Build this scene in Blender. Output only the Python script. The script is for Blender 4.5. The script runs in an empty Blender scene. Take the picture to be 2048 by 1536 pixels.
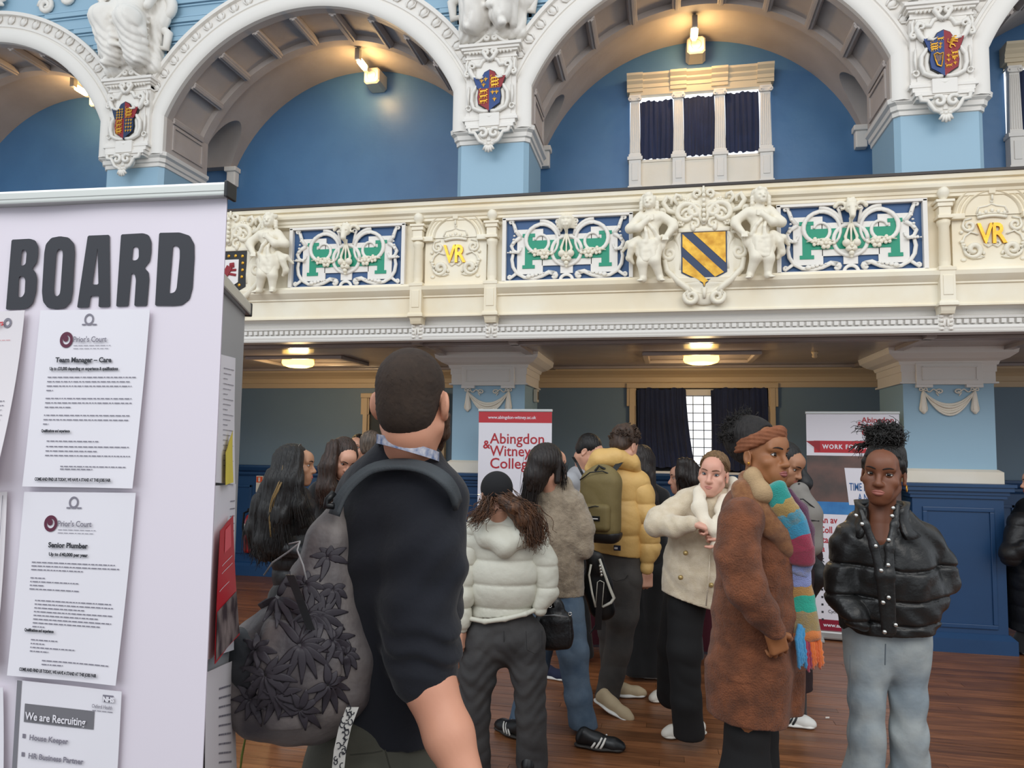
import bpy, bmesh, math, random
import numpy as np
from mathutils import Vector, Matrix
random.seed(7); RNG=np.random.default_rng(7)
PI=math.pi
# ---------------------------------------------------------------- camera
FPX=1500.0; CX=1024.0; CY=768.0; CAMH=1.65
def _basis(yaw,pitch,roll):
    y,p,r=map(math.radians,(yaw,pitch,roll))
    f=Vector((-math.sin(y)*math.cos(p),math.cos(y)*math.cos(p),math.sin(p)))
    rt=Vector((math.cos(y),math.sin(y),0)); up=rt.cross(f)
    return math.cos(r)*rt+math.sin(r)*up, -math.sin(r)*rt+math.cos(r)*up, f
RT,UP,FW=_basis(11.47,4.46,0.75)
CAM=Vector((0,0,CAMH))
cam_d=bpy.data.cameras.new('camera'); cam=bpy.data.objects.new('camera',cam_d)
bpy.context.scene.collection.objects.link(cam)
cam_d.sensor_width=36; cam_d.lens=FPX/2048*36; cam_d.clip_end=100
cam.matrix_world=Matrix(((RT.x,UP.x,-FW.x,0),(RT.y,UP.y,-FW.y,0),(RT.z,UP.z,-FW.z,CAMH),(0,0,0,1)))
bpy.context.scene.camera=cam
# ---------------------------------------------------------------- exposure, daylight, hall light
sc=bpy.context.scene
sc.view_settings.view_transform='Standard'; sc.view_settings.look='None'; sc.view_settings.gamma=1
sc.view_settings.use_curve_mapping=False; sc.view_settings.exposure=0.08
w=bpy.data.worlds.new('hall_daylight'); sc.world=w; w.use_nodes=True
w.node_tree.nodes['Background'].inputs[0].default_value=(0.86,0.93,1.0,1)
w.node_tree.nodes['Background'].inputs[1].default_value=0.80
def area(name,loc,target,sx,sy,power,col):
    l=bpy.data.lights.new(name,'AREA'); l.shape='RECTANGLE'; l.size=sx; l.size_y=sy; l.energy=power; l.color=col
    o=bpy.data.objects.new(name,l); sc.collection.objects.link(o); o.location=loc
    o.rotation_euler=(Vector(target)-Vector(loc)).to_track_quat('-Z','Y').to_euler()
    return o
area('hall_window_light',(-3.5,-3.0,6.5),(0,7,3.0),7,4,300,(0.93,0.97,1.0))
area('hall_window_light',(4.5,-2.0,6.5),(0.5,7,2.5),6,4,230,(1.0,0.96,0.9))
# ---------------------------------------------------------------- helpers
def ray(x,y): return FW+RT*((x-CX)/FPX)-UP*((y-CY)/FPX)
def onY(x,y,Y): r=ray(x,y); return CAM+r*(Y/r.y)
def onZ(x,y,Z): r=ray(x,y); return CAM+r*((Z-CAMH)/r.z)
def at(x,y,d): return CAM+ray(x,y)*d
def col(h):
    h=h.lstrip('#'); v=[int(h[i:i+2],16)/255 for i in (0,2,4)]
    return tuple(((c+.055)/1.055)**2.4 if c>.04045 else c/12.92 for c in v)+(1,)
_M={}
def mat(name,c,rough=.6,metal=0.,var=None,bump=None,emit=None,sheen=0,coat=0,alpha=None,rand=0,stretch=None,bump2=None,spec=None):
    """c hex colour; var=(scale,amount,hex2) colour noise; bump=(scale,strength,distance)"""
    if name in _M: return _M[name]
    m=bpy.data.materials.new(name); m.use_nodes=True; _M[name]=m
    nt=m.node_tree; N=nt.nodes; L=nt.links; b=N['Principled BSDF']
    b.inputs['Base Color'].default_value=col(c); b.inputs['Roughness'].default_value=rough; b.inputs['Metallic'].default_value=metal
    if spec is not None: b.inputs['Specular IOR Level'].default_value=spec
    tc=N.new('ShaderNodeTexCoord'); src=tc.outputs['Object']
    if stretch:
        mp=N.new('ShaderNodeMapping'); mp.inputs['Scale'].default_value=stretch; L.new(src,mp.inputs[0]); src=mp.outputs[0]
    last=None
    if var:
        n=N.new('ShaderNodeTexNoise'); n.inputs['Scale'].default_value=var[0]; n.inputs['Detail'].default_value=5; L.new(src,n.inputs[0])
        mr=N.new('ShaderNodeMapRange'); mr.inputs[1].default_value=.35; mr.inputs[2].default_value=.65; mr.inputs[3].default_value=0; mr.inputs[4].default_value=var[1]
        L.new(n.outputs[0],mr.inputs[0])
        mx=N.new('ShaderNodeMix'); mx.data_type='RGBA'; mx.inputs[6].default_value=col(c); mx.inputs[7].default_value=col(var[2])
        L.new(mr.outputs[0],mx.inputs[0]); last=mx.outputs[2]
    if rand:
        oi=N.new('ShaderNodeObjectInfo'); hs=N.new('ShaderNodeHueSaturation')
        mr=N.new('ShaderNodeMapRange'); mr.inputs[3].default_value=1-rand; mr.inputs[4].default_value=1+rand
        L.new(oi.outputs['Random'],mr.inputs[0]); L.new(mr.outputs[0],hs.inputs['Value'])
        if last: L.new(last,hs.inputs['Color'])
        else: hs.inputs['Color'].default_value=col(c)
        last=hs.outputs[0]
    if last: L.new(last,b.inputs['Base Color'])
    nrm=None
    for bb in (bump,bump2):
        if bb:
            n=N.new('ShaderNodeTexNoise'); n.inputs['Scale'].default_value=bb[0]; n.inputs['Detail'].default_value=4; L.new(src,n.inputs[0])
            bp=N.new('ShaderNodeBump'); bp.inputs['Strength'].default_value=bb[1]; bp.inputs['Distance'].default_value=bb[2]
            L.new(n.outputs[0],bp.inputs['Height'])
            if nrm: L.new(nrm,bp.inputs['Normal'])
            nrm=bp.outputs[0]
    if nrm: L.new(nrm,b.inputs['Normal'])
    if sheen: b.inputs['Sheen Weight'].default_value=sheen; b.inputs['Sheen Roughness'].default_value=.5
    if coat: b.inputs['Coat Weight'].default_value=coat; b.inputs['Coat Roughness'].default_value=.15
    if emit:
        b.inputs['Emission Color'].default_value=col(emit[0]); b.inputs['Emission Strength'].default_value=emit[1]
    return m
def tag(o,label=None,cat=None,group=None,kind=None):
    if label: o['label']=label
    if cat: o['category']=cat
    if group: o['group']=group
    if kind: o['kind']=kind
    return o
def link(o,parent=None):
    sc.collection.objects.link(o)
    if parent is not None:
        o.parent=parent; o.matrix_parent_inverse=Matrix.Translation(-Vector(parent.location))
    return o
def empty(name,loc,label=None,cat=None,group=None,kind=None):
    o=bpy.data.objects.new(name,None); o.location=loc; o.empty_display_size=.1; sc.collection.objects.link(o)
    return tag(o,label,cat,group,kind)
class MB:
    """collects geometry in world coordinates and links it as one mesh object"""
    def __init__(s): s.v=[]; s.f=[]; s.n=0
    def add(s,V,F):
        k=len(s.v); s.v.extend([tuple(p) for p in V]); s.f.extend([tuple(i+k for i in q) for q in F]); return s
    def box(s,x0,x1,y0,y1,z0,z1,b=0):
        if b<=0:
            V=[(x,y,z) for z in (z0,z1) for y in (y0,y1) for x in (x0,x1)]
            return s.add(V,[(0,2,3,1),(4,5,7,6),(0,1,5,4),(2,6,7,3),(0,4,6,2),(1,3,7,5)])
        bm=bmesh.new(); r=bmesh.ops.create_cube(bm,size=1)
        for v in bm.verts: v.co=Vector(((x0+x1)/2+v.co.x*(x1-x0),(y0+y1)/2+v.co.y*(y1-y0),(z0+z1)/2+v.co.z*(z1-z0)))
        bmesh.ops.bevel(bm,geom=bm.edges[:],offset=b,segments=2,affect='EDGES',profile=.6)
        return s.bm(bm)
    def bm(s,bm,M_=None):
        bm.verts.index_update()
        V=[(M_@v.co if M_ else v.co) for v in bm.verts]; F=[[v.index for v in f.verts] for f in bm.faces]; bm.free(); return s.add(V,F)
    def obox(s,c,ax,half,b=0):
        """oriented box: ax = 3 unit vectors"""
        k=MB().box(-half[0],half[0],-half[1],half[1],-half[2],half[2],b)
        c=Vector(c); return s.add([c+ax[0]*p[0]+ax[1]*p[1]+ax[2]*p[2] for p in k.v],k.f)
    def loft(s,rings,closed=True,caps=True):
        n=len(rings[0]); V=[p for r in rings for p in r]; F=[]
        for i in range(len(rings)-1):
            for j in range(n if closed else n-1):
                a=i*n+j; b=i*n+(j+1)%n; F.append((a,b,b+n,a+n))
        if caps and closed: F.append(tuple(range(n))[::-1]); F.append(tuple(range((len(rings)-1)*n,len(rings)*n)))
        return s.add(V,F)
    def profX(s,prof,x0,x1):
        """extrude a closed (y,z) profile along X"""
        return s.loft([[(x,y,z) for y,z in prof] for x in (x0,x1)])
    def tube(s,pts,r,n=8,caps=True,flat=None):
        """r: number or list; flat=(normal,k) squashes along normal"""
        pts=[Vector(p) for p in pts]; m=len(pts)
        if not hasattr(r,'__len__'): r=[r]*m
        rings=[]; ref=None
        for i,p in enumerate(pts):
            t=(pts[min(i+1,m-1)]-pts[max(i-1,0)])
            if t.length<1e-9: t=Vector((0,0,1))
            t.normalize()
            if flat: a=flat[0]-t*flat[0].dot(t); a=a.normalized() if a.length>1e-6 else t.orthogonal().normalized()
            else:
                a=(ref-t*ref.dot(t)) if ref is not None else t.orthogonal()
                a=a.normalized() if a.length>1e-6 else t.orthogonal().normalized()
            ref=a; b=t.cross(a); k=flat[1] if flat else 1
            rings.append([p+a*(math.cos(2*PI*j/n)*r[i]*k)+b*(math.sin(2*PI*j/n)*r[i]) for j in range(n)])
        return s.loft(rings,True,caps)
    def lathe(s,c,prof,n=20,axis=Vector((0,0,1))):
        c=Vector(c); a=axis.orthogonal().normalized(); b=axis.cross(a)
        return s.loft([[c+axis*z+(a*math.cos(2*PI*j/n)+b*math.sin(2*PI*j/n))*max(r,1e-4) for j in range(n)] for r,z in prof])
    def ball(s,c,r,n=12,ax=None):
        rr=r if hasattr(r,'__len__') else (r,r,r); c=Vector(c); rings=[]
        ax=ax or (Vector((1,0,0)),Vector((0,1,0)),Vector((0,0,1)))
        m=max(6,n//2+1)
        for i in range(m+1):
            t=PI*i/m; st=max(math.sin(t),.02)
            rings.append([c+ax[0]*(rr[0]*st*math.cos(2*PI*j/n))+ax[1]*(rr[1]*st*math.sin(2*PI*j/n))+ax[2]*(-rr[2]*math.cos(t)) for j in range(n)])
        return s.loft(rings)
    def grid(s,fn,nu,nv,flip=False):
        V=[fn(i/nu,j/nv) for i in range(nu+1) for j in range(nv+1)]
        F=[]
        for i in range(nu):
            for j in range(nv):
                a=i*(nv+1)+j; q=(a,a+1,a+nv+2,a+nv+1); F.append(q[::-1] if flip else q)
        return s.add(V,F)
    def poly(s,pts,back):
        """flat polygon pts (world, CCW from front) extruded by vector back"""
        n=len(pts); pts=[Vector(p) for p in pts]; V=pts+[p+back for p in pts]
        F=[tuple(range(n)),tuple(range(2*n-1,n-1,-1))]+[(i,i+n,(i+1)%n+n,(i+1)%n) for i in range(n)]
        return s.add(V,F)
    def build(s,name,m,parent=None,smooth=False,auto=None,fixn=True):
        me=bpy.data.meshes.new(name); me.from_pydata(s.v,[],s.f); me.materials.append(m)
        if fixn:
            bm=bmesh.new(); bm.from_mesh(me); bmesh.ops.recalc_face_normals(bm,faces=bm.faces); bm.to_mesh(me); bm.free()
        if smooth or auto: me.shade_smooth()
        if auto: me.set_sharp_from_angle(angle=math.radians(auto))
        o=bpy.data.objects.new(name,me); link(o,parent); return o
def struct(o,label=None,cat=None): return tag(o,label,cat,kind='structure')
# ---------------------------------------------------------------- signed distance modelling (smooth blended bodies, cloth, plaster)
def _v(a): return np.array(tuple(a),dtype=np.float32)
class SD:
    def __init__(s,res=.008): s.ops=[]; s.res=res; s.post=[]; s.mn=np.full(3,1e9); s.mx=np.full(3,-1e9)
    def _bb(s,pts,r,sub):
        mn=np.min(pts,0)-r; mx=np.max(pts,0)+r
        if not sub: s.mn=np.minimum(s.mn,mn); s.mx=np.maximum(s.mx,mx)
        return mn,mx
    def cap(s,a,b,ra,rb=None,k=.02,flat=None,sub=False,puff=None):
        """tapered capsule; flat=(dir,ratio) radius along dir is ratio*r ; puff=(period,amp)"""
        rb=ra if rb is None else rb; a=_v(a); b=_v(b); R=max(ra,rb)
        fd=None
        if flat: fd=_v(flat[0]); fd=fd/np.linalg.norm(fd); R=R*max(1,flat[1])
        def f(X,Y,Z):
            q=np.stack([X-a[0],Y-a[1],Z-a[2]],-1); ba=b-a
            if fd is not None:
                g=1/flat[1]-1
                q=q+fd*(g*(q@fd))[...,None]; ba=ba+fd*(g*(ba@fd))
            L2=float(ba@ba)+1e-12; h=np.clip((q@ba)/L2,0,1)
            d=np.sqrt(((q-h[...,None]*ba)**2).sum(-1))
            r=ra+(rb-ra)*h
            if puff: r=r+puff[1]*(np.abs(np.sin(PI*h*math.sqrt(L2)/puff[0]))**.55-.6)
            d=d-r
            if fd is not None: d=d*min(1,flat[1])
            return d
        mn,mx=s._bb([a,b],R+.012,sub); s.ops.append((mn-k-s.res*3,mx+k+s.res*3,f,k,sub)); return s
    def chain(s,pts,rs,k=.02,flat=None,puff=None):
        for i in range(len(pts)-1): s.cap(pts[i],pts[i+1],rs[i],rs[i+1],k,flat,False,puff)
        return s
    def ell(s,c,r,ax=None,k=.02,sub=False):
        c=_v(c); r=_v(r) if hasattr(r,'__len__') else np.full(3,r,np.float32); R=float(max(r))
        A=np.array([tuple(v) for v in ax],np.float32) if ax else np.eye(3,dtype=np.float32)
        def f(X,Y,Z):
            q=np.stack([X-c[0],Y-c[1],Z-c[2]],-1)@A.T
            k0=np.sqrt(((q/r)**2).sum(-1)); k1=np.sqrt(((q/(r*r))**2).sum(-1))+1e-9
            return k0*(k0-1)/k1
        mn,mx=s._bb([c],R+.004,sub); s.ops.append((mn-k-s.res*3,mx+k+s.res*3,f,k,sub)); return s
    def box(s,c,half,ax=None,rd=.01,k=.01,sub=False):
        c=_v(c); hf=_v(half)-rd; R=float(np.linalg.norm(_v(half)))
        A=np.array([tuple(v) for v in ax],np.float32) if ax else np.eye(3,dtype=np.float32)
        def f(X,Y,Z):
            q=np.abs(np.stack([X-c[0],Y-c[1],Z-c[2]],-1)@A.T)-hf
            return np.sqrt((np.maximum(q,0)**2).sum(-1))+np.minimum(q.max(-1),0)-rd
        mn,mx=s._bb([c],R,sub); s.ops.append((mn-k-s.res*3,mx+k+s.res*3,f,k,sub)); return s
    def cut(s,p,n):
        p=_v(p); n=_v(n); n=n/np.linalg.norm(n)
        s.post.append(lambda D,X,Y,Z:np.maximum(D,(X-p[0])*n[0]+(Y-p[1])*n[1]+(Z-p[2])*n[2])); return s
    def disp(s,fn): s.post.append(lambda D,X,Y,Z:D+fn(X,Y,Z)); return s
    def folds(s,amp,freq,seed=0,st=(1,1,1)):
        rg=np.random.default_rng(seed); W=[]
        for i in range(7):
            d=rg.normal(size=3)*np.array(st); d=d/np.linalg.norm(d)*freq*rg.uniform(.6,1.7); W.append((d,rg.uniform(0,6.3)))
        def fn(X,Y,Z):
            o=0; wx=.25*np.sin(X*freq*.7+Z*freq*.5+seed); 
            for d,p in W: o=o+np.sin(X*d[0]+Y*d[1]+Z*d[2]+p+wx*3)
            return (amp/3)*(1-np.abs(o)/2.0)
        return s.disp(fn)
    def mesh(s):
        h=s.res; mn=s.mn-2.5*h; n=np.ceil((s.mx-mn)/h).astype(int)+4
        ax=[(mn[i]+h*np.arange(n[i])).astype(np.float32) for i in range(3)]
        D=np.full(n,.05,np.float32)
        for lo,hi,f,k,sub in s.ops:
            i0=np.clip(np.floor((lo-mn)/h).astype(int),0,n-1); i1=np.clip(np.ceil((hi-mn)/h).astype(int)+1,1,n)
            if (i1<=i0).any(): continue
            sl=tuple(slice(i0[i],i1[i]) for i in range(3))
            X,Y,Z=np.broadcast_arrays(ax[0][sl[0]][:,None,None],ax[1][sl[1]][None,:,None],ax[2][sl[2]][None,None,:])
            d=f(X,Y,Z); c=D[sl]
            if sub: d=-d; hh=np.maximum(k-np.abs(c-d),0)/max(k,1e-6); D[sl]=np.maximum(c,d)+hh*hh*k*.25
            else: hh=np.maximum(k-np.abs(c-d),0)/max(k,1e-6); D[sl]=np.minimum(c,d)-hh*hh*k*.25
        if s.post:
            X=ax[0][:,None,None]; Y=ax[1][None,:,None]; Z=ax[2][None,None,:]
            for p in s.post: D=p(D,X,Y,Z)
            D=np.ascontiguousarray(D,dtype=np.float32)
        D[0]=D[-1]=.05; D[:,0]=D[:,-1]=.05; D[:,:,0]=D[:,:,-1]=.05
        return snet(D,mn,h)
def snet(D,mn,h):
    S=D<0; n=D.shape
    c=np.zeros((n[0]-1,n[1]-1,n[2]-1),np.uint8)
    for i in (0,1):
        for j in (0,1):
            for k in (0,1): c+=S[i:n[0]-1+i,j:n[1]-1+j,k:n[2]-1+k]
    A=(c>0)&(c<8); I=np.argwhere(A); idx=np.full(A.shape,-1,np.int32); idx[A]=np.arange(len(I))
    P=np.zeros((len(I),3)); W=np.zeros(len(I))
    cor=[(i,j,k) for i in (0,1) for j in (0,1) for k in (0,1)]
    val={q:D[I[:,0]+q[0],I[:,1]+q[1],I[:,2]+q[2]] for q in cor}
    for a in cor:
        for d in range(3):
            if a[d]==0:
                b=list(a); b[d]=1; b=tuple(b); va=val[a]; vb=val[b]; x=(va<0)!=(vb<0)
                t=va[x]/(va[x]-vb[x]); q=np.tile(np.array(a,float),(x.sum(),1)); q[:,d]+=t
                P[x]+=q; W[x]+=1
    P=(P/W[:,None]+I)*h+mn
    F=[]
    for d in range(3):
        lo=[slice(1,-1)]*3; lo[d]=slice(0,-1); hi=list(lo); hi[d]=slice(1,None)
        s0=S[tuple(lo)]; s1=S[tuple(hi)]; E=np.argwhere(s0!=s1); 
        if len(E)==0: continue
        off=np.array([1,1,1]); off[d]=0; E=E+off; e1=(d+1)%3; e2=(d+2)%3
        def g(u,v_):
            q=E.copy(); q[:,e1]-=u; q[:,e2]-=v_; return idx[q[:,0],q[:,1],q[:,2]]
        Q=np.stack([g(0,0),g(1,0),g(1,1),g(0,1)],1)
        fl=~S[E[:,0],E[:,1],E[:,2]]; Q[fl]=Q[fl][:,::-1]; F.append(Q)
    return P,np.concatenate(F)
def meshobj(name,VF,m,parent=None,smooth=True):
    V=[];F=[];k=0
    for P,Q in (VF if isinstance(VF,list) else [VF]): V.append(P); F.append(Q+k); k+=len(P)
    V=np.concatenate(V).astype(np.float32); F=np.concatenate(F).astype(np.int32)
    me=bpy.data.meshes.new(name); me.vertices.add(len(V)); me.vertices.foreach_set('co',V.ravel())
    me.loops.add(F.size); me.loops.foreach_set('vertex_index',F.ravel())
    me.polygons.add(len(F)); me.polygons.foreach_set('loop_start',np.arange(0,F.size,4,dtype=np.int32))
    me.update(calc_edges=True)
    for mm in (m if isinstance(m,list) else [m]): me.materials.append(mm)
    if smooth: me.shade_smooth()
    o=bpy.data.objects.new(name,me); link(o,parent); return o
# ---------------------------------------------------------------- flat lettering
def text(s,name,m,parent,O,U,V,size,align='LEFT',bold=0.,sx=1.,depth=.001,shear=0.,maxw=None,spacing=1.):
    """lettering as a mesh lying on the plane (origin O, right U, up V); size = cap height"""
    cu=bpy.data.curves.new(name,'FONT'); cu.body=s; cu.size=size/.729; cu.align_x=align; cu.offset=bold; cu.extrude=depth/2
    cu.shear=shear; cu.resolution_u=3; cu.space_character=spacing
    t=bpy.data.objects.new(name,cu); sc.collection.objects.link(t)
    bpy.context.view_layer.update(); dg=bpy.context.evaluated_depsgraph_get()
    me=bpy.data.meshes.new_from_object(t.evaluated_get(dg)); bpy.data.objects.remove(t); 
    n=len(me.vertices); co=np.empty(n*3,np.float32); me.vertices.foreach_get('co',co); co=co.reshape(-1,3)
    if n and maxw:
        wd=co[:,0].max()-co[:,0].min()
        if wd*sx>maxw: sx=maxw/wd
    O=np.array(O);U_=np.array(U);V_=np.array(V);N_=np.cross(U_,V_)
    co=O+np.outer(co[:,0]*sx,U_)+np.outer(co[:,1],V_)+np.outer(co[:,2],N_)
    me.vertices.foreach_set('co',co.astype(np.float32).ravel()); me.materials.clear(); me.materials.append(m); me.update()
    o=bpy.data.objects.new(name,me); link(o,parent); return o
# ================================================================ materials of the room
m_cream=mat('cream_plaster','#ece4d6',.5,var=(3,.5,'#e2d6c0'),bump=(40,.15,.004))
m_white=mat('white_plaster','#e9e4dd',.55,bump=(30,.1,.003))
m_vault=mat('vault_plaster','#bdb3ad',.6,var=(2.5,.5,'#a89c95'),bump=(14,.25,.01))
m_blue=mat('mid_blue_paint','#4f7ba6',.42,var=(1.6,.6,'#446c98'),bump=(5,.25,.02))
m_pier=mat('pale_blue_paint','#97b8cc',.45,bump=(10,.08,.004))
m_pierside=mat('pale_blue_paint_side','#86a6b6',.5)
m_lowwall=mat('slate_blue_paint','#697f90',.5,var=(1.2,.5,'#748a9a'))
m_navy=mat('navy_gloss_paint','#21466f',.38,var=(3,.4,'#1d3c60'),bump=(12,.1,.004))
m_ceil=mat('gallery_ceiling_paint','#a99d98',.22,var=(2,.4,'#8d807a'))
m_tan=mat('tan_cornice_paint','#cdb591',.45)
m_floorbase=mat('floor_underlay','#2c1a10',.8)
m_wood=mat('brown_floor_board','#8e5c3a',.33,var=(3,.85,'#643d25'),bump=(60,.12,.002),rand=.28,stretch=(1.2,14,14))
m_dark=mat('dark_gap','#1b1c20',.7)
m_curtain=mat('navy_curtain_cloth','#1d2a4e',.8,var=(6,.5,'#141d38'),sheen=.2)
m_gold=mat('gold_leaf','#d9a33c',.3,.75,var=(20,.6,'#b9812a'),bump=(60,.2,.003))
m_panelblue=mat('panel_blue_paint','#2f5583',.5)
m_green=mat('emerald_paint','#109070',.5)
m_grey=mat('grey_metal','#9a9c9e',.35,.6)
m_black=mat('black_plastic','#111214',.4)
PIERS=[-9.71,-5.68,-1.65,2.38,6.41]; BAYS=[-7.695,-3.665,.365,4.395]
YP=7.0; YB=8.5; YF=5.8; ZS=5.12; RA=1.768; ZA=4.412; HW=1.62
# ---------------------------------------------------------------- floor of separate boards
fl=struct(MB().box(-9,8,-3,YB,-.08,-.012).build('floor',m_floorbase),'brown polished wooden floor of narrow boards','floor')
pb=.075; rows=[]; y=1.9; stuffb=MB(); nb=0; cand=[]
while y<YB-.02:
    x=-8.8+random.uniform(0,2.2)
    while x<6.8:
        l=random.choice([1.4,1.9,2.4,2.9,3.3]); x1=min(x+l,7); cand.append((x,x1,y,min(y+pb,YB))); x=x1
    y+=pb
vis=lambda b:(b[1]> -.75*b[2]-.6) and (b[0]< .62*b[2]+.8) and b[2]>3.4
cand.sort(key=lambda b:(not vis(b),b[2])); zj=[]
for i,(x0,x1,y0,y1) in enumerate(cand):
    z=random.uniform(-.0012,0)
    if i<300: MB().box(x0+.001,x1-.001,y0+.0012,y1-.0012,-.012,z).build('floorboard',m_wood,fl)
    else: stuffb.box(x0+.001,x1-.001,y0+.0012,y1-.0012,-.012,z)
tag(stuffb.build('floorboards',m_wood,fl),kind='stuff')
# ---------------------------------------------------------------- lower back wall with dado, cornice, windows
wb=struct(MB().box(-11,7,YB,YB+.15,0,2.5).build('wall_back',m_lowwall),'slate blue wall under the gallery','wall')
d=MB(); d.box(-11,7,YB-.04,YB,0,1.2)
d.profX([(YB,1.2),(YB-.05,1.2),(YB-.07,1.225),(YB-.07,1.25),(YB-.1,1.27),(YB-.12,1.31),(YB-.12,1.335),(YB,1.335)],-11,7)
d.profX([(YB-.04,0),(YB-.08,0),(YB-.08,.12),(YB-.06,.15),(YB-.04,.16)],-11,7)
dd=struct(d.build('baseboard_back',m_navy),'navy dado panelling along the wall under the gallery','wall panelling')
x=-10.8
while x<6.9:
    if not(-.5<x<.9):
        p=MB()
        for a,b,c_,e in ((x,x+1.05,1.06,1.09),(x,x+1.05,.26,.29),(x,x+.03,.26,1.09),(x+1.02,x+1.05,.26,1.09)): p.box(a,b,YB-.055,YB-.04,c_,e,.004)
        p.build('panel_frame',m_navy,dd)
    x+=1.2
c=MB(); c.profX([(YB,2.28),(YB-.03,2.28),(YB-.035,2.335),(YB-.05,2.34),(YB-.05,2.39),(YB-.08,2.42),(YB-.15,2.46),(YB-.16,2.5),(YB,2.5)],-11,7)
struct(c.build('trim_1',m_tan),'tan cornice along the top of the slate wall','cornice')
def frame_window(n,x0,x1,ztop,label):
    e=empty('window_%d'%n,((x0+x1)/2,YB,0),label,'window',kind='structure')
    a=MB(); w_=.075
    for xx0,xx1 in ((x0-w_,x0),(x1,x1+w_)): 
        a.profX([(YB,1.33),(YB-.05,1.33),(YB-.05,ztop+.005),(YB,ztop+.005)],xx0,xx1)
        a.box(xx0+(.0 if xx0<x0 else .02),xx1-(.02 if xx0<x0 else 0),YB-.075,YB-.05,1.33,ztop,.005)
    a.box(x0-w_-.03,x1+w_+.03,YB-.08,YB,ztop,ztop+.055,.006)
    a.box(x0-w_-.03,x0,YB-.065,YB-.01,ztop-.2,ztop,.006); a.box(x1,x1+w_+.03,YB-.065,YB-.01,ztop-.2,ztop,.006)
    a.build('architrave',m_tan,e)
    return e
def curtain(name,x0,x1,z0,z1,Y,label,group=None,flare=0,wave=.055,m=m_curtain,amp=.018,top=None):
    nu=max(24,int((x1-x0)/wave*8)); ph=random.uniform(0,6)
    def fn(u,v):
        z=z1+(z0-z1)*v
        zt=(math.sin(u*37+ph)*.008+math.sin(u*11+ph)*.008) if v in (0,) else (math.sin(u*29+ph)*.006 if v==1 else 0)
        x=x0+(x1-x0)*u+flare*v*v*(u if flare>0 else u)
        a=amp*(.5+.5*v); return (x+.006*math.sin(u*50+v*3),Y-.02+a*math.sin(2*PI*u*(x1-x0)/wave+ph+.8*math.sin(v*2.2+u*4))+.4*a*math.sin(u*23+v*2),z+zt)
    mb=MB().grid(fn,nu,14); mb.grid(lambda u,v:tuple(Vector(fn(u,v))+Vector((0,.004,0))),nu,14,True)
    return tag(mb.build(name,m,smooth=True,fixn=False),label,'curtain',group)
m_glass=mat('bright_window_glass','#e8f0f5',.2,emit=('#eef4fb',1.0)); m_lead=mat('window_lead','#3c4247',.6)
W=frame_window(1,-.30,1.10,2.27,'tan framed window half covered by navy curtains')
MB().box(-.3,1.1,YB-.005,YB+.01,1.33,2.27).build('reveal',m_dark,W)
g=MB(); 
for i in range(3):
    for j in range(9):
        xa=.2+i*.115; za=1.34+j*.094
        MB().box(xa+.004,xa+.111,YB-.022,YB-.012,za+.004,za+.09).build('pane',m_glass,W)
for i in range(4): g.box(.196+i*.115,.204+i*.115,YB-.032,YB-.01,1.33,2.19)
for j in range(10): g.box(.2,.545,YB-.03,YB-.01,1.336+j*.094,1.344+j*.094)
g.build('glazing_bars',m_lead,W)
MB().box(.17,.57,YB-.05,YB-.01,2.19,2.26,.004).build('pelmet',m_white,W)
curtain('curtain',-.29,.24,1.40,2.262,YB-.075,'navy curtain drawn on the side of the window nearer the red and white banner','lower window curtains',flare=.09)
curtain('curtain',.50,1.09,1.38,2.262,YB-.075,'navy curtain behind the woman with the brown headband','lower window curtains')
tag(MB().box(-.29,1.1,YB-.1,YB-.03,1.33,1.36,.008).build('radiator_shelf',m_white),'thin pale window ledge below the navy curtains','shelf')
W=frame_window(2,-3.45,-2.58,2.16,'tan framed window with dark blind behind the shaven headed man')
MB().box(-3.45,-2.58,YB-.02,YB,1.33,2.16).build('blind',mat('dark_blind','#3b4144',.7),W)
W=frame_window(3,3.85,5.2,2.27,'tan window frame at the far end of the wall beyond the pillar')
curtain('curtain',3.86,5.19,1.38,2.262,YB-.075,'navy curtain in the window beyond the right-hand pillar'.replace('right-hand pillar','pillar with the navy plinth'))
# ---------------------------------------------------------------- gallery ceiling with beams and coffers
ce=struct(MB().box(-11,7,YF+.08,YB+.02,2.5,2.62).build('ceiling',m_ceil),'glossy brown-grey ceiling under the gallery','ceiling')
for px_ in PIERS[1:4]:
    for s_ in (-1,1):
        MB().profX([(0,0)]*0 or [(6.05,2.5),(6.05,2.47),(8.5,2.47),(8.5,2.5)],px_+s_*.42-.035,px_+s_*.42+.035).build('beam',m_ceil,ce)
for xx in BAYS[1:3]:
    b=MB()
    for a0,a1,b0,b1 in ((-.56,.5,6.98,7.03),(-.56,.5,7.67,7.72),(-.56,-.50,7.03,7.67),(.44,.5,7.03,7.67)): b.box(xx+a0,xx+a1,b0,b1,2.465,2.5,.01)
    b.build('coffer_frame',m_ceil,ce)
for yy,hh in ((6.15,.03),(6.3,.02),(8.2,.03)): MB().box(-11,7,yy,yy+.05,2.5-hh,2.5,.008).build('ceiling_strip',m_ceil,ce)
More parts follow.
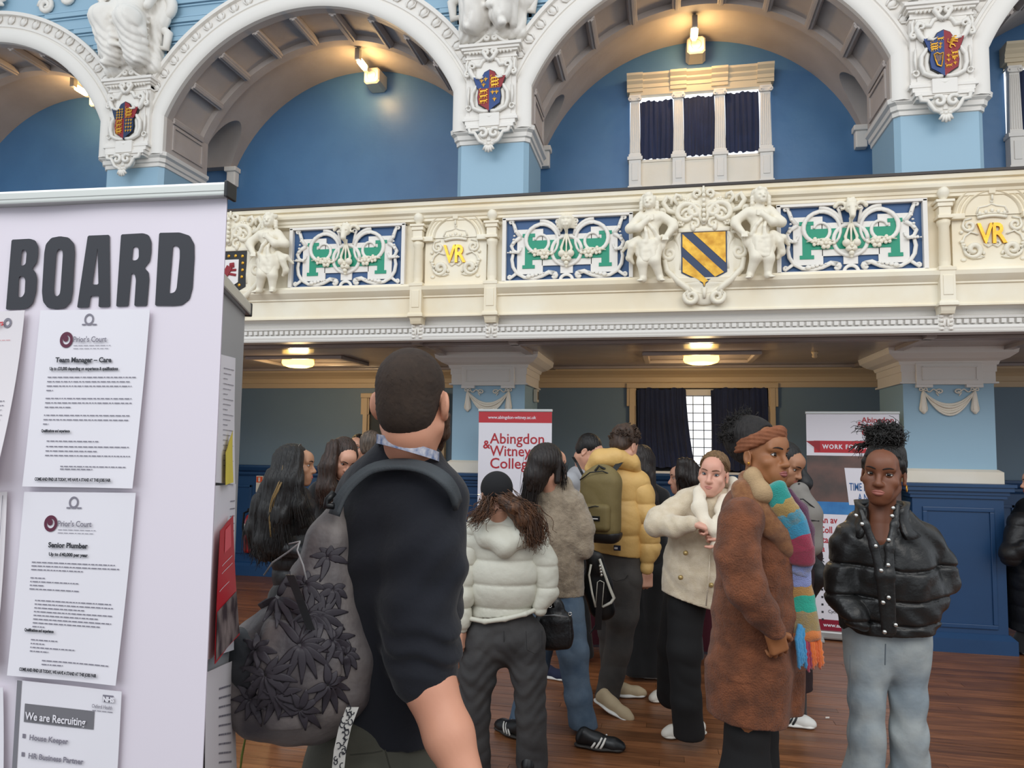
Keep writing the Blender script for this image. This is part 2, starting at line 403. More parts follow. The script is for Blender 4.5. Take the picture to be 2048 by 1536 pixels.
# ---------------------------------------------------------------- lower piers
def octo(cx,hw,y0,y1,ch): return [(cx-hw+ch,y0),(cx+hw-ch,y0),(cx+hw,y0+ch),(cx+hw,y1),(cx-hw,y1),(cx-hw,y0+ch)]
def pil(mb,pts,z0,z1): return mb.loft([[(x,y,z) for x,y in pts] for z in (z0,z1)])
def rect(cx,hw,y0,y1): return [(cx-hw,y0),(cx+hw,y0),(cx+hw,y1),(cx-hw,y1)]
plab={-9.71:'pillar outside',-5.68:'pale blue pillar above the job board banner with dark red and black shield',-1.65:'pale blue pillar behind the red and white banner',2.38:'pale blue pillar with the tall navy plinth',6.41:'pale blue pillar at the far end'}
PE={}
for cx in PIERS[1:4]:
    e=empty('pillar',(cx,7.35,0),plab[cx],'pillar',kind='structure'); PE[cx]=e
    MB().loft([[(x,y,z) for x,y in rect(cx,.355,7.0,7.72)] for z in (1.46,2.2)]).build('lower_shaft',m_pier,e)
    b=MB(); pil(b,rect(cx,.385,6.94,7.76),1.36,1.455); b.loft([[(x,y,z) for x,y in rect(cx,h_,y0_,7.76)] for z,h_,y0_ in ((1.455,.385,6.94),(1.475,.36,6.985))]).build('white_band',m_cream,e)
    b=MB(); pil(b,rect(cx,.345,6.87,7.8),0,1.24)
    for z0,z1,ex in ((1.24,1.27,.02),(1.27,1.30,.035),(1.30,1.335,.06),(1.335,1.36,.075),(0,.11,.05)): pil(b,rect(cx,.345+ex,6.87-ex,7.8),z0,z1)
    b.loft([[(x,y,z) for x,y in rect(cx,.345+ex,6.87-ex,7.8)] for z,ex in ((.11,.05),(.15,.01))])
    b.build('plinth',m_navy,e)
    b=MB()
    for x0,x1,z0,z1 in ((-.27,.27,1.13,1.165),(-.27,.27,.19,.225),(-.27,-.235,.225,1.13),(.235,.27,.225,1.13)): b.box(cx+x0,cx+x1,6.855,6.872,z0,z1,.006)
    b.build('plinth_panel_frame',m_navy,e)
    b=MB()
    for z0,z1,ex in ((2.2,2.215,.03),(2.215,2.3,.012),(2.3,2.315,.02),(2.315,2.36,.02)): pil(b,rect(cx,.355+ex,7.0-ex,7.72+ex),z0,z1)
    b.loft([[(x,y,z) for x,y in rect(cx,.355+ex,7-ex,7.72+ex)] for z,ex in ((2.36,.03),(2.39,.04),(2.41,.09),(2.45,.14),(2.5,.15))])
    b.build('capital',m_white if True else 0,e)
    b=MB(); b.box(cx-.26,cx+.26,6.955,7.0,2.19,2.375,.006); b.box(cx-.26,cx-.13,6.955,7.0,2.165,2.19); b.box(cx+.13,cx+.26,6.955,7.0,2.165,2.19)
    for x0,x1,z0,z1 in ((-.215,.215,2.335,2.345),(-.215,.215,2.225,2.235),(-.215,-.205,2.225,2.345),(.205,.215,2.225,2.345)): b.box(cx+x0,cx+x1,6.945,6.956,z0,z1,.003)
    b.build('capital_panel',m_white,e)
    # swag of cloth with two knotted ends and ribbons
    def q(u,v,o=0): return Vector((cx+u,6.992-o,v))
    b=MB(); N_=Vector((0,-1,0))
    for k in range(5):
        sag=.115+.022*k; r_=.013 if k<4 else .011
        b.tube([q(t*.2,2.135-sag*(1-t*t)*(1-.0*k)+.0*k,.004+.008*math.sin(k*2)) for t in np.linspace(-1,1,17)],[r_*(1-.55*abs(t)) for t in np.linspace(-1,1,17)],6,flat=(N_,1.1))
    for s_ in (-1,1):
        b.loft([[q(s_*.2+w_*math.cos(a)*1,2.14-z_,.02*math.sin(a)+.006) for a in np.linspace(0,2*PI,9)[:-1]] for w_,z_ in ((.008,0),(.018,.03),(.026,.09),(.036,.15),(.034,.17),(.005,.2))])
        for k in (-1,0,1): b.tube([q(s_*.2+k*.006,2.13,.012),q(s_*.2+k*.014,2.05,.02),q(s_*.2+k*.02,1.975,.02)],[.004,.006,.004],5)
        b.tube([q(s_*.2+.03*math.cos(a)*s_,2.15+.012*math.sin(a*2),.012) for a in np.linspace(0,2*PI,12)],.006,5)
        b.tube([q(s_*(.17-.1*t),2.14-.012*math.sin(t*9),.008) for t in np.linspace(0,1,12)],.006,5)
        b.tube([q(s_*(.075+.025*math.cos(a)),2.135+.016*math.sin(a),.008) for a in np.linspace(0,5.2,12)],.007,5)
        b.tube([q(s_*(.1-.02*t),2.125-.03*t,.008) for t in np.linspace(0,1,5)],.005,5)
    b.build('cloth_swag',m_cream,e,smooth=True)
# ---------------------------------------------------------------- upper piers
for cx in PIERS:
    if cx in PE: e=PE[cx]
    else: continue
    pil(MB(),octo(cx,.36,7.0,7.75,.045),2.55,4.6).build('upper_shaft',m_pier,e,auto=20)
    b=MB(); b.loft([[(x,y,z) for x,y in octo(cx,.36+ex,7-ex,7.75,.045)] for z,ex in ((4.58,.0),(4.585,.012),(4.62,.015),(4.63,.03),(4.67,.035),(4.69,.06),(4.73,.065),(4.735,.02),(4.76,.0))])
    b.build('cap_moulding',m_white,e)
# ---------------------------------------------------------------- arcade wall, archivolts, coffered soffits
def arcpts(cx,r,y,n=40,zlow=None):
    a0=math.asin(min(1,HW/RA)); P_=[]
    for i in range(n+1):
        a=-a0+2*a0*i/n; P_.append(Vector((cx+r*math.sin(a),y,ZA+r*math.cos(a))))
    return P_
spa=MB()
for cx in BAYS:
    A=arcpts(cx,RA+.05,YP); 
    top=[Vector((p.x,YP,7.6)) for p in A]
    spa.loft([A,top],closed=False,caps=False)
for cx in PIERS:
    spa.box(cx-.38,cx+.38,YP,YP+.1,4.76,7.6)
for k,z in enumerate((5.76,5.95,6.14,6.33,6.52,6.71,6.9)):
    for s0,s1,o_ in ((-11,8,.018),):
        pass
wa=struct(spa.build('wall_arcade',m_pier),'pale blue upper wall between the white arches','wall')
def spandrel_strip(cx,z,h,out):
    """moulding strip on the wall round a pier, ending at the two archivolts"""
    ro=RA+.36; dx=math.sqrt(max(ro*ro-(z-ZA)**2,0)); half=2.015-dx
    if half>.05: MB().box(cx-half,cx+half,YP-out,YP+.01,z,z+h,.004).build('moulding_strip',m_pier,wa)
for cx in PIERS[1:4]:
    for z in (5.76,5.97,6.18,6.39):
        spandrel_strip(cx,z,.05,.03); spandrel_strip(cx,z+.06,.018,.018); spandrel_strip(cx,z-.03,.018,.018)
eggm=MB().ball((0,0,0),(.034,.026,.046),8); egg_me=None
dart=MB()
for s_ in (-1,1): dart.tube([(s_*.036,0,.05),(s_*.046,-.012,.0),(s_*.02,-.012,-.045)],[.006,.011,.006],5)
for bi,cx in enumerate(BAYS):
    a0=math.asin(HW/RA)
    prof=[(-.0,-.0),(-.0,.05),(.02,.07),(.09,.085),(.15,.06),(.155,.04),(.175,.04),(.18,.055),(.205,.055),(.21,.03),(.315,.03),(.32,.07),(.36,.07),(.36,0)]
    rings=[]
    for i in range(61):
        a=-a0+2*a0*i/60; rings.append([(cx+(RA+r)*math.sin(a),YP-o,ZA+(RA+r)*math.cos(a)) for r,o in prof])
    b=MB().loft(rings,closed=False,caps=False)
    for s_ in (-1,1):
        b.loft([[(cx+s_*(HW+r),YP-o,z) for r,o in prof[:6]] for z in (4.70,ZS)]+[[(cx+s_*(RA+r)*math.sin(a0),YP-o,ZA+(RA+r)*math.cos(a0)) for r,o in prof[:6]]],closed=False,caps=False)
    tr=struct(b.build('trim_%d'%(bi+2),m_white,auto=40,fixn=False),['','white arch over the job board end of the gallery','white arch moulding over the plain blue recess','white arch moulding over the curtained upper window','white arch moulding at the far end of the gallery'][bi+1],'arch')
    n_e=27
    for i in range(n_e):
        a=-a0*1.0+2*a0*(i+.5)/n_e
        if abs(a)>a0*.93: continue
        M4=Matrix.Translation((cx+(RA+.262)*math.sin(a),YP-.035,ZA+(RA+.262)*math.cos(a)))@Matrix.Rotation(a,4,'Y')
        for nm in (('egg',eggm),('dart',dart)):
            if nm[0]=='egg' and egg_me is None:
                egg_me=eggm.build('egg',m_white,tr,smooth=True); dart_me=dart.build('dart',m_white,tr,smooth=True); bpy.data.objects.remove(egg_me.copy()); em,dm=egg_me.data,dart_me.data; sc.collection.objects.unlink(egg_me); sc.collection.objects.unlink(dart_me)
            o=bpy.data.objects.new(nm[0],em if nm[0]=='egg' else dm); sc.collection.objects.link(o); o.parent=tr; o.matrix_world=M4
    # coffered soffit
    b=MB()
    def arcstrip(r0,y0,y1,r1=None):
        r1=r1 or r0; R_=[]
        for i in range(49):
            a=-a0+2*a0*i/48; R_.append([(cx+r*math.sin(a),y,ZA+r*math.cos(a)) for r,y in ((r0,y0),(r1,y1))])
        b.loft(R_,closed=False,caps=False)
    arcstrip(RA,YP,YP+.09); arcstrip(RA,YP+.09,YP+.09,RA+.06); arcstrip(RA+.06,YP+.09,YP+.63); arcstrip(RA+.06,YP+.63,YP+.63,RA); arcstrip(RA,YP+.63,YP+.75); arcstrip(RA,YP+.75,YP+.75,RA+.5)
    for s_ in (-1,1):
        x_=cx+s_*HW; b.loft([[(x_,YP,z),(x_,YP+.75,z)] for z in (4.70,ZS)],closed=False,caps=False)
        for y0,y1,z0,z1 in ((.1,.65,4.80,4.83),(.1,.65,5.05,5.08),(.1,.13,4.83,5.05),(.62,.65,4.83,5.05)): b.box(min(x_,x_-s_*.015),max(x_,x_-s_*.015),YP+y0,YP+y1,z0,z1)
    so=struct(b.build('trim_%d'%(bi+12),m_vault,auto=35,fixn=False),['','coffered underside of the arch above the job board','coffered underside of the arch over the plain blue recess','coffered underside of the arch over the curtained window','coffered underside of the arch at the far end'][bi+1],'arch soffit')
    for i in range(10):
        a=-a0+2*a0*i/9; c_=Vector((cx+(RA+.02)*math.sin(a),YP+.36,ZA+(RA+.02)*math.cos(a)))
        rad=Vector((math.sin(a),0,math.cos(a))); tg=Vector((math.cos(a),0,-math.sin(a)))
        r_=MB().obox(c_,(tg,Vector((0,1,0)),rad),(.045,.27,.035),.012); r_.obox(c_-rad*.03,(tg,Vector((0,1,0)),rad),(.018,.27,.02),.006)
        r_.build('coffer_rib',m_vault,so)
# barrel vaults: one block with round and cross tunnels cut out
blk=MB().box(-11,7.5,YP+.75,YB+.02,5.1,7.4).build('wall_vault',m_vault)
for cx in BAYS+[8.425]:
    c_=MB().loft([[(cx+1.86*math.sin(a),y,4.39+1.86*math.cos(a)) for a in np.linspace(0,2*PI,97)[:-1]] for y in (YP+.5,YB+.5)]).build('cut',m_vault)
    md=blk.modifiers.new('b','BOOLEAN'); md.operation='DIFFERENCE'; md.object=c_; md.solver='EXACT'
c_=MB().loft([[(x,8.11+.27*math.cos(a),5.05+.5*math.sin(a)) for a in np.linspace(0,2*PI,49)[:-1]] for x in (-12,8)]).build('cut',m_vault)
md=blk.modifiers.new('b','BOOLEAN'); md.operation='DIFFERENCE'; md.object=c_; md.solver='EXACT'
bpy.context.view_layer.update(); dg=bpy.context.evaluated_depsgraph_get()
me=bpy.data.meshes.new_from_object(blk.evaluated_get(dg)); blk.modifiers.clear(); blk.data=me; me.shade_smooth(); me.set_sharp_from_angle(angle=math.radians(35))
for o in [o for o in sc.objects if o.name.startswith('cut')]: bpy.data.objects.remove(o)
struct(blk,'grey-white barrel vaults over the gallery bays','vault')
ub=struct(MB().box(-11,7.5,YB,YB+.15,2.62,7.4).build('wall_upper_back',m_blue),'mid blue rear wall of the gallery recesses','wall')
struct(MB().box(-11,7.5,YF+.1,YB+.02,2.62,2.75).build('floor_gallery',m_dark),'dark gallery floor slab','floor')
MB().box(-11,7.5,YB-.14,YB-.01,4.44,4.5,.01).build('wall_ledge',mat('ledge_grey','#9fa6ab',.5),ub)
cm=MB()
for cx in PIERS[1:4]:
    for s_ in (-1,1): cm.box(cx+s_*.29-.06,cx+s_*.29+.06,YB-.1,YB,4.86,5.1,.015); cm.box(cx+s_*.29-.08,cx+s_*.29+.08,YB-.13,YB,5.04,5.1,.01)
cm.build('corbel',m_white,ub)
# ---------------------------------------------------------------- upper window aedicule
def aedicule(cx,xs,n,lab,lc):
    e=empty('window_%d'%n,(cx,YB,4.5),lab,'window',kind='structure')
    Y0=YB-.1
    b=MB()
    x0,x1=xs[0]-.06,xs[-1]+.06
    prof=[(YB,5.66),(Y0,5.66),(Y0,5.70),(Y0-.008,5.704),(Y0-.008,5.745),(Y0-.02,5.76),(Y0-.03,5.775),(Y0-.03,5.795),(Y0-.06,5.83),(Y0-.065,5.855),(YB,5.855)]
    b.profX(prof,x0-.02,x1+.02)
    for x in xs: b.profX([(p[0]-.018 if p[0]<YB else p[0],p[1]+.001) for p in prof],x-.09,x+.09)
    b.box(x0,x1,Y0,YB,5.62,5.66)
    b.build('entablature',mat('window_cream','#d9c9ac',.5),e)
    b=MB().box(x0,x1,YB-.07,YB,4.5,4.86,.004); b.box(x0,x1,YB-.08,YB,4.84,4.87,.004); b.build('apron',m_cream,e)
    MB().box(x0,x1,YB-.03,YB-.01,4.86,5.63).build('pane',m_glass,e)
    for x in xs:
        b=MB()
        for z0,z1,hw,yo in ((4.5,4.86,.068,.0),(4.86,4.9,.085,.015),(4.9,4.93,.07,.005),(4.5,4.56,.08,.01)): b.box(x-hw,x+hw,Y0-.02-yo,YB,z0,z1,.004)
        b.box(x-.035,x+.035,Y0-.03,Y0-.018,4.62,4.82,.004)
        b.loft([[(x+sx*hw,y,z) for sx,y in ((-1,YB),(-1,Y0-.005),(1,Y0-.005),(1,YB))] for z,hw in ((4.93,.06),(5.55,.048))])
        for k in range(5):
            for s_ in ((k-2)/2,): b.tube([(x+s_*.046,Y0-.006,4.95),(x+s_*.038,Y0-.006,5.53)],[.0075,.006],6)
        b.box(x-.065,x+.065,Y0-.03,YB,5.6,5.62,.003)
        for s_ in (-1,1):
            b.lathe((x+s_*.05,Y0-.035,5.575),[(.026,0),(.028,.01),(.02,.02),(.022,.03),(.018,.06)],12,Vector((0,1,0)))
            b.ball((x+s_*.05,Y0-.04,5.575),(.01,.01,.01),8)
        b.box(x-.05,x+.05,Y0-.028,YB,5.55,5.6,.004)
        b.build('pilaster',m_white,e)
    return e
aedicule(.40,(-.313,.171,.623,1.112),4,'white classical window with four fluted pilasters above the gallery','')
for i,(a,b_) in enumerate(((-.26,.11),(.225,.565),(.68,1.04))):
    curtain('curtain',a,b_,4.875+.01*i,5.555+.012*i,YB-.12 if False else YB-.055,['navy curtain in the first bay of the upper window, nearest the job board','middle navy curtain of the upper window with a thin light gap','navy curtain in the last bay of the upper window, beside the light slit'][i],'upper window curtains',wave=.06,amp=.012)
aedicule(4.3,(3.579,4.06,4.51,5.0),5,'white classical window cut off beyond the harp shield pillar','')
curtain('curtain',3.64,3.99,4.85,5.585,YB-.055,'navy curtain of the upper window beyond the harp shield pillar',wave=.06,amp=.012)
# ================================================================ parapet of the gallery
m_par=mat('parapet_cream','#efe7d3',.45,var=(2.5,.7,'#e6d5b4'),bump=(50,.12,.003))
m_parlo=mat('parapet_lower_grey','#ddd9d3',.45,bump=(50,.1,.003))
m_relief=mat('relief_cream','#ebe3d0',.5,bump=(70,.25,.003))
m_relief2=mat('relief_white','#ebe6de',.5,bump=(60,.25,.004))
m_rail=mat('dark_wood_rail','#2a211e',.45)
par=empty('gallery_parapet',(-1.5,YF,2.5),'long cream gallery front with mouldings running above the crowd','parapet',kind='structure')
X0,X1=-9.0,4.6
def pf(pr): return [(YF-o,z) for z,o in pr]
MB().profX(pf([(3.61,-.25),(3.61,.07),(3.63,.07),(3.635,-.25)]),X0,X1).build('hand_rail',m_rail,par)
MB().profX(pf([(3.447,-.1),(3.447,.0),(3.455,.02),(3.475,.02),(3.48,.03),(3.50,.035),(3.515,.06),(3.535,.065),(3.55,.05),(3.552,.03),(3.575,.03),(3.578,.055),(3.608,.06),(3.61,-.1)]),X0,X1).build('top_moulding',m_par,par,auto=30)
MB().profX(pf([(2.66,-.1),(2.66,.03),(2.672,.03),(2.675,.015),(2.815,.015),(2.82,.03),(2.832,.03),(2.84,.04),(2.875,.07),(2.905,.075),(2.912,.045),(2.93,.04),(2.93,-.1)]),X0,X1).build('frieze',m_par,par,auto=30)
MB().profX(pf([(2.475,-.15),(2.47,.01),(2.482,.015),(2.487,.005),(2.505,.012),(2.525,.005),(2.53,-.02),(2.572,-.025),(2.575,-.005),(2.592,-.0),(2.595,-.05),(2.61,-.07),(2.645,-.06),(2.66,-.0),(2.66,-.15)]),X0,X1).build('cornice',m_parlo,par,auto=30)
MB().box(X0,X1,YF+.03,YF+.12,2.93,3.45).build('backing_wall',m_par,par)
b=MB()
x=X0
while x<X1: b.box(x,x+.03,YF-.008,YF+.02,2.536,2.566); x+=.048
tag(b.build('dentils',m_parlo,par),kind='stuff')
class Pl:
    def __init__(s,x,z,y): s.x,s.z,s.y=x,z,y
    def __call__(s,u,v,o=0): return Vector((s.x+u,s.y-o,s.z+v))
NF=Vector((0,-1,0))
def spiral(cu,cv,r0,r1,a0,a1,n=22,k=1.):
    """2-D spiral points, angles in turns"""
    return [(cu+(r0+(r1-r0)*t**k)*math.cos(2*PI*(a0+(a1-a0)*t)),cv+(r0+(r1-r0)*t**k)*math.sin(2*PI*(a0+(a1-a0)*t))) for t in np.linspace(0,1,n)]
def rel(mb,p,pts,r,o=.0,fl=1.0,n=6,o1=None):
    m_=len(pts); rr=r if hasattr(r,'__len__') else [r]*m_
    if len(rr)!=m_: rr=list(np.interp(np.linspace(0,1,m_),np.linspace(0,1,len(rr)),rr))
    mb.tube([p(u,v,o+(0 if o1 is None else (o1-o)*i/(m_-1))) for i,(u,v) in enumerate(pts)],rr,n,flat=(NF,fl))
def mir(pts): return [(-u,v) for u,v in pts]
def scrollb(mb,p,s,pts,r,**k): rel(mb,p,pts if s>0 else mir(pts),r,**k)
def flower(mb,p,u,v,r,o=.02,n=6,a0=0):
    mb.ball(p(u,v,o+r*.35),(r*.35,r*.35,r*.35),8)
    for i in range(n):
        a=2*PI*i/n+a0; mb.ball(p(u+r*.62*math.cos(a),v+r*.62*math.sin(a),o+r*.15),(r*.4,r*.28,r*.4),8)
def leafs(mb,p,pts,r,o=.01,k=3):
    """acanthus-like run: overlapping lobes along a path"""
    for i,(u,v) in enumerate(pts):
        t=i/max(1,len(pts)-1); rr=r*(1-.6*t); mb.ball(p(u,v,o+.01),(rr,rr*.6,rr*.75),8)
def strap_panel(cx,kind,label,hide=None):
    e=empty('strapwork_panel',(cx,YF,3.19),label,'wall panel',group='strapwork panels along the gallery front')
    p=Pl(cx,3.19,YF+.02)
    MB().box(cx-.49,cx+.49,YF+.02,YF+.035,2.93,3.447).build('navy_field',m_panelblue,e)
    b=MB()
    for a in ((-.52,-.488,2.93,3.447),(.488,.52,2.93,3.447)): b.box(cx+a[0],cx+a[1],YF-.02,YF+.03,a[2],a[3],.004)
    b.box(cx-.52,cx+.52,YF-.02,YF+.03,3.43,3.452,.003); b.box(cx-.52,cx+.52,YF-.02,YF+.03,2.928,2.94,.003); b.build('panel_frame',m_white,e)
    b=MB()
    for u0,u1,v0,v1 in ((-.40,-.19,-.20,.165),(.19,.40,-.20,.165),(-.2,.2,-.135,.115),(-.05,.05,-.2,-.13)): b.box(cx+u0,cx+u1,YF+.004,YF+.02,3.19+v0,3.19+v1,.002)
    b.build('white_strap_plate',m_white,e)
    b=MB()
    for s in (-1,1):
        for u0,u1,v0,v1,yo in ((.275,.335,-.15,.125,.0),(.255,.355,.1,.128,.0015),(.255,.355,-.155,-.127,.0015)): b.box(cx+min(s*u0,s*u1),cx+max(s*u0,s*u1),YF-yo,YF+.01,3.19+v0,3.19+v1)
    b.box(cx-.28,cx+.28,YF-.001,YF+.01,3.19-.085,3.19+.07)
    b.build('green_inlay',m_green,e)
    b=MB()
    for s in (-1,1):
        scrollb(b,p,s,spiral(.215,.07,.155,.13,.62,.25,10)[::1]+spiral(.215,.06,.14,.04,.25,-.95,26,.8),[.010,.016,.018,.016,.012,.01],o=.022,fl=.9)
        scrollb(b,p,s,spiral(.215,.07,.16,.16,.25,.47,8)+[(.075,.2)]+spiral(.065,.215,.02,.012,.0,.7,8),[.016,.012,.008],o=.02,fl=.8)
        scrollb(b,p,s,[(.37,.10),(.41,.15),(.425,.2),(.435,.225)]+spiral(.45,.225,.018,.008,.5,-.3,8),[.018,.012,.008],o=.02,fl=.8)
        scrollb(b,p,s,[(.37,.10),(.42,.07),(.445,.03),(.43,-.005),(.4,-.02),(.37,-.005),(.365,.02)],[.016,.018,.014,.01,.008],o=.022,fl=.9)
        scrollb(b,p,s,[(.46,-.015),(.43,-.03),(.44,-.08),(.43,-.14),(.40,-.19),(.34,-.225),(.26,-.235),(.2,-.22),(.14,-.19),(.095,-.20)]+spiral(.1,-.22,.02,.01,.25,1.0,8),[.014,.016,.016,.02,.024,.016,.01],o=.022,fl=.8)
        scrollb(b,p,s,[(.40,-.19),(.44,-.22),(.46,-.235)]+spiral(.455,-.22,.016,.008,-.1,.6,6),[.014,.01,.007],o=.02,fl=.8)
        leafs(b,p,[((.30-.03*i)*s,-.222+.006*i) for i in range(5)],.022,.03); leafs(b,p,[(s*(.43-.005*i),.05+.03*i) for i in range(5)],.014,.028)
        leafs(b,p,[(s*(.39+.02*i),-.025) for i in range(5)],.02,.03)
    rel(b,p,spiral(0,-.02,.118,.118,0,1,28),.016,o=.02,fl=.8); rel(b,p,spiral(0,-.262,.05,.05,0,.5,12),.014,o=.02,fl=.8)
    b.build('scrollwork',m_relief2,e,smooth=True)
    for s in (-1,1):
        b=MB(); flower(b,p,s*.175,-.045,.045,.03); flower(b,p,s*.245,-.03,.036,.03,5,.5)
        for i in range(5): b.ball(p(s*(.12+.035*i),-.045+.03*math.sin(i*2.2),.035),(.018,.012,.012),6)
        rel(b,p,[(s*.12,-.03),(s*.2,-.01),(s*.31,-.03)],[.004,.006,.004],o=.04)
        b.build('rose_spray',m_relief,e,smooth=True)
    b=MB()
    for s in (-1,1): rel(b,p,[(0,.12),(s*.02,.06),(s*.04,.0),(s*.035,-.05)],[.01,.008,.012,.01],o=.04); b.ball(p(s*.035,-.05,.05),.03,8); b.ball(p(s*.02,-.09,.045),.022,8)
    flower(b,p,0,-.075,.035,.05); b.ball(p(0,-.125,.045),.02,8); b.ball(p(0,-.15,.04),.012,6); rel(b,p,[(0,.14),(0,.0),(0,-.06)],[.014,.006,.01],o=.04)
    b.build('fruit_pendant',m_relief,e,smooth=True)
    # animal mask
    h=SD(.006); q=lambda u,v,o: p(u,.2+v,o)
    if kind=='lion':
        h.ell(q(0,0,.05),(.052,.045,.055)).ell(q(0,-.025,.085),(.028,.03,.026),k=.015).ell(q(0,-.012,.11),(.014,.012,.008),k=.01)
        for s in (-1,1):
            h.ell(q(s*.022,.015,.09),(.01,.008,.008),sub=True,k=.008).cap(q(s*.008,.03,.09),q(s*.038,.032,.075),.008,.006,.01).ell(q(s*.048,.03,.05),(.014,.012,.016)).ell(q(s*.013,-.035,.105),(.012,.01,.009),k=.006)
        for i in range(15):
            a=-.25*PI+1.5*PI*i/14; h.cap(q(.05*math.cos(a),.05*math.sin(a),.045),q(.083*math.cos(a+.2),.078*math.sin(a+.2),.025),.014,.007,.006)
        h.cap(q(0,-.05,.08),q(0,-.085,.05),.018,.008)
    else:
        h.ell(q(0,.02,.05),(.045,.045,.045)).cap(q(0,0,.08),q(0,-.06,.105),.032,.02,.03)
        for s in (-1,1):
            for i in range(12):
                a=.2+i*.42; r_=.042-.0022*i; h.cap(q(s*(.065+r_*math.cos(a)),.02+r_*math.sin(a),.04+.002*i),q(s*(.065+(r_-.0022)*math.cos(a+.42)),.02+(r_-.0022)*math.sin(a+.42),.042+.002*i),.016-.0008*i,.015-.0008*i,.004)
            h.ell(q(s*.024,-.0,.098),(.008,.008,.006),sub=True,k=.006).cap(q(s*.008,.012,.1),q(s*.03,.012,.09),.006,k=.006)
        for i in range(9): h.ell(q(random.uniform(-.035,.035),.05+random.uniform(0,.025),.06),(.014,.014,.014),k=.004)
        h.cap(q(0,-.07,.08),q(0,-.1,.06),.016,.006)
    meshobj('%s_mask'%kind,h.mesh(),m_relief,e)
    return e
strap_panel(-2.61,'ram','strapwork panel with ram mask, nearest the job board banner')
strap_panel(-.75,'lion','strapwork panel with a maned lion mask and green inlay')
strap_panel(1.35,'ram','strapwork panel with ram mask, on the harp shield pillar side of the gold shield')
# ---------------------------------------------------------------- columns and monogram panels
def small_column(cx,label):
    e=empty('small_column',(cx,YF-.04,2.66),label,'column',group='stubby columns on the gallery front')
    Y=YF-.02
    MB().lathe((cx,Y-.01,3.42),[(.0,.0),(.018,.0),(.02,.012),(.03,.025),(.042,.05),(.042,.07),(.03,.095),(0,.105)],16).build('ball_finial',m_relief,e,smooth=True)
    b=MB().box(cx-.062,cx+.062,Y-.06,YF+.05,3.40,3.42,.004); b.box(cx-.05,cx+.05,Y-.05,YF+.05,3.37,3.40,.004); b.box(cx-.04,cx+.04,Y-.04,YF+.05,3.30,3.37,.004); b.box(cx-.05,cx+.05,Y-.05,YF+.05,3.285,3.31,.004)
    b.build('capital',m_par,e)
    MB().lathe((cx,Y,2.93),[(.05,0),(.05,.01),(.036,.02),(.04,.05),(.035,.30),(.044,.32),(.046,.345),(.036,.35),(.036,.36)],18).build('shaft',m_par,e,smooth=True)
    b=MB().box(cx-.058,cx+.058,Y-.06,YF+.05,2.905,2.932,.004); b.box(cx-.05,cx+.05,Y-.055,YF+.05,2.69,2.905,.004); b.box(cx-.032,cx+.032,Y-.061,Y-.05,2.73,2.87,.003)
    b.loft([[(cx+a*h,y,z) for a,y in ((-1,YF+.05),(-1,Y-.05-o),(1,Y-.05-o),(1,YF+.05))] for z,h,o in ((2.69,.055,.01),(2.67,.065,.02),(2.655,.065,.02),(2.65,.05,.0),(2.62,.045,-.01),(2.60,.045,-.02))])
    b.build('pedestal',m_par,e)
    b=MB(); p=Pl(cx,2.54,YF+.01)
    for s in (-1,1):
        for i in range(4): b.ball(p(s*.03,.045-.03*i,.02),(.017,.02,.012),8)
        b.ball(p(s*.012,-.0,.025),(.01,.015,.03),8)
    b.box(cx-.05,cx+.05,YF-.005,YF+.04,2.475,2.60)
    b.build('leaf_console',m_relief2,e,smooth=False)
cl=['stubby column on the job board side of the first gold monogram','stubby column on the lion mask side of the first gold monogram','stubby column on the ram mask side of the monogram below the harp shield','stubby column beyond the monogram below the harp shield']
for i,cx in enumerate((-1.97,-1.35,1.97,2.60)): small_column(cx,cl[i])
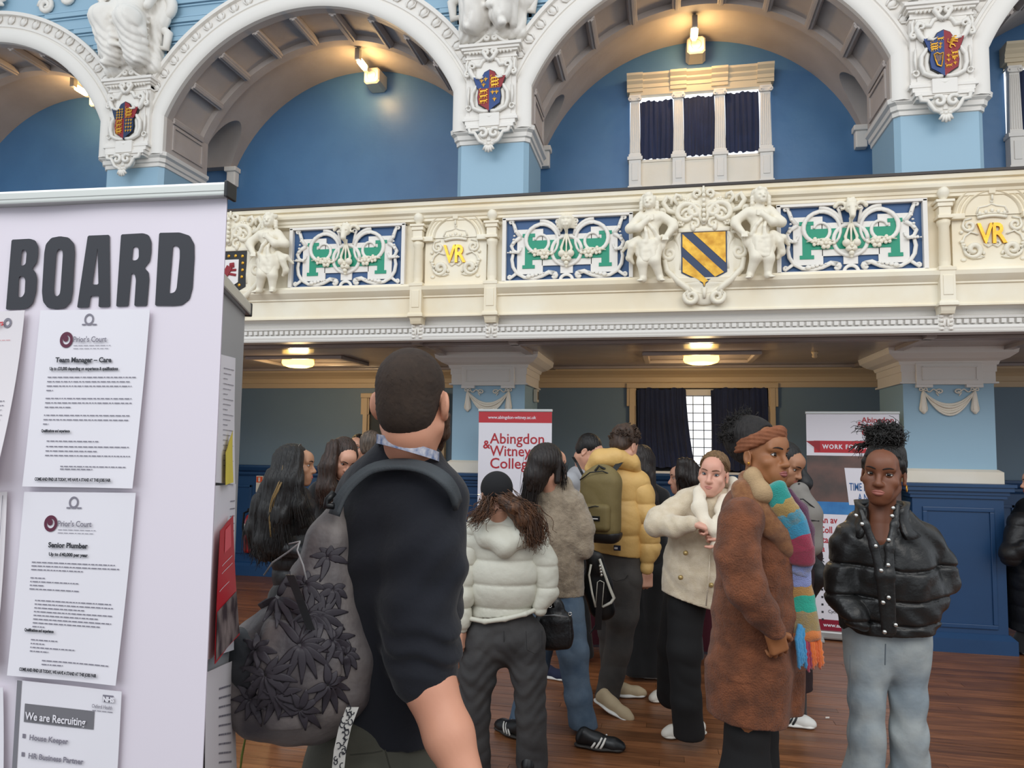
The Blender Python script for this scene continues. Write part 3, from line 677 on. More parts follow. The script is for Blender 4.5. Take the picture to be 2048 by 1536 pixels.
def monogram(cx,label):
    e=empty('monogram_panel',(cx,YF,3.1),label,'wall panel',group='gold monogram panels on the gallery front')
    p=Pl(cx,3.19,YF+.01); b=MB()
    MB().box(cx-.26,cx+.26,YF-.0,YF+.04,2.93,3.36,.003).build('panel_field',m_par,e)
    for r_,w_,o_ in ((.245,.014,.03),(.215,.01,.02),(.185,.012,.03)): rel(b,p,[(r_*math.cos(a),.12+r_*.92*math.sin(a)) for a in np.linspace(0,PI,26)],w_,o=.012,fl=o_/w_*.8)
    b.loft([[p(.25*math.cos(a),.12+.23*math.sin(a),.0) for a in np.linspace(0,PI,26)],[p(.25*math.cos(a),.12+.23*math.sin(a),.02) for a in np.linspace(0,PI,26)],[p(.0001*math.cos(a),.12,.02) for a in np.linspace(0,PI,26)]],closed=False,caps=False)
    for s in (-1,1): b.box(cx+s*.23-.045,cx+s*.23+.045,YF-.045,YF+.03,3.28,3.32,.004)
    b.poly([p(-.02,.27,.04),p(.02,.27,.04),p(.027,.36,.05),p(-.027,.36,.05)],Vector((0,.05,0)))
    b.build('arch_moulding',m_par,e,auto=50)
    b=MB()
    rel(b,p,[(u,.095+.018*math.cos(u*14)) for u in np.linspace(-.095,.095,12)],.013,o=.02); rel(b,p,[(u,.118+.016*math.cos(u*14)) for u in np.linspace(-.1,.1,12)],.008,o=.02)
    for k in range(5): b.ball(p(-.08+.04*k,.15-.0012*abs(k-2)*8,.025),(.013,.01,.016),8)
    for s in (-1,1): rel(b,p,[(s*.1,.13),(s*.085,.175),(s*.03,.185),(0,.2)],.008,o=.02)
    b.ball(p(0,.215,.02),.014,8); b.box(cx-.005,cx+.005,YF-.03,YF,3.41,3.45)
    b.build('crown',m_relief,e,smooth=True)
    text('VR','monogram_letters',m_gold,e,p(-.095,-.085,.02),(1,0,0),(0,0,1),.15,bold=.004,maxw=.19,depth=.02,spacing=.85)
    b=MB()
    for s in (-1,1):
        scrollb(b,p,s,[(.13,.1),(.18,.09),(.19,.05)]+spiral(.15,.045,.04,.012,0,-1.2,16),[.008,.014,.012,.007],o=.015)
        scrollb(b,p,s,[(.09,-.02),(.14,.0),(.18,-.03),(.2,-.08),(.18,-.14)]+spiral(.125,-.13,.06,.012,0,-1.4,20),[.006,.012,.02,.022,.012],o=.018)
        scrollb(b,p,s,[(.18,-.16),(.13,-.19),(.08,-.185)]+spiral(.07,-.16,.025,.01,-.3,.6,8),[.01,.014,.01],o=.015)
        scrollb(b,p,s,[(.0,-.09),(.03,-.11),(.05,-.09),(.04,-.07),(.02,-.08)],[.006,.01,.006],o=.015)
        leafs(b,p,[(s*(.2-.012*i),-.07-.022*i) for i in range(5)],.017,.012); b.ball(p(s*.2,-.0,.015),.014,8); b.ball(p(s*.19,-.2,.012),(.02,.01,.014),8)
    b.build('scrollwork',m_relief,e,smooth=True)
monogram(-1.66,'cream arched panel with gold initials between stubby columns, above the white puffer jacket')
monogram(2.29,'cream arched panel with gold initials below the harp shield pillar')
# ---------------------------------------------------------------- crests with cherubs
def shield_pts(w,h): 
    P_=[(-w,h*.5),(w,h*.5),(w,-.25*h)]+[(w*(1-t)**.8,-h*(.25+.18*t)) for t in (.25,.5,.75)]+[(0.06*w,-h*.46),(0,-h*.54),(-.06*w,-h*.46)]
    return P_+[(-w*(1-t)**.8,-h*(.25+.18*t)) for t in (.75,.5,.25)]+[(-w,-.25*h)]
m_gshield=mat('worn_gold_paint','#d8ab45',.32,.6,var=(14,.8,'#a8721f'),bump=(30,.3,.004))
m_nvshield=mat('shield_navy','#1d3357',.4); m_bkshield=mat('shield_black','#15161a',.4); m_red=mat('heraldic_red','#8e1c27',.45); m_shwhite=mat('shield_white','#e8e4e2',.45)
def clip_poly(pts,a,b,c):
    """keep a*u+b*v<=c"""
    out=[]
    for i in range(len(pts)):
        p,q=pts[i],pts[(i+1)%len(pts)]; dp=a*p[0]+b*p[1]-c; dq=a*q[0]+b*q[1]-c
        if dp<=0: out.append(p)
        if dp*dq<0: t=dp/(dp-dq); out.append((p[0]+t*(q[0]-p[0]),p[1]+t*(q[1]-p[1])))
    return out
def plate(name,pts,p,o,th,m,par_):
    if len(pts)<3: return
    return MB().poly([p(u,v,o) for u,v in pts],Vector((0,th,0))).build(name,m,par_)
LION=[(-.5,.35),(-.35,.5),(-.1,.5),(.0,.35),(.05,.1),(.2,-.05),(.3,-.3),(.25,-.5),(.05,-.5),(.1,-.3),(-.05,-.15),(-.1,-.3),(-.15,-.5),(-.4,-.5),(-.25,-.35),(-.3,-.1),(-.25,.05),(-.5,.0),(-.55,.12),(-.3,.2),(-.55,.25)]
def lionb(mb,p,u,v,s,o,flip=1):
    """small rampant lion from blobs"""
    for a,b_,c_,r in (((-.1,.4),(-.3,.42),0,.12),((-.1,.35),(.1,.0),0,.16),((.1,.0),(.18,-.2),0,.13),((-.05,.2),(-.4,.2),0,.06),((-.02,.05),(-.4,-.02),0,.06),((.15,-.2),(-.1,-.3),0,.07),((-.1,-.3),(-.2,-.5),0,.05),((.18,-.2),(.25,-.5),0,.07),((.25,-.5),(.1,-.52),0,.05),((.2,-.1),(.42,.0),0,.03),((.42,.0),(.35,.3),0,.03)):
        mb.tube([p(u+flip*a[0]*s,v+a[1]*s,o),p(u+flip*b_[0]*s,v+b_[1]*s,o)],r*s,6,flat=(NF,.4))
def cherub(cx,s,label):
    """s=+1: stands on the +X side of its crest and turns outward"""
    p=lambda u,v,o: Vector((cx+s*u,YF-.02-o,2.868+v))
    h=SD(.0062)
    h.ell(p(.01,.615,.12),(.05,.052,.058)).ell(p(.02,.60,.165),(.022,.015,.03),k=.02).cap(p(.022,.615,.172),p(.026,.6,.186),.006,.009,.008)
    h.ell(p(.02,.572,.155),(.02,.018,.016),k=.015); h.cap(p(.005,.575,.172),p(.038,.577,.168),.006,k=.006)
    for e_ in (-1,1): h.ell(p(.018+e_*.021,.612,.172),(.011,.01,.009),k=.006,sub=True)
    rg=np.random.default_rng(int(abs(cx)*100))
    for i in range(26):
        a=rg.uniform(0,2*PI); t=rg.uniform(.1,1.0); 
        if math.sin(a)<-.55 and t>.5: continue
        q=p(.01+.058*math.cos(a)*t,.645+.03*math.sin(a)*t-.0+.02*(1-t),.11+.04*math.cos(t*2)); h.ell(q,rg.uniform(.014,.022),k=.003)
    for e_ in (-1,1):
        for j in range(3): h.ell(p(.01+e_*.058,.61-.022*j,.11),.018,k=.005)
    h.cap(p(.005,.55,.1),p(.0,.53,.09),.028,.03)
    h.ell(p(0,.475,.085),(.088,.055,.075),k=.03).ell(p(.005,.375,.09),(.07,.058,.07),k=.03).ell(p(0,.3,.08),(.08,.06,.055),k=.03)
    for e_ in (-1,1): h.ell(p(e_*.04,.495,.125),(.035,.02,.028),k=.02)
    h.chain([p(.08,.51,.09),p(.155,.42,.10),p(.09,.41,.15),p(.02,.47,.155)],[.038,.034,.03,.022],.02)
    for j in range(4): h.cap(p(.02,.465+.012*j,.155),p(-.02,.47+.012*j,.15),.008,.006,.004)
    h.chain([p(-.08,.51,.09),p(-.165,.45,.09),p(-.17,.42,.1),p(-.12,.345,.13)],[.038,.034,.032,.022],.02)
    for j in range(4): h.cap(p(-.125+.01*j,.345,.14),p(-.13+.014*j,.31,.15),.007,.006,.004)
    h.chain([p(.045,.28,.09),p(.06,.15,.12),p(.055,.035,.10)],[.055,.042,.026],.02)
    h.chain([p(-.04,.28,.09),p(-.03,.16,.13),p(-.07,.04,.09)],[.055,.042,.026],.02)
    h.cap(p(.055,.025,.1),p(.075,.01,.145),.024,.016).cap(p(-.07,.03,.09),p(-.085,.01,.135),.024,.016)
    for j in range(4):
        h.cap(p(.06+.009*j,.01,.15),p(.064+.011*j,.006,.165),.008,.006,.003); h.cap(p(-.1+.009*j,.01,.14),p(-.104+.011*j,.006,.155),.008,.006,.003)
    body=[h.mesh()]
    o=tag(meshobj('cherub_figure',body,m_relief),label,'statue','plaster cherubs on the gallery front')
    d=SD(.0075)
    for j in range(5):
        t=j/4; d.chain([p(-.09,.35-.02*j,.09),p(-.02,.30-.03*j,.145),p(.05,.30-.035*j,.145),p(.095,.34-.03*j,.1)],[.02,.018,.018,.02],.022)
    d.chain([p(.09,.34,.1),p(.14,.28,.11),p(.16,.2,.08),p(.13,.16,.07)],[.026,.03,.026,.014],.01).chain([p(.11,.33,.11),p(.17,.31,.09),p(.21,.26,.06)],[.02,.022,.012],.01)
    d.chain([p(.03,.46,.14),p(-.02,.40,.15),p(-.06,.33,.13)],[.014,.016,.02],.01).chain([p(.05,.44,.14),p(.03,.38,.155),p(.03,.3,.15)],[.012,.014,.02],.01)
    d.folds(.007,70,3,(1,.6,1))
    meshobj('loin_cloth',d.mesh(),m_relief,o)
    return o
def crest(cx,kind,label):
    e=empty('crest',(cx,YF,3.1),label,'coat of arms',group='painted shields on the gallery front')
    p=Pl(cx,3.05,YF-.02); S=shield_pts(.158,.40)
    plate('shield_rim',[(u*1.06,v*1.05) for u,v in S],p,.05,.03,m_bkshield if kind else m_nvshield,e)
    if kind==0:
        f=1/math.sqrt(2); 
        for i,(c0,c1) in enumerate(((-9,-.1),(-.1,-.045),(-.045,.025),(.025,.085),(.085,9))):
            q=clip_poly(S,f,f*1.0,c1) if c1<9 else S
            q=clip_poly(q,-f,-f,-c0) if c0>-9 else q
            if q: plate('gold_field' if i%2==0 else 'navy_band',q,p,.056 if i%2==0 else .053,.01,m_gshield if i%2==0 else m_nvshield,e)
    else:
        inner=[(u*.62,v*.66-.0) for u,v in S]; plate('white_field',inner,p,.056,.01,m_shwhite,e)
        b=MB(); 
        for i in range(14):
            t=i/14; q=[(u*.83,v*.86) for u,v in S]; n=len(q)
        per=[(-.13,.16),(-.065,.165),(0,.165),(.065,.165),(.13,.16),(.135,.1),(.135,.04),(.13,-.02),(.11,-.09),(.06,-.14),(0,-.18),(-.06,-.14),(-.11,-.09),(-.13,-.02),(-.135,.04),(-.135,.1)]
        for u,v in per: b.ball(p(u,v,.052),(.014,.006,.014),10)
        b.build('gold_roundel',m_gold,e)
        b=MB(); lionb(b,p,0,.0,.2,.06,-1); b.build('red_lion',m_red,e)
    b=MB()
    # strapwork surround, scrolls left and right, crown of scrolls, bottom volutes
    b.box(cx-.19,cx+.19,YF-.08,YF-.02,3.255,3.285,.006)
    for s in (-1,1):
        scrollb(b,p,s,[(.17,.22),(.2,.16),(.18,.1),(.17,.0),(.175,-.08)],[.02,.024,.02,.018,.018],o=.03,fl=1.2)
        scrollb(b,p,s,[(.19,.2),(.24,.2),(.285,.15),(.30,.08)]+spiral(.255,.05,.05,.012,0,-1.3,22),[.014,.02,.022,.018,.01],o=.03,fl=1.2)
        scrollb(b,p,s,[(.29,.0),(.275,-.08),(.2,-.16),(.13,-.215),(.095,-.26)],[.02,.024,.026,.026,.022],o=.035,fl=1.2)
        scrollb(b,p,s,[(.13,-.2),(.12,-.24),(.13,-.28)]+spiral(.095,-.29,.055,.012,.12,-1.35,24),[.016,.02,.022,.018,.01],o=.04,fl=1.2)
        scrollb(b,p,s,[(.2,-.04),(.21,-.12),(.15,-.2),(.06,-.25),(0,-.27)],[.018,.02,.022,.02,.016],o=.02,fl=1.2)
        # upper scrolls
        scrollb(b,p,s,[(.0,.26),(.03,.33),(.02,.40)]+spiral(.065,.37,.05,.012,.3,-1.1,20),[.016,.02,.02,.016,.009],o=.045,fl=1.3)
        scrollb(b,p,s,spiral(.13,.35,.09,.03,.55,-.7,24),[.018,.024,.02,.012],o=.045,fl=1.3)
        scrollb(b,p,s,spiral(.115,.34,.05,.012,.0,1.2,16),[.012,.016,.008],o=.05,fl=1.2)
        scrollb(b,p,s,spiral(.045,.50,.034,.01,-.25,.95,14),[.012,.016,.009],o=.05,fl=1.3)
        scrollb(b,p,s,[(.19,.42),(.22,.47),(.2,.5),(.17,.49),(.165,.46)],[.014,.018,.01],o=.045,fl=1.2)
        scrollb(b,p,s,[(.2,.36),(.26,.38),(.30,.44),(.27,.49),(.235,.47),(.24,.43)],[.018,.024,.02,.012],o=.04,fl=1.3)
        scrollb(b,p,s,[(.16,.27),(.22,.27),(.27,.33),(.31,.34)]+spiral(.3,.37,.03,.012,-.2,.6,10),[.014,.02,.02,.01],o=.04,fl=1.2)
        scrollb(b,p,s,spiral(.07,.27,.04,.014,.2,1.2,14),[.012,.014,.008],o=.05,fl=1.2)
        flower(b,p,s*.17,.28,.03,.045); flower(b,p,s*.12,.45,.026,.045,5); b.ball(p(s*.08,.235,.06),(.02,.018,.028),8)
    for i in range(6): b.ball(p(0,.29+.038*i,.075),(.015,.014,.017),8)
    rel(b,p,[(0,.5),(0,.56)],[.02,.008],o=.05); rel(b,p,[(0,-.3),(0,-.22)],[.012,.02],o=.045)
    b.build('scroll_surround',m_relief,e,smooth=True)
    # soft plate behind the scrolls
    h=SD(.009); q=lambda u,v,o=0: p(u,v,o)
    h.box(q(0,.02,.015),(.22,.03,.22),rd=.02,k=.03).ell(q(0,.37,.015),(.24,.035,.17),k=.04).ell(q(0,-.25,.01),(.13,.03,.10),k=.04)
    for s in (-1,1): h.ell(q(s*.24,.03,.01),(.07,.03,.13),k=.03)
    meshobj('backing_plate',h.mesh(),m_relief,e)
crest(.30,0,'gold shield with two navy diagonal bands in a scrolled surround')
crest(-3.66,1,'black shield with gold dots and red lion, half hidden by the job board')
cherub(.30-.395,-1,'plaster cherub on the lion mask side of the gold and navy shield')
cherub(.30+.395,1,'plaster cherub on the harp shield side of the gold and navy shield')
cherub(-3.66+.395,1,'plaster cherub beside the black shield next to the job board')
# ================================================================ painted shields and pilaster ornament on the upper piers
def fleur(mb,p,u,v,s,o):
    mb.tube([p(u,v-.5*s,o),p(u,v+.1*s,o),p(u,v+.55*s,o)],[.08*s,.16*s,.03*s],6,flat=(NF,.4))
    for k in (-1,1): mb.tube([p(u+k*.05*s,v-.1*s,o),p(u+k*.25*s,v+.2*s,o),p(u+k*.42*s,v+.1*s,o),p(u+k*.36*s,v-.05*s,o)],[.06*s,.1*s,.07*s,.03*s],6,flat=(NF,.4))
    mb.tube([p(u-.25*s,v-.12*s,o),p(u+.25*s,v-.12*s,o)],.05*s,6,flat=(NF,.4))
def walklion(mb,p,u,v,s,o):
    for a,b_,r in (((-.45,.05),(.35,.1),.13),((.35,.15),(.5,.25),.13),((-.35,0),(-.45,-.35),.06),((-.2,0),(-.2,-.35),.05),((.15,.0),(.1,-.35),.05),((.3,.05),(.5,-.2),.05),((-.45,.1),(-.55,.35),.04),((-.55,.35),(-.35,.45),.04)):
        mb.tube([p(u+a[0]*s,v+a[1]*s,o),p(u+b_[0]*s,v+b_[1]*s,o)],r*s,6,flat=(NF,.4))
def pier_ornament(cx,kind,label,lab2):
    e=empty('pilaster_cartouche',(cx,YP,4.4),lab2,'wall ornament',group='white cartouches on the upper pillars')
    b=MB(); b.box(cx-.25,cx+.25,6.9,6.998,4.76,5.5,.004)
    b.box(cx-.205,cx+.205,6.885,6.9,4.80,5.4,.004)
    for z0,z1,hw,yo in ((5.40,5.42,.26,.02),(5.42,5.455,.25,.01),(5.455,5.475,.27,.04),(5.475,5.50,.29,.06),(5.50,5.53,.31,.08)): b.box(cx-hw,cx+hw,6.9-yo,7.02,z0,z1,.003)
    for z0,z1,hw,yo in ((4.80,4.83,.26,.02),(4.77,4.80,.275,.035),(4.73,4.77,.25,.03),(4.69,4.73,.235,.045),(4.665,4.69,.22,.03)): b.box(cx-hw,cx+hw,6.9-yo,7.02,z0,z1,.004); 
    b.box(cx-.1,cx+.1,6.84,6.9,4.70,4.83,.004)
    b.poly([Vector((cx+u,6.92,z)) for u,z in ((-.20,5.53),(.20,5.53),(.16,5.60),(.15,5.68),(-.15,5.68),(-.16,5.60))],Vector((0,.09,0)))
    b.build('pilaster_panel',m_white,e)
    p=Pl(cx,5.02,6.885); b=MB()
    for s in (-1,1):
        scrollb(b,p,s,[(.16,.515),(.1,.55),(.05,.6)]+spiral(.035,.575,.03,.01,.25,-.9,14),[.014,.018,.009],o=.03)
        scrollb(b,p,s,[(.0,.33),(.035,.36),(.055,.4)]+spiral(.04,.415,.03,.01,0,1.1,12),[.02,.018,.01],o=.05,fl=1.2)
        # cartouche outline
        scrollb(b,p,s,[(.02,.36),(.075,.34),(.10,.29),(.15,.30),(.195,.33),(.21,.28),(.19,.22),(.165,.18),(.13,.155),(.115,.11),(.14,.07),(.175,.02),(.18,-.06),(.16,-.13),(.10,-.16),(.05,-.17),(.0,-.16)],[.018,.022,.02,.024,.026,.022,.018,.02,.02,.02,.02],o=.03,fl=1.1,n=7)
        scrollb(b,p,s,[(.13,.165),(.09,.15),(.06,.165)],[.018,.012,.006],o=.06)
        scrollb(b,p,s,spiral(.175,.285,.035,.012,-.1,.9,12),[.012,.014,.008],o=.045)
        # side drops
        scrollb(b,p,s,[(.225,.36),(.24,.33),(.235,.26)]+spiral(.232,.22,.025,.01,.1,-.9,10),[.012,.016,.009],o=.02)
        scrollb(b,p,s,[(.215,.1),(.22,.0),(.215,-.1)],[.01,.014,.01],o=.01); scrollb(b,p,s,spiral(.215,-.12,.028,.02,0,1,12),.009,o=.01)
        # console volutes
        scrollb(b,p,s,[(.2,-.33),(.19,-.38),(.14,-.385),(.12,-.42),(.09,-.47),(.03,-.5)],[.016,.02,.018,.02,.02,.016],o=.04,fl=1.1)
        scrollb(b,p,s,spiral(.055,-.40,.05,.014,.1,1.2,18),[.016,.02,.01],o=.06,fl=1.1)
        for i in range(4): b.ball(p(s*(-.19+.04*i) if False else s*(.1+.035*i),.43,.03),(.013,.015,.018),8)
    for i in range(5):
        a=(i-2)*.42; b.tube([p(0,-.5,.03),p(.045*math.sin(a),-.5-.05*math.cos(a)*.9,.05),p(.07*math.sin(a),-.5-.085*math.cos(a),.04)],[.008,.014,.012],6)
    for i in range(3): b.ball(p(-.035+.035*i,-.5,.04),(.02,.02,.016),8)
    rel(b,p,[(-.08,-.2),(0,-.225),(.08,-.2)],[.008,.022,.008],o=.03); b.box(cx-.02,cx+.02,6.84,6.89,4.55,4.68,.005)
    b.build('scrollwork',m_relief2,e,smooth=True)
    h=SD(.01)
    h.box(p(0,.07,.0),(.15,.03,.19),rd=.03,k=.03).ell(p(0,-.12,.0),(.14,.03,.06),k=.03).ell(p(0,.3,.0),(.17,.03,.07),k=.03).ell(p(0,-.42,.01),(.13,.03,.08),k=.03)
    meshobj('backing_plate',h.mesh(),m_relief2,e)
    # the painted shield itself
    sh=empty('painted_shield',(cx,6.85,5.0),label,'coat of arms',group='painted shields on the upper pillars')
    q=Pl(cx,5.04,6.85)
    S=[(0,.215),(.05,.19),(.075,.145),(.16,.15),(.125,.05),(.105,.02),(.115,-.05),(.105,-.12),(.05,-.155),(0,-.195)]; S=S+mir(S[1:-1])[::-1]; S=S[::-1]
    plate('shield_rim',[(u*1.05,v*1.04) for u,v in S],q,.012,.03,m_bkshield,sh)
    TL=clip_poly(clip_poly(S,1,0,0),0,-1,-.03); TR=clip_poly(clip_poly(S,-1,0,0),0,-1,-.03); BL=clip_poly(clip_poly(S,1,0,0),0,1,.03); BR=clip_poly(clip_poly(S,-1,0,0),0,1,.03)
    blue=mat('heraldic_blue','#1d3f7c',.4); gold=m_gold; dkb=m_bkshield; gr=mat('heraldic_gold_field','#c48a2c',.35,.5)
    if kind=='harp': cols=(blue,m_red,blue,m_red)
    elif kind=='lily': cols=(blue,m_red,m_red,blue)
    else: cols=(m_nvshield,m_red,m_red,m_nvshield)
    for nm,pp,cc in zip(('quarter',)*4,(TL,TR,BL,BR),cols): plate('quarter',pp,q,.02,.01,cc,sh)
    b=MB()
    if kind=='lily':
        for u,v in ((-.075,.105),(-.035,.12),(-.055,.065),(.035,-.015),(.075,-.015),(.055,-.085)): fleur(b,q,u,v,.045,.026)
        for u in (.055,): 
            for v in (.125,.09,.055): walklion(b,q,u,v,.075,.026)
        for v in (.0,-.05,-.1): walklion(b,q,-.055,v,.075,.026)
    elif kind=='lion':
        for v in (.125,.09,.055): walklion(b,q,.055,v,.075,.026)
        for v in (.0,-.045,-.09,-.12): walklion(b,q,-.055,v,.07,.026)
        for i in range(4):
            for j in range(3): fleur(b,q,-.085+.03*j,.13-.03*i if i<4 else 0,.03,.026); fleur(b,q,.03+.03*j,.005-.038*i,.03,.026)
    else:
        for v in (.09,.065,.045): walklion(b,q,-.08,v,.055,.026)
        for u,v in ((-.09,.13),(-.03,.09),(-.035,.06),(.03,-.02),(.03,-.06),(.08,-.09),(.075,-.05)): fleur(b,q,u,v,.035,.026)
        for v in (.0,-.035): walklion(b,q,.08,v,.05,.026)
        lionb(b,q,.065,.10,.1,.03,-1); walklion(b,q,-.03,.135,.05,.026); walklion(b,q,.03,-.11,.05,.026)
        b.tube([q(-.085,0,.026),q(-.075,-.05,.03),q(-.06,-.1,.03),q(-.03,-.115,.03)],[.005,.007,.008,.006],6)
        b.tube([q(-.085,0,.026),q(-.06,.01,.03),q(-.04,-.003,.03),q(-.012,.008,.03)],[.005,.006,.006,.004],6); b.tube([q(-.012,.008,.03),q(-.018,-.05,.03),q(-.03,-.115,.03)],[.004,.006,.006],6)
        for i in range(6): b.tube([q(-.075+.01*i,.002,.028),q(-.068+.009*i,-.03-.012*(5-i)*.6-.02,.028)],.0012,4)
    tag(b.build('gold_charges',gold,sh),kind='stuff')
pier_ornament(-5.68,'lion','red and black quartered shield on the pillar above the job board','white scrolled cartouche on the pillar above the job board')
pier_ornament(-1.65,'lily','blue and red shield with gold lilies on the middle pillar','white scrolled cartouche on the middle pillar')
pier_ornament(2.38,'harp','red and blue shield with a gold harp','white scrolled cartouche on the pillar with the harp shield')
# ================================================================ seated plaster statues between the arches
def statue(cx,v,label):
    p=lambda u,w_,o: Vector((cx+u,YP-o,5.62+w_))
    h=SD(.0105); s=v
    # skirt over knees, falling folds, feet, torso, arms, head
    h.chain([p(-.05,.62,.16),p(-.18*s,.50,.34),p(-.12*s,.14,.26)],[.17,.13,.11],.06); h.chain([p(.08,.62,.16),p(.14*s,.44,.36),p(.16*s,.10,.24)],[.17,.13,.12],.06)
    h.cap(p(-.1*s,.06,.22),p(-.16*s,.02,.32),.05,.035).cap(p(.14*s,.04,.22),p(.2*s,.02,.30),.05,.035)
    for i in range(9):
        u=-.24+.06*i; h.chain([p(u*.7,.6,.22+.06*math.sin(i*2.)),p(u+.03*math.sin(i),.33,.30),p(u*1.15+.04*math.sin(i*3),.08,.18)],[.03,.035,.03],.035)
    for i in range(5): h.chain([p(-.3*s,.62-.07*i,.12),p(-.05*s,.50-.08*i,.36),p(.25*s,.55-.07*i,.2)],[.02,.028,.02],.025)
    h.ell(p(0,.9,.16),(.2,.15,.26),k=.06).ell(p(0,.72,.16),(.22,.16,.14),k=.05).cap(p(0,1.1,.15),p(0,1.22,.16),.07,.06).ell(p(0,1.3,.18),(.095,.1,.12))
    h.chain([p(-.2,1.06,.15),p(-.34,.85,.2),p(-.2,.7,.36)],[.07,.06,.045],.03).chain([p(.2,1.06,.15),p(.36,.86,.2),p(.3,.62,.28)],[.07,.06,.045],.03)
    h.box(p(0,.4,.06),(.34,.08,.42),rd=.06,k=.05)
    h.ell(p(-.3*s,.36,.1),(.13,.09,.12),k=.04).ell(p(.32*s,.62,.1),(.13,.08,.2),k=.04)
    h.folds(.012,38,int(abs(cx)*10),(1,.3,.35)).disp(lambda X_,Y_,Z_:-.010*np.abs(np.sin(X_*34+9*np.sin(Z_*4.3+cx)+3*np.sin(Y_*9)))*np.clip((6.35-Z_)*4,0.25,1)+.004).cut((0,YP-.002,0),(0,1,0))
    o=tag(meshobj('seated_statue',h.mesh(),m_relief2),label,'statue','seated plaster figures between the arches')
    q=Pl(cx,5.62,YP-.05)
    for k in (-1,1):
        b=MB()
        rel(b,q,[(k*(.36+.12*math.sin(t)*(1-.1*t)),.68+.13*math.cos(t)*(1-.1*t)) for t in np.linspace(-.8,4.6,18)],[.05,.06,.05,.03],o=.05,n=14); rel(b,q,[(k*.3,.5),(k*.42,.4),(k*.4,.24),(k*.3,.26)],[.05,.05,.04,.02],o=.03,n=14)
        b.build('side_scroll',m_relief2,o,smooth=True)
    return o
statue(-5.68,1,'white seated draped figure on the pillar above the job board'); statue(-1.65,-1,'white seated draped figure above the shield with gold lilies')
statue(2.38,1,'white seated draped figure above the harp shield, only its feet showing')
def wallscroll():
    b=MB(); q=Pl(0,0,YP-.01)
    for u,v in ((-6.62,6.62),(-6.9,6.55)):
        pts=spiral(u,v,.10,.02,.5,-1.3,22); rel(b,q,pts,[.02,.03,.02],o=.02)
    rel(b,q,[(-6.85,6.7),(-6.7,6.75),(-6.5,6.66),(-6.3,6.7)],[.02,.035,.02],o=.02)
    return tag(b.build('scroll_relief',m_relief2,smooth=True),'white curling scroll relief on the pale blue wall above the first arch','wall ornament')
wallscroll()
h=SD(.012); q=lambda u,v,o: Vector((-7.6+u,YP-.06-o,6.62+v))
h.ell(q(0,.06,.05),(.1,.1,.13)).ell(q(0,.03,.14),(.03,.03,.04)).cap(q(-.04,-.02,.13),q(.04,-.02,.13),.014)
for s in (-1,1): h.ell(q(s*.04,.08,.14),(.02,.02,.014),sub=True,k=.01)
for i in range(14): a=i/13*PI*1.5-.25*PI; h.cap(q(.1*math.cos(a),.08+.12*math.sin(a),.04),q(.17*math.cos(a+.2),.08+.17*math.sin(a+.2),.0),.04,.02,.02)
tag(meshobj('face_keystone',h.mesh(),m_relief2),'white bearded face keystone on the arch nearest the job board','wall ornament')
# ================================================================ lamps, speakers and small fittings
m_glow=mat('warm_lamp_glass','#fff2c8',.3,emit=('#ffdb8c',9)); m_glow2=mat('warm_oval_glass','#ffe9a8',.3,emit=('#ffc95a',5)); m_spk=mat('speaker_box_paint','#d8d2c4',.5)
def plight(n,loc,pw,c,r=.05):
    l=bpy.data.lights.new(n,'POINT'); l.energy=pw; l.color=c; l.shadow_soft_size=r; o=bpy.data.objects.new(n,l); sc.collection.objects.link(o); o.location=loc; return o
for i,cx in enumerate(BAYS[:3]):
    z=6.10; x=cx-.03+(.2 if i==1 else 0)
    if i==0: x=cx+.35
    e=empty('vault_lamp',(x,8.0,z),['glowing warm lamp in the vault above the job board end','glowing warm lamp under the vault of the plain blue recess','glowing warm lamp above the classical upper window'][i],'lamp','warm lamps under the vaults')
    MB().box(x-.03,x+.03,7.88,7.95,z-.02,z+.12,.01).box(x-.012,x+.012,7.9,7.94,z+.1,z+.16).build('housing',m_grey,e)
    MB().lathe((x,7.95,z),[(.0,0),(.034,.005),(.04,.02),(.04,.16),(.034,.175),(0,.18)],14,Vector((0,1,0))).build('glass_tube',m_glow,e,smooth=True)
    MB().box(x-.03,x+.03,8.13,8.18,z-.035,z+.04,.01).build('end_cap',m_grey,e)
    plight('vault_lamp_light',(x,8.04,z-.09),13,(1,.62,.25),.06)
    z2=6.12 if i!=1 else 6.10
    s=empty('speaker',(x+.03,8.35,z2),['pale boxy loudspeaker beside the lamp at the job board end','pale boxy loudspeaker below the lamp of the plain blue recess','pale boxy loudspeaker above the classical upper window'][i],'speaker','pale loudspeakers under the vaults')
    b=MB().loft([[Vector((x+.03+a*h,y,z2-.03+b_*h)) for a,b_ in ((-1,-.7),(-.7,-1),(.7,-1),(1,-.7),(1,.7),(.7,1),(-.7,1),(-1,.7))] for y,h in ((8.25,.085),(8.27,.10),(8.49,.11))])
    b.build('cabinet',m_spk,s); MB().lathe((x+.03,8.252,z2-.03),[(.05,0),(.055,-.006),(.06,0)],18,Vector((0,1,0))).build('grille_ring',m_grey,s,smooth=True)
for i,cx in enumerate(BAYS[1:3]):
    x=cx-.02+(-.06 if i==0 else 0); y=7.2
    e=empty('ceiling_lamp',(x,y,2.5),['glowing oval lamp on the gallery ceiling beside the shaven headed man','glowing oval lamp on the gallery ceiling over the navy curtained window'][i],'lamp','oval ceiling lamps under the gallery')
    MB().lathe((x,y,2.40),[(.0,-.0),(.10,.004),(.15,.02),(.165,.045),(.16,.08),(.15,.09)],28).build('glass_bowl',m_glow2,e,smooth=True)
    MB().lathe((x,y,2.485),[(.17,0),(.175,.006),(.16,.015),(0,.015)],28).build('rim',m_tan,e,smooth=True)
    plight('ceiling_lamp_light',(x,y,2.34),15,(1,.72,.38),.1)
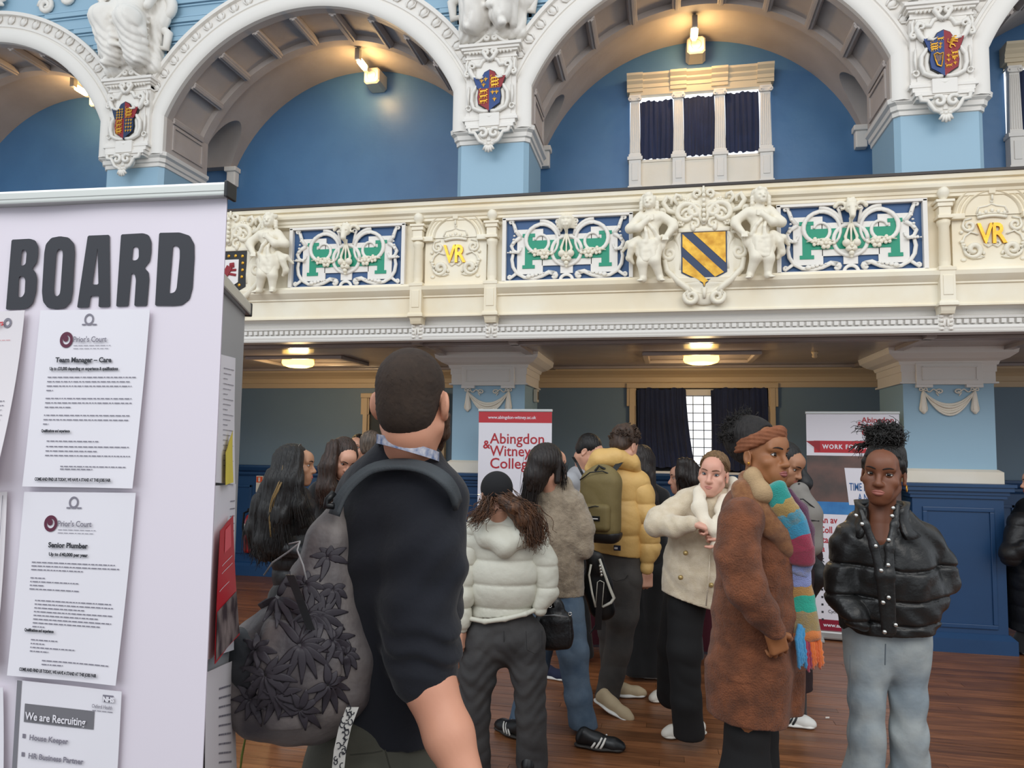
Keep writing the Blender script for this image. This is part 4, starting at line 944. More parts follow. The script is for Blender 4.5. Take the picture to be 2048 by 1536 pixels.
e=tag(MB().lathe((1.33,7.1,2.44),[(0,0),(.02,.005),(.025,.02),(.018,.03),(.03,.05),(.03,.06)],14).build('smoke_detector',m_tan,smooth=True),'small cylindrical detector on the gallery ceiling near the navy plinth pillar','detector')
e=empty('alarm_box',(-1.285,7.5,2.12),'small white box on the side of the middle pillar','alarm box')
MB().box(-1.289,-1.25,7.44,7.56,2.06,2.19,.006).build('casing',m_spk,e); MB().box(-1.25,-1.245,7.47,7.53,2.085,2.165).build('front_window',mat('alarm_window','#6d6459',.4),e); MB().tube([(-1.285,7.5,2.19),(-1.287,7.5,2.36)],.003,5).build('cable',m_black,e)
q=onY(520,968,YB-.06)
e=empty('fire_sign',q,'small white and orange fire notice on the navy panelling','sign')
MB().box(q.x-.045,q.x+.045,YB-.075,YB-.055,q.z-.1,q.z+.1,.002).build('sign_plate',m_spk,e)
MB().box(q.x-.04,q.x+.04,YB-.08,YB-.074,q.z+.02,q.z+.09).build('orange_field',mat('sign_orange','#d4552a',.5),e)
MB().box(q.x-.012,q.x+.012,YB-.083,YB-.079,q.z+.03,q.z+.08).box(q.x-.03,q.x+.03,YB-.083,YB-.079,q.z-.06,q.z-.05).build('sign_mark',m_spk,e)
q=onY(503,1030,YB-.16)
e=empty('fire_extinguisher',(q.x,q.y,.5),'red fire extinguisher hung on the navy panelling','fire extinguisher')
MB().lathe((q.x,q.y,q.z-.45),[(0,0),(.075,.01),(.08,.04),(.08,.38),(.06,.44),(.02,.47),(.02,.5)],18).build('cylinder',mat('extinguisher_red','#a01a20',.3,coat=.5),e,smooth=True)
MB().lathe((q.x,q.y,q.z-.2),[(.081,0),(.081,.1)],18).build('label_band',m_spk,e,smooth=True)
MB().box(q.x-.05,q.x+.03,q.y-.02,q.y+.02,q.z+.04,q.z+.08,.008).tube([q+Vector((-.03,0,.05)),q+Vector((-.1,0,.02)),q+Vector((-.11,0,-.15)),q+Vector((-.09,0,-.3))],.012,6).build('valve_and_hose',m_black,e)
# ================================================================ printed banners
m_bwhite=mat('banner_white_vinyl','#e9e6ee',.38,bump=(3,.15,.02)); m_bred=mat('banner_red','#c0242f',.4); m_btext=mat('banner_dark_red_text','#b5232f',.4); m_bburg=mat('banner_burgundy','#8e1230',.4)
m_bphoto=mat('banner_dark_photo','#4a4543',.4,var=(4,.9,'#7a5a52')); m_bblue=mat('banner_blue','#3f86c4',.4,var=(10,.8,'#2f6fae')); m_btblue=mat('banner_blue_text','#2f5f9a',.4)
m_ink=mat('black_ink','#2b2c33',.6); m_greyink=mat('grey_ink','#7d7984',.6); m_alu=mat('banner_alu','#b9bab8',.35,.7)
class Plane:
    def __init__(s,P0,U):
        s.P0=Vector(P0); s.U=Vector(U).normalized(); s.V=Vector((0,0,1)); s.N=s.U.cross(s.V)
    def px(s,x,y,o=0):
        r=ray(x,y); t=(s.P0-CAM).dot(s.N)/r.dot(s.N); p=CAM+r*t; return p+s.N*o
    def uv(s,x,y): p=s.px(x,y)-s.P0; return p.dot(s.U),p.dot(s.V)
    def p(s,u,v,o=0): return s.P0+s.U*u+s.V*v+s.N*o
    def quad(s,mb,u0,u1,v0,v1,o,th=.001): return mb.poly([s.p(u0,v0,o),s.p(u1,v0,o),s.p(u1,v1,o),s.p(u0,v1,o)],-s.N*th)
    def T(s,body,name,m,par_,u,v,size,o=.003,**k): return text(body,name,m,par_,tuple(s.p(u,v,o)),tuple(s.U),tuple(s.V),size,**k)
def rollup(TL,TR,label,h=None):
    TL=Vector(TL);TR=Vector(TR); U=TR-TL; U.z=0; pl=Plane((TL.x,TL.y,0),U); W_=U.length; H_=(TL.z+TR.z)/2
    e=empty('rollup_banner',((TL.x+TR.x)/2,(TL.y+TR.y)/2,0),label,'banner')
    pl.quad(MB(),0,W_,.07,H_,0,.004).build('printed_sheet',m_bwhite,e)
    b=MB().obox(pl.p(W_/2,H_+.005,-.004),(pl.U,pl.N,pl.V),(W_/2+.006,.012,.012),.004); b.build('top_rail',m_alu,e)
    b=MB().obox(pl.p(W_/2,.045,-.02),(pl.U,pl.N,pl.V),(W_/2+.01,.055,.035),.015); b.build('base_cassette',m_alu,e)
    for k in (.12,.88): MB().obox(pl.p(W_*k,.012,.0),(pl.U,pl.N,pl.V),(.018,.14,.012),.006).build('foot',m_alu,e)
    MB().tube([pl.p(W_/2,.05,-.03),pl.p(W_/2,H_,-.02)],.008,6).build('pole',m_alu,e)
    return e,pl,W_,H_
e,pl,W_,H_=rollup(at(958,820,6.75),at(1104,824,6.62),'white and red rollup banner with large red lettering by the middle pillar')
k=W_/.64
pl.quad(MB(),0,W_,H_-.105,H_-.008,.002).build('red_band',m_bred,e)
pl.T('www.abingdon-witney.ac.uk','web_address',m_bwhite,e,W_*.13,H_-.07,.028,maxw=W_*.75,bold=.0006)
for t,u,v,w_ in (('Abingdon',.16,-.29,.74),('Witney',.16,-.40,.56),('College',.16,-.51,.62)): pl.T(t,'headline_lettering',m_btext,e,W_*u,H_+v,.096,bold=.0010,maxw=W_*w_)
pl.T('&','ampersand',m_btext,e,W_*.065,H_-.335,.075,bold=.002)
pl.quad(MB(),W_*.1,W_*.9,.9,1.02,.002).build('photo_strip',m_bphoto,e); pl.quad(MB(),0,W_,.08,.2,.002).build('red_band',m_bred,e)
e,pl,W_,H_=rollup(at(1612,829,6.62),at(1798,824,6.40),'tall recruitment banner with red ribbon arrow and dark photo beside the navy plinth')
def V_(y): return pl.uv(1705,y)[1]
def U_(x,y=1000): return pl.uv(x,y)[0]
for t,x,y,w_ in (('Abingdon',1723,845,.56),('Witney',1725,858,.43),('College',1723,870,.47)): pl.T(t,'logo_lettering',m_btext,e,U_(x,y),V_(y),.048,bold=.001,maxw=.27*w_/.56)
pl.T('&','ampersand',m_btext,e,U_(1715,850),V_(851),.036,bold=.001)
pl.quad(MB(),U_(1630),W_,V_(906),V_(882),.002).build('red_ribbon',m_bred,e)
MB().poly([pl.p(U_(1614),V_(883),.004),pl.p(U_(1642),V_(904),.004),pl.p(U_(1642),V_(882),.004)][::-1],-pl.N*.002).poly([pl.p(U_(1616),V_(888),.005),pl.p(U_(1640),V_(904),.005),pl.p(U_(1641),V_(905),.005)],-pl.N*.002).build('ribbon_fold',mat('ribbon_fold_red','#9a1a26',.4),e)
pl.T('WORK FOR US','ribbon_lettering',m_bwhite,e,U_(1647),V_(898),.038,bold=.002,maxw=U_(1740)-U_(1647),spacing=1.25)
pl.quad(MB(),0,W_,V_(1006),V_(912),.001).build('dark_photo',m_bphoto,e)
MB().poly([pl.p(U_(1698),V_(1010),.004),pl.p(U_(1790),V_(1010),.004),pl.p(U_(1790),V_(936),.004),pl.p(U_(1690),V_(936),.004)],-pl.N*.001).build('speech_card',m_bwhite,e)
for t,x,y,s_ in (("IT'S",1724,960,.060),('TIME FOR',1699,981,.068),('A NEW',1716,1002,.068)): pl.T(t if t!='A NEW' else 'A N','card_lettering',m_btblue,e,U_(x),V_(y),s_,bold=.0008,sx=.5,o=.006)
pl.quad(MB(),0,W_,V_(1030),V_(1005),.002).build('blue_band',m_bblue,e)
for t,y in (('An av',1048),('Coll',1068),('sta',1088),('fa',1106)): pl.T(t,'red_lettering',m_btext,e,U_(1637),V_(y),.058,bold=.0012,sx=.8)
pl.T('K','bold_letter',m_ink,e,U_(1639),V_(1127),.032,bold=.002)
b=MB()
for i in range(8): b.obox(pl.p(U_(1641),V_(1138+15*i),.003),(pl.U,pl.N,pl.V),(.008,.001,.008))
b.build('bullets',m_ink,e)
for t,y in (('Free',1215),('Cycle, Tax',1229)): pl.T(t,'small_lettering',m_ink,e,U_(1652),V_(y),.028,sx=.9)
pl.quad(MB(),0,W_,.08,V_(1243),.002).build('burgundy_band',m_bburg,e)
pl.T('www.abingdon','web_address',m_bwhite,e,U_(1642),V_(1257),.032,bold=.001)
MB().lathe(pl.p(U_(1685),V_(1279),.003),[(0,0),(.026,0),(.026,.002),(0,.002)],20,pl.N).build('round_icon',m_bwhite,e); pl.T('f','icon_letter',m_bburg,e,U_(1683),V_(1284),.03,bold=.002,o=.007)
# ---------------------------------------------------------------- big job board in front
VPu=(RT*(-(8500+CX)/FPX)+FW-UP*((765-CY)/FPX)); VPu=-VPu; VPu.z=0
jb=Plane(at(190,800,1.28),VPu)
e=empty('job_board_banner',(jb.P0.x,jb.P0.y,0),'large white rollup banner headed BOARD in bold black','banner')
uR,_=jb.uv(455,400); vT=jb.uv(300,398)[1]; uL=uR-.84; zb=-jb.P0.z+.06
def jsurf(u,v):
    uu=uL+(uR-uL)*u; vv=zb+(vT-zb)*v; return jb.p(uu,vv,.0012*math.sin(u*7+1)*v+.003*math.sin(u*19)*max(0,v-.95)*10)
b=MB().grid(jsurf,30,30); b.grid(lambda u,v:jsurf(u,v)-jb.N*.002,30,30,True); b.build('printed_sheet',mat('job_board_sheet','#dcd3dc',.4),e,smooth=True,fixn=False)
c_=(jb.p(uL,0)+jb.p(uR,0))/2
bar=jb.p((uL+uR)/2+.003,jb.uv(300,390)[1],.004)
b=MB().obox(bar,(jb.U,jb.N,jb.V),((uR-uL)/2+.002,.013,.0115),.003); b.obox(bar+jb.N*.012+jb.V*.002,(jb.U,jb.N,jb.V),((uR-uL)/2+.002,.002,.006),.001); b.build('top_rail',mat('top_rail_alu','#c9cbc6',.35,.35),e)
b=MB().obox(bar+jb.U*((uR-uL)/2+.004)-jb.V*.001,(jb.U,jb.N,jb.V),(.003,.016,.014),.002); b.build('end_cap',m_black,e)
MB().obox(jb.p((uL+uR)/2,zb-.02,-.02),(jb.U,jb.N,jb.V),((uR-uL)/2+.01,.06,.035),.015).build('base_cassette',m_alu,e)
MB().tube([jb.p((uL+uR)/2,zb,-.03),jb.p((uL+uR)/2,vT,-.02)],.01,6).build('pole',m_alu,e)
LET=[[[(105,533),(255,525),(300,540),(322,590),(322,650),(310,720),(270,770),(300,800),(312,850),(305,960),(280,1050),(240,1090),(200,1102),(58,1106)],[(190,615),(215,615),(228,640),(220,730),(200,745),(178,745)],[(165,832),(200,832),(217,860),(212,970),(190,1003),(158,1004)]],
[[(372,640),(385,570),(430,518),(500,505),(570,515),(615,565),(622,640),(605,960),(590,1040),(540,1092),(470,1103),(400,1090),(362,1040),(353,960)],[(470,650),(480,615),(500,608),(520,618),(524,655),(505,940),(498,980),(475,998),(455,985),(450,940)]],
[[(728,500),(905,493),(910,1083),(815,1085),(820,992),(750,993),(738,1088),(640,1090)],[(808,597),(815,900),(765,900)]],
[[(1000,490),(1180,480),(1225,495),(1248,550),(1247,640),(1235,710),(1190,765),(1225,800),(1230,860),(1212,1075),(1108,1077),(1122,860),(1112,815),(1085,806),(1060,1077),(960,1081)],[(1100,592),(1130,590),(1145,610),(1145,680),(1125,702),(1088,702)]],
[[(1312,477),(1480,474),(1560,500),(1598,570),(1600,680),(1585,930),(1560,1020),(1500,1068),(1430,1075),(1278,1073)],[(1425,582),(1460,585),(1480,610),(1480,680),(1455,930),(1440,960),(1415,970),(1395,970)]]]
def smoothp(pts,it=1):
    for _ in range(it):
        o=[]
        for i in range(len(pts)):
            a,b_=pts[i],pts[(i+1)%len(pts)]; L_=math.dist(a,b_)
            t=min(.25,9/max(L_,1))
            o+= [(a[0]+(b_[0]-a[0])*t,a[1]+(b_[1]-a[1])*t),(b_[0]+(a[0]-b_[0])*t,b_[1]+(a[1]-b_[1])*t)]
        pts=o
    return pts
for li,L_ in enumerate(LET):
    cu=bpy.data.curves.new('board_letter','CURVE'); cu.dimensions='2D'; cu.fill_mode='BOTH'; cu.extrude=.0003
    for sp in L_:
        pts=[jb.uv(X/4.096,350+Y/4.096) for X,Y in (smoothp(sp) if li in (1,) or len(sp)>8 or True else sp)]
        s_=cu.splines.new('POLY'); s_.points.add(len(pts)-1)
        for i,(u,v) in enumerate(pts): s_.points[i].co=(u,v,0,1)
        s_.use_cyclic_u=True
    t=bpy.data.objects.new('t',cu); sc.collection.objects.link(t); bpy.context.view_layer.update(); me=bpy.data.meshes.new_from_object(t.evaluated_get(bpy.context.evaluated_depsgraph_get())); bpy.data.objects.remove(t)
    for v in me.vertices: v.co=jb.p(v.co.x,v.co.y,.0024+v.co.z)
    me.materials.clear(); me.materials.append(m_ink); link(bpy.data.objects.new('board_letter',me),e)
m_paper=mat('white_paper','#e0dce2',.6); m_paperb=mat('cream_paper','#dad3d6',.6)
class Sheet:
    """a paper sheet pinned on plane pl from its four pixel corners TL TR BR BL"""
    def __init__(s,pl,c,name,label,cat,group,curl=.006,m=None,o=.008,parent=None):
        P_=[pl.px(*q,o) for q in c]; s.pl=pl; s.TL=P_[0]; s.P=P_
        def f(u,v):
            a=P_[0].lerp(P_[1],u); b_=P_[3].lerp(P_[2],u); q=a.lerp(b_,v); return q+pl.N*(curl*(v**2)*(.5+abs(u-.5))+.0004*math.sin(u*9+v*5))
        s.f=f; s.flat=curl<=.006; mb=MB().grid(f,10,12,True); mb.grid(lambda u,v:f(u,v)-pl.N*.0006,10,12)
        s.o=mb.build(name,m or m_paper,None,smooth=True,fixn=False); tag(s.o,label,cat,group)
        s.w=(P_[1]-P_[0]).length; s.h=(P_[3]-P_[0]).length; s.U=(P_[1]-P_[0]).normalized(); s.V=-(P_[3]-P_[0]).normalized()
    def at(s,u,v,o=.0012): return s.f(u,v)+s.pl.N*o
    def T(s,body,u,v,size,m=m_ink,name='printed_line',**k):
        O=s.at(u,v,.0032 if s.flat else .0045); U=(s.at(1,v)-s.at(0,v)); U=(U-s.pl.N*U.dot(s.pl.N)).normalized(); V=s.pl.N.cross(U).normalized()
        return text(body,name,m,s.o,tuple(O),tuple(U),tuple(V),size,depth=.0002,**k)
    def lines(s,rows,m=m_greyink,th=.0042,name='small_print'):
        mb=MB(); rg=random.Random(5)
        for v,u0,u1 in rows:
            u=u0
            while u<u1:
                w_=rg.uniform(.012,.05); e_=min(u+w_,u1); t=th/2
                mb.add([s.at(u,v-t,.0013),s.at(e_,v-t,.0013),s.at(e_,v+t,.0013),s.at(u,v+t,.0013)],[(0,1,2,3)]); u=e_+.008
        return tag(mb.build(name,m,s.o,fixn=False),kind='stuff')
    def rect(s,u0,u1,v0,v1,m,name): return MB().add([s.at(u0,v0,.001),s.at(u1,v0,.001),s.at(u1,v1,.001),s.at(u0,v1,.001)],[(0,1,2,3)]).build(name,m,s.o,fixn=False)
    def ring(s,u,v,r,m,name,r1=0,o=.0012):
        c_=s.at(u,v,o); return MB().loft([[c_+s.U*(q*math.cos(a))+s.V*(q*1.1*math.sin(a)) for a in np.linspace(0,2*PI,29)[:-1]] for q in (r,max(r1,1e-4))],caps=False).build(name,m,s.o,fixn=False)
m_maroon=mat('maroon_ink','#5a1f38',.6)
def court(sh,title,sub,rows,bul):
    sh.ring(.46,.055,.009,m_greyink,'bridge_mark',.006); sh.lines([(.085,.40,.54)],m_greyink,.008)
    sh.ring(.27,.172,.0125,m_maroon,'round_logo',.0072); sh.ring(.265,.165,.005,m_maroon,'round_logo',0,.0016)
    sh.T("Prior's Court",.34,.185,.0098,m_greyink,bold=.0002,maxw=.3*sh.w); sh.lines([(.205,.34,.68),(.222,.34,.67)],m_greyink,.003)
    sh.T(title,.45,.30,.0085,align='CENTER',bold=.0004); sh.T(sub,.46,.345,.0055,m_ink,align='CENTER',bold=.0003,maxw=.62*sh.w)
    sh.lines(rows,m_greyink,.0055); sh.T('Qualifications and experience',.13,bul-.03,.0048,bold=.0003,maxw=.26*sh.w)
    sh.T('COME AND FIND US TODAY, WE HAVE A STAND AT THIS JOBS FAIR',.12,.965,.0052,bold=.0003,maxw=.68*sh.w)
def R_(v,a,b): return (v,a,b)
s1=Sheet(jb,[(88,622),(306,620),(276,976),(57,972)],'job_notice',"white notice for a team manager's job, highest full sheet on the board",'notice','white job notices on the board')
court(s1,'Team Manager \u2013 Care','Up to \u00a333,000 depending on experience & qualifications',[R_(.385,.13,.93),R_(.41,.13,.88),R_(.435,.13,.9),R_(.46,.13,.19),R_(.505,.13,.91),R_(.53,.13,.92),R_(.555,.13,.37),R_(.60,.13,.91),R_(.625,.13,.9),R_(.65,.13,.18),R_(.745,.18,.65),R_(.775,.18,.93),R_(.80,.18,.65),R_(.825,.18,.95),R_(.885,.33,.92),R_(.90,.33,.62)],.725)
s2=Sheet(jb,[(56,983),(278,985),(243,1366),(27,1346)],'job_notice',"white notice for a senior plumber's job, lower sheet on the board",'notice','white job notices on the board')
court(s2,'Senior Plumber','Up to \u00a340,000 per year',[R_(.385,.13,.88),R_(.405,.13,.92),R_(.425,.13,.6),R_(.47,.13,.26),R_(.49,.13,.57),R_(.51,.13,.26),R_(.53,.13,.58),R_(.59,.19,.88),R_(.61,.19,.9),R_(.63,.19,.65),R_(.65,.19,.9),R_(.67,.19,.78),R_(.69,.19,.9),R_(.71,.19,.8),R_(.73,.19,.3),R_(.80,.19,.43),R_(.82,.19,.32),R_(.84,.19,.6),R_(.86,.19,.36),R_(.905,.31,.92),R_(.925,.31,.5)],.785)
s3=Sheet(jb,[(43,1357),(250,1380),(232,1700),(24,1676)],'job_notice','white recruiting notice with a grey heading bar, lowest on the board','notice','white job notices on the board',curl=.0)
s3.rect(.0,.045,.0,1,mat('grey_ink_strip','#77757b',.6),'edge_strip'); s3.rect(.09,.76,.14,.255,mat('grey_heading','#6f6d72',.6),'heading_bar')
s3.T('We are Recruiting',.11,.235,.0125,m_paper,bold=.0003,maxw=.58*s3.w)
for t,v in (('House Keeper',.36),('HR Business Partner',.475),('Healthcare Assistant',.59),('Clinical',.70)): s3.T(t,.16,v,.0088,m_greyink,bold=.0003); s3.rect(.085,.115,v-.03,v-.003,m_greyink,'bullet')
s3.rect(.83,.93,.03,.075,m_greyink,'logo_box'); s3.T('NHS',.84,.068,.0075,m_paper,bold=.0006); s3.T('Oxford Health',.74,.115,.0062,m_greyink,maxw=.19*s3.w); s3.lines([(.135,.74,.93)],m_greyink,.004)
s4=Sheet(jb,[(-150,632),(57,622),(22,972),(-188,974)],'job_notice','notice with red survey lettering cut by the picture edge, lifting off the board','notice','white job notices on the board',curl=.03,m=m_paperb)
s4.T('veys',.72,.085,.010,m_bred,bold=.0003); s4.ring(.855,.07,.008,m_greyink,'round_logo',.004); s4.lines([(.17,.5,.9)],m_bred,.002)
s4.lines([(.52,.5,.93),(.545,.5,.93),(.57,.5,.92),(.60,.5,.93),(.625,.5,.92),(.70,.5,.9),(.73,.5,.72),(.755,.5,.88),(.78,.5,.88)],m_greyink,.005); s4.rect(.3,.985,.93,.957,m_bred,'red_strip'); s4.rect(.84,.94,.965,.99,m_ink,'round_logo')
s5=Sheet(jb,[(-180,985),(22,983),(8,1330),(-190,1330)],'job_notice','plain bordered notice low on the cut edge of the board','notice','white job notices on the board',curl=.01,m=m_paperb)
s5.rect(.96,.965,.02,.97,m_greyink,'border_line')
s6=Sheet(jb,[(-180,1372),(14,1372),(20,1700),(-180,1700)],'job_notice','notice with a maroon block at the foot of the cut edge','notice','white job notices on the board',curl=.01)
s6.rect(.4,.96,.03,.1,m_maroon,'maroon_block')
# second stand, edge-on behind the first
A_=at(425,700,1.40); B_=at(487,700,1.74); U2=B_-A_; U2.z=0; sb=Plane((A_.x,A_.y,0),U2); W2=U2.length; H2=sb.uv(470,596)[1]
e=empty('side_banner',((A_.x+B_.x)/2,(A_.y+B_.y)/2,0),'grey edge-on banner stand covered with notices behind the job board','banner')
sb.quad(MB(),0,W2,.06,H2,0,.006).build('grey_sheet',mat('side_banner_grey','#9c9da0',.5),e)
MB().obox(sb.p(W2/2,H2,0),(sb.U,sb.N,sb.V),(W2/2+.01,.012,.014),.004).build('top_rail',m_alu,e); MB().obox(sb.p(W2+.012,H2,0),(sb.U,sb.N,sb.V),(.005,.014,.016),.003).build('end_cap',m_black,e)
MB().obox(sb.p(W2/2,.04,0),(sb.U,sb.N,sb.V),(W2/2,.05,.035),.01).build('base_cassette',m_alu,e)
n1=Sheet(sb,[(420,705),(463,716),(458,968),(415,965)],'side_notice','white notice high on the edge-on banner stand','notice','notices on the edge-on stand',curl=.004)
n1.lines([(.1+.04*i,.4,.9-.15*(i%3)) for i in range(20)],m_greyink,.006)
n2=Sheet(sb,[(410,972),(464,968),(456,1300),(402,1320)],'side_notice','white notice half covered by the red poster on the edge-on stand','notice','notices on the edge-on stand',curl=.004)
n2.lines([(.1+.045*i,.75,.95) for i in range(18)],m_greyink,.006)
n3=Sheet(sb,[(418,1062),(446,1030),(454,1270),(400,1330)],'red_poster','red poster with a dark photo on the edge-on stand','poster',None,curl=.006,m=m_bred,o=.02)
n3.rect(.02,.98,.62,.98,mat('poster_photo','#3a2c30',.5,var=(18,.9,'#9a8a86')),'photo'); n3.rect(.35,.75,.04,.22,mat('poster_box','#e05a62',.5),'text_box'); n3.lines([(.3,.2,.8),(.36,.2,.8),(.48,.1,.6)],m_paper,.006)
n4=Sheet(sb,[(404,1345),(462,1320),(464,1700),(390,1700)],'side_notice','crumpled grey notice low on the edge-on stand','notice','notices on the edge-on stand',curl=.012,m=m_paperb)
n4.lines([(.12+.05*i,.4,.8) for i in range(16)],m_greyink,.01)
n5=Sheet(sb,[(432,905),(447,860),(446,965),(430,970)],'sticky_note','yellow slip of paper on the edge-on banner stand','paper',None,curl=.002,m=mat('yellow_paper','#d8c44a',.6),o=.018)
# table behind the crowd
q=onZ(1310,1240,0); ty=6.5
e=empty('stall_table',(.05,ty,0),'table under a dark maroon cloth behind the crowd','table')
MB().box(-.75,.75,6.27,6.75,.70,.735,.006).build('table_top',m_black,e)
cl=tag(MB().grid(lambda u,v:(-.8+1.6*u,6.24+.015*math.sin(u*40)*v,.745-.72*v),60,8).box(-.8,.8,6.24,6.78,.736,.746).build('tablecloth',mat('maroon_cloth','#4a1020',.8),smooth=False),'dark maroon tablecloth on the stall table','tablecloth')
text('&','printed_ampersand',mat('cloth_print','#8a6a60',.7),cl,(-.08,6.215,.42),(1,0,0),(0,0,1),.13,bold=.01)
for s_ in (-.7,.7):
    for y_ in (6.32,6.7): MB().tube([(s_,y_,0),(s_,y_,.7)],.015,6).build('leg',m_alu,e)
# ================================================================ people
def skinmat(n,c,c2): return mat(n,c,.5,var=(9,.5,c2),bump=(160,.12,.0012))
m_eye=mat('eye_white','#d0c8c2',.2,coat=.5); m_pupil=mat('pupil_black','#0b0908',.15,coat=.6)
def frame(fwd,up=(0,0,1)):
    Y=Vector(fwd).normalized(); Z=Vector(up); Z=(Z-Y*Z.dot(Y)).normalized(); X=Y.cross(Z); return X,Y,Z   # X = person's right
def ang(a,tilt=0):
    a=math.radians(a); t=math.radians(tilt); return Vector((math.cos(a)*math.cos(t),math.sin(a)*math.cos(t),math.sin(t)))
class Head:
    def __init__(s,c,fwd,up=(0,0,1),k=1.): s.c=Vector(c); s.X,s.Y,s.Z=frame(fwd,up); s.k=k; s.ax=(s.X,s.Y,s.Z)
    def p(s,x,y,z): return s.c+(s.X*x+s.Y*y+s.Z*z)*s.k
    def sd(s,res=.0032,fem=True,neck=None,nr=.05,detail=True,lower=.0):
        h=SD(res); k=s.k; p=s.p; a=s.ax
        def E(x,y,z,rx,ry,rz,kk=.02,sub=False): h.ell(p(x,y,z),(rx*k,ry*k,rz*k),a,kk*k,sub)
        def Cc(q,w_,ra,rb,kk=.012,sub=False): h.cap(p(*q),p(*w_),ra*k,rb*k,kk*k,None,sub)
        E(0,-.014,.032,.073 if not fem else .071,.093,.082); E(0,.022,-.03,.062 if not fem else .0585,.066,.075,.03)
        jw=.039 if fem else .05
        E(0,.04,-.07,jw,.044,.042,.03); E(0,.068,-.102,.019 if fem else .024,.018,.016,.025)
        for s_ in (-1,1):
            Cc((s_*(.045 if fem else .052),.0,-.058),(s_*.017,.06,-.1),.020,.016 if fem else .018,.03)
            if detail:
                E(s_*.042,.062,-.03,.022,.018,.018,.03)
                E(s_*.027,.0965,.002,.016,.0145,.011,.016,True)
                Cc((s_*.012,.084,.019),(s_*.045,.074,.019),.009,.007,.014)
                E(s_*.0125,.094,-.041,.0085,.011,.0075,.008); E(s_*.007,.103,-.0475,.004,.005,.003,.003,True)
                E(s_*.03,.076,-.068,.016,.012,.022,.02)
            # ear
            E(s_*.076,-.008,-.012,.007,.018,.030,.008); E(s_*.082,-.004,-.008,.005,.010,.018,.005,True); E(s_*.077,.0,-.036,.006,.008,.01,.006)
        if detail:
            Cc((0,.088,.006),(0,.110,-.036),.0075,.0105,.016); E(0,.108,-.04,.0105,.010,.009,.01)
            E(0,.078,-.07,.026,.018,.022,.02); E(0,.07,.045,.045,.03,.03,.04)
            Cc((-.02,.0965,-.0708),(.02,.0965,-.0708),.0016,.0016,.004,True)
        if neck is not None: h.cap(p(0,-.022,-.075),neck,.048*k*(1 if fem else 1.15),nr,.02)
        return h
    def fy(s,x,z):
        """front surface of the modelled face at local (x,z)"""
        if getattr(s,'L',None) is None:
            P_=s.M[0]-np.array(s.c); s.L=np.stack([P_@np.array(s.X),P_@np.array(s.Y),P_@np.array(s.Z)],1)/s.k
        L=s.L; d=np.hypot(L[:,0]-x,L[:,2]-z); m_=(d<.0045)&(L[:,1]>0)
        return float(L[m_,1].max()) if m_.any() else .085
    def face(s,o,lip,brow,iris,look=(0,0),fem=True,open_=1.,skin=None,lipf=1.,browf=1.):
        """eyes, lids, brows, lashes and lips as parts of the person object o"""
        p=s.p; k=s.k; skin=skin or o.data.materials[0]
        for s_ in (-1,1):
            ey=s.fy(s_*.032,-.001)-.0098; R_=.0138; c=p(s_*.031,ey,-.001)
            e=MB().ball(c,R_*k,20).build('eye',m_eye,o,smooth=True)
            d=(s.Y+s.X*look[0]+s.Z*look[1]).normalized(); a=d.orthogonal().normalized(); b=d.cross(a)
            MB().loft([[c+d*(q*k)+(a*math.cos(t)+b*math.sin(t))*(r*k) for t in np.linspace(0,2*PI,17)[:-1]] for r,q in ((.0072,.0118),(.0045,.0133),(.0001,.0139))]).build('iris',iris,e,smooth=True)
            MB().loft([[c+d*(q*k)+(a*math.cos(t)+b*math.sin(t))*(r*k) for t in np.linspace(0,2*PI,13)[:-1]] for r,q in ((.0034,.0136),(.0001,.0142))]).build('pupil',m_pupil,e,smooth=True)
            def sp(az,el,r): return p(s_*(.031+r*math.sin(az)*math.cos(el)),ey+r*math.cos(az)*math.cos(el),-.001+r*math.sin(el))
            def lid(sg,op):
                def g(u,v):
                    az=math.radians(-78+156*u); w_=max(0,math.cos(math.radians(-90+180*u)))**.7; e0=math.radians(op)*w_+math.radians(3*(u-.3)*0+2)*(0); e0=e0 if sg>0 else -e0
                    e1=math.radians(88)*sg; el=e0+(e1-e0)*v; return sp(az,el,.0146+.0006*(1-abs(2*v-1)))
                return g
            MB().grid(lid(1,27*open_),14,8).grid(lid(-1,22*open_),14,8).build('eyelid',skin,o,smooth=True,fixn=False)
            b=MB(); b.tube([sp(math.radians(-76+158*t),math.radians(27*open_+1)*max(0,math.sin(PI*t))**.7,.0151+.0008*t) for t in np.linspace(0,1,13)],[.0006*k]+[.0011*k]*11+[.0009*k],5)
            b.tube([sp(math.radians(-70+150*t),-math.radians(23*open_)*max(0,math.sin(PI*t))**.7,.0149) for t in np.linspace(0,1,9)],.0005*k,4)
            b.build('eyelashes',mat('lash_dark','#1a120f',.7),o,smooth=True)
            b=MB(); P_=[]
            for t in np.linspace(0,1,9):
                x=s_*(.012+.038*t); z=.0185+.0065*math.sin(PI*t*.78); P_.append(p(x,s.fy(x,z)+.0003,z))
            b.tube(P_,[q_*k*browf for q_ in (.0018,.0030,.0034,.0034,.0032,.003,.0025,.0019,.0008)],6,flat=(s.Y,.45))
            b.build('eyebrow',brow,o,smooth=True)
        w_=.0235*(1+.12*(lipf-1)); b=MB(); f_=(1.2 if fem else .8)*lipf
        Y_=[s.fy(w_*t,-.071) for t in np.linspace(-1,1,13)]
        b.tube([p(w_*t,Y_[i]-.0012,-.0672+.0018*math.exp(-((abs(t)-.25)/.2)**2)-.0018*abs(t)) for i,t in enumerate(np.linspace(-1,1,13))],[k*.0040*f_*max(.15,(1-abs(t)**2.5)) for t in np.linspace(-1,1,13)],8)
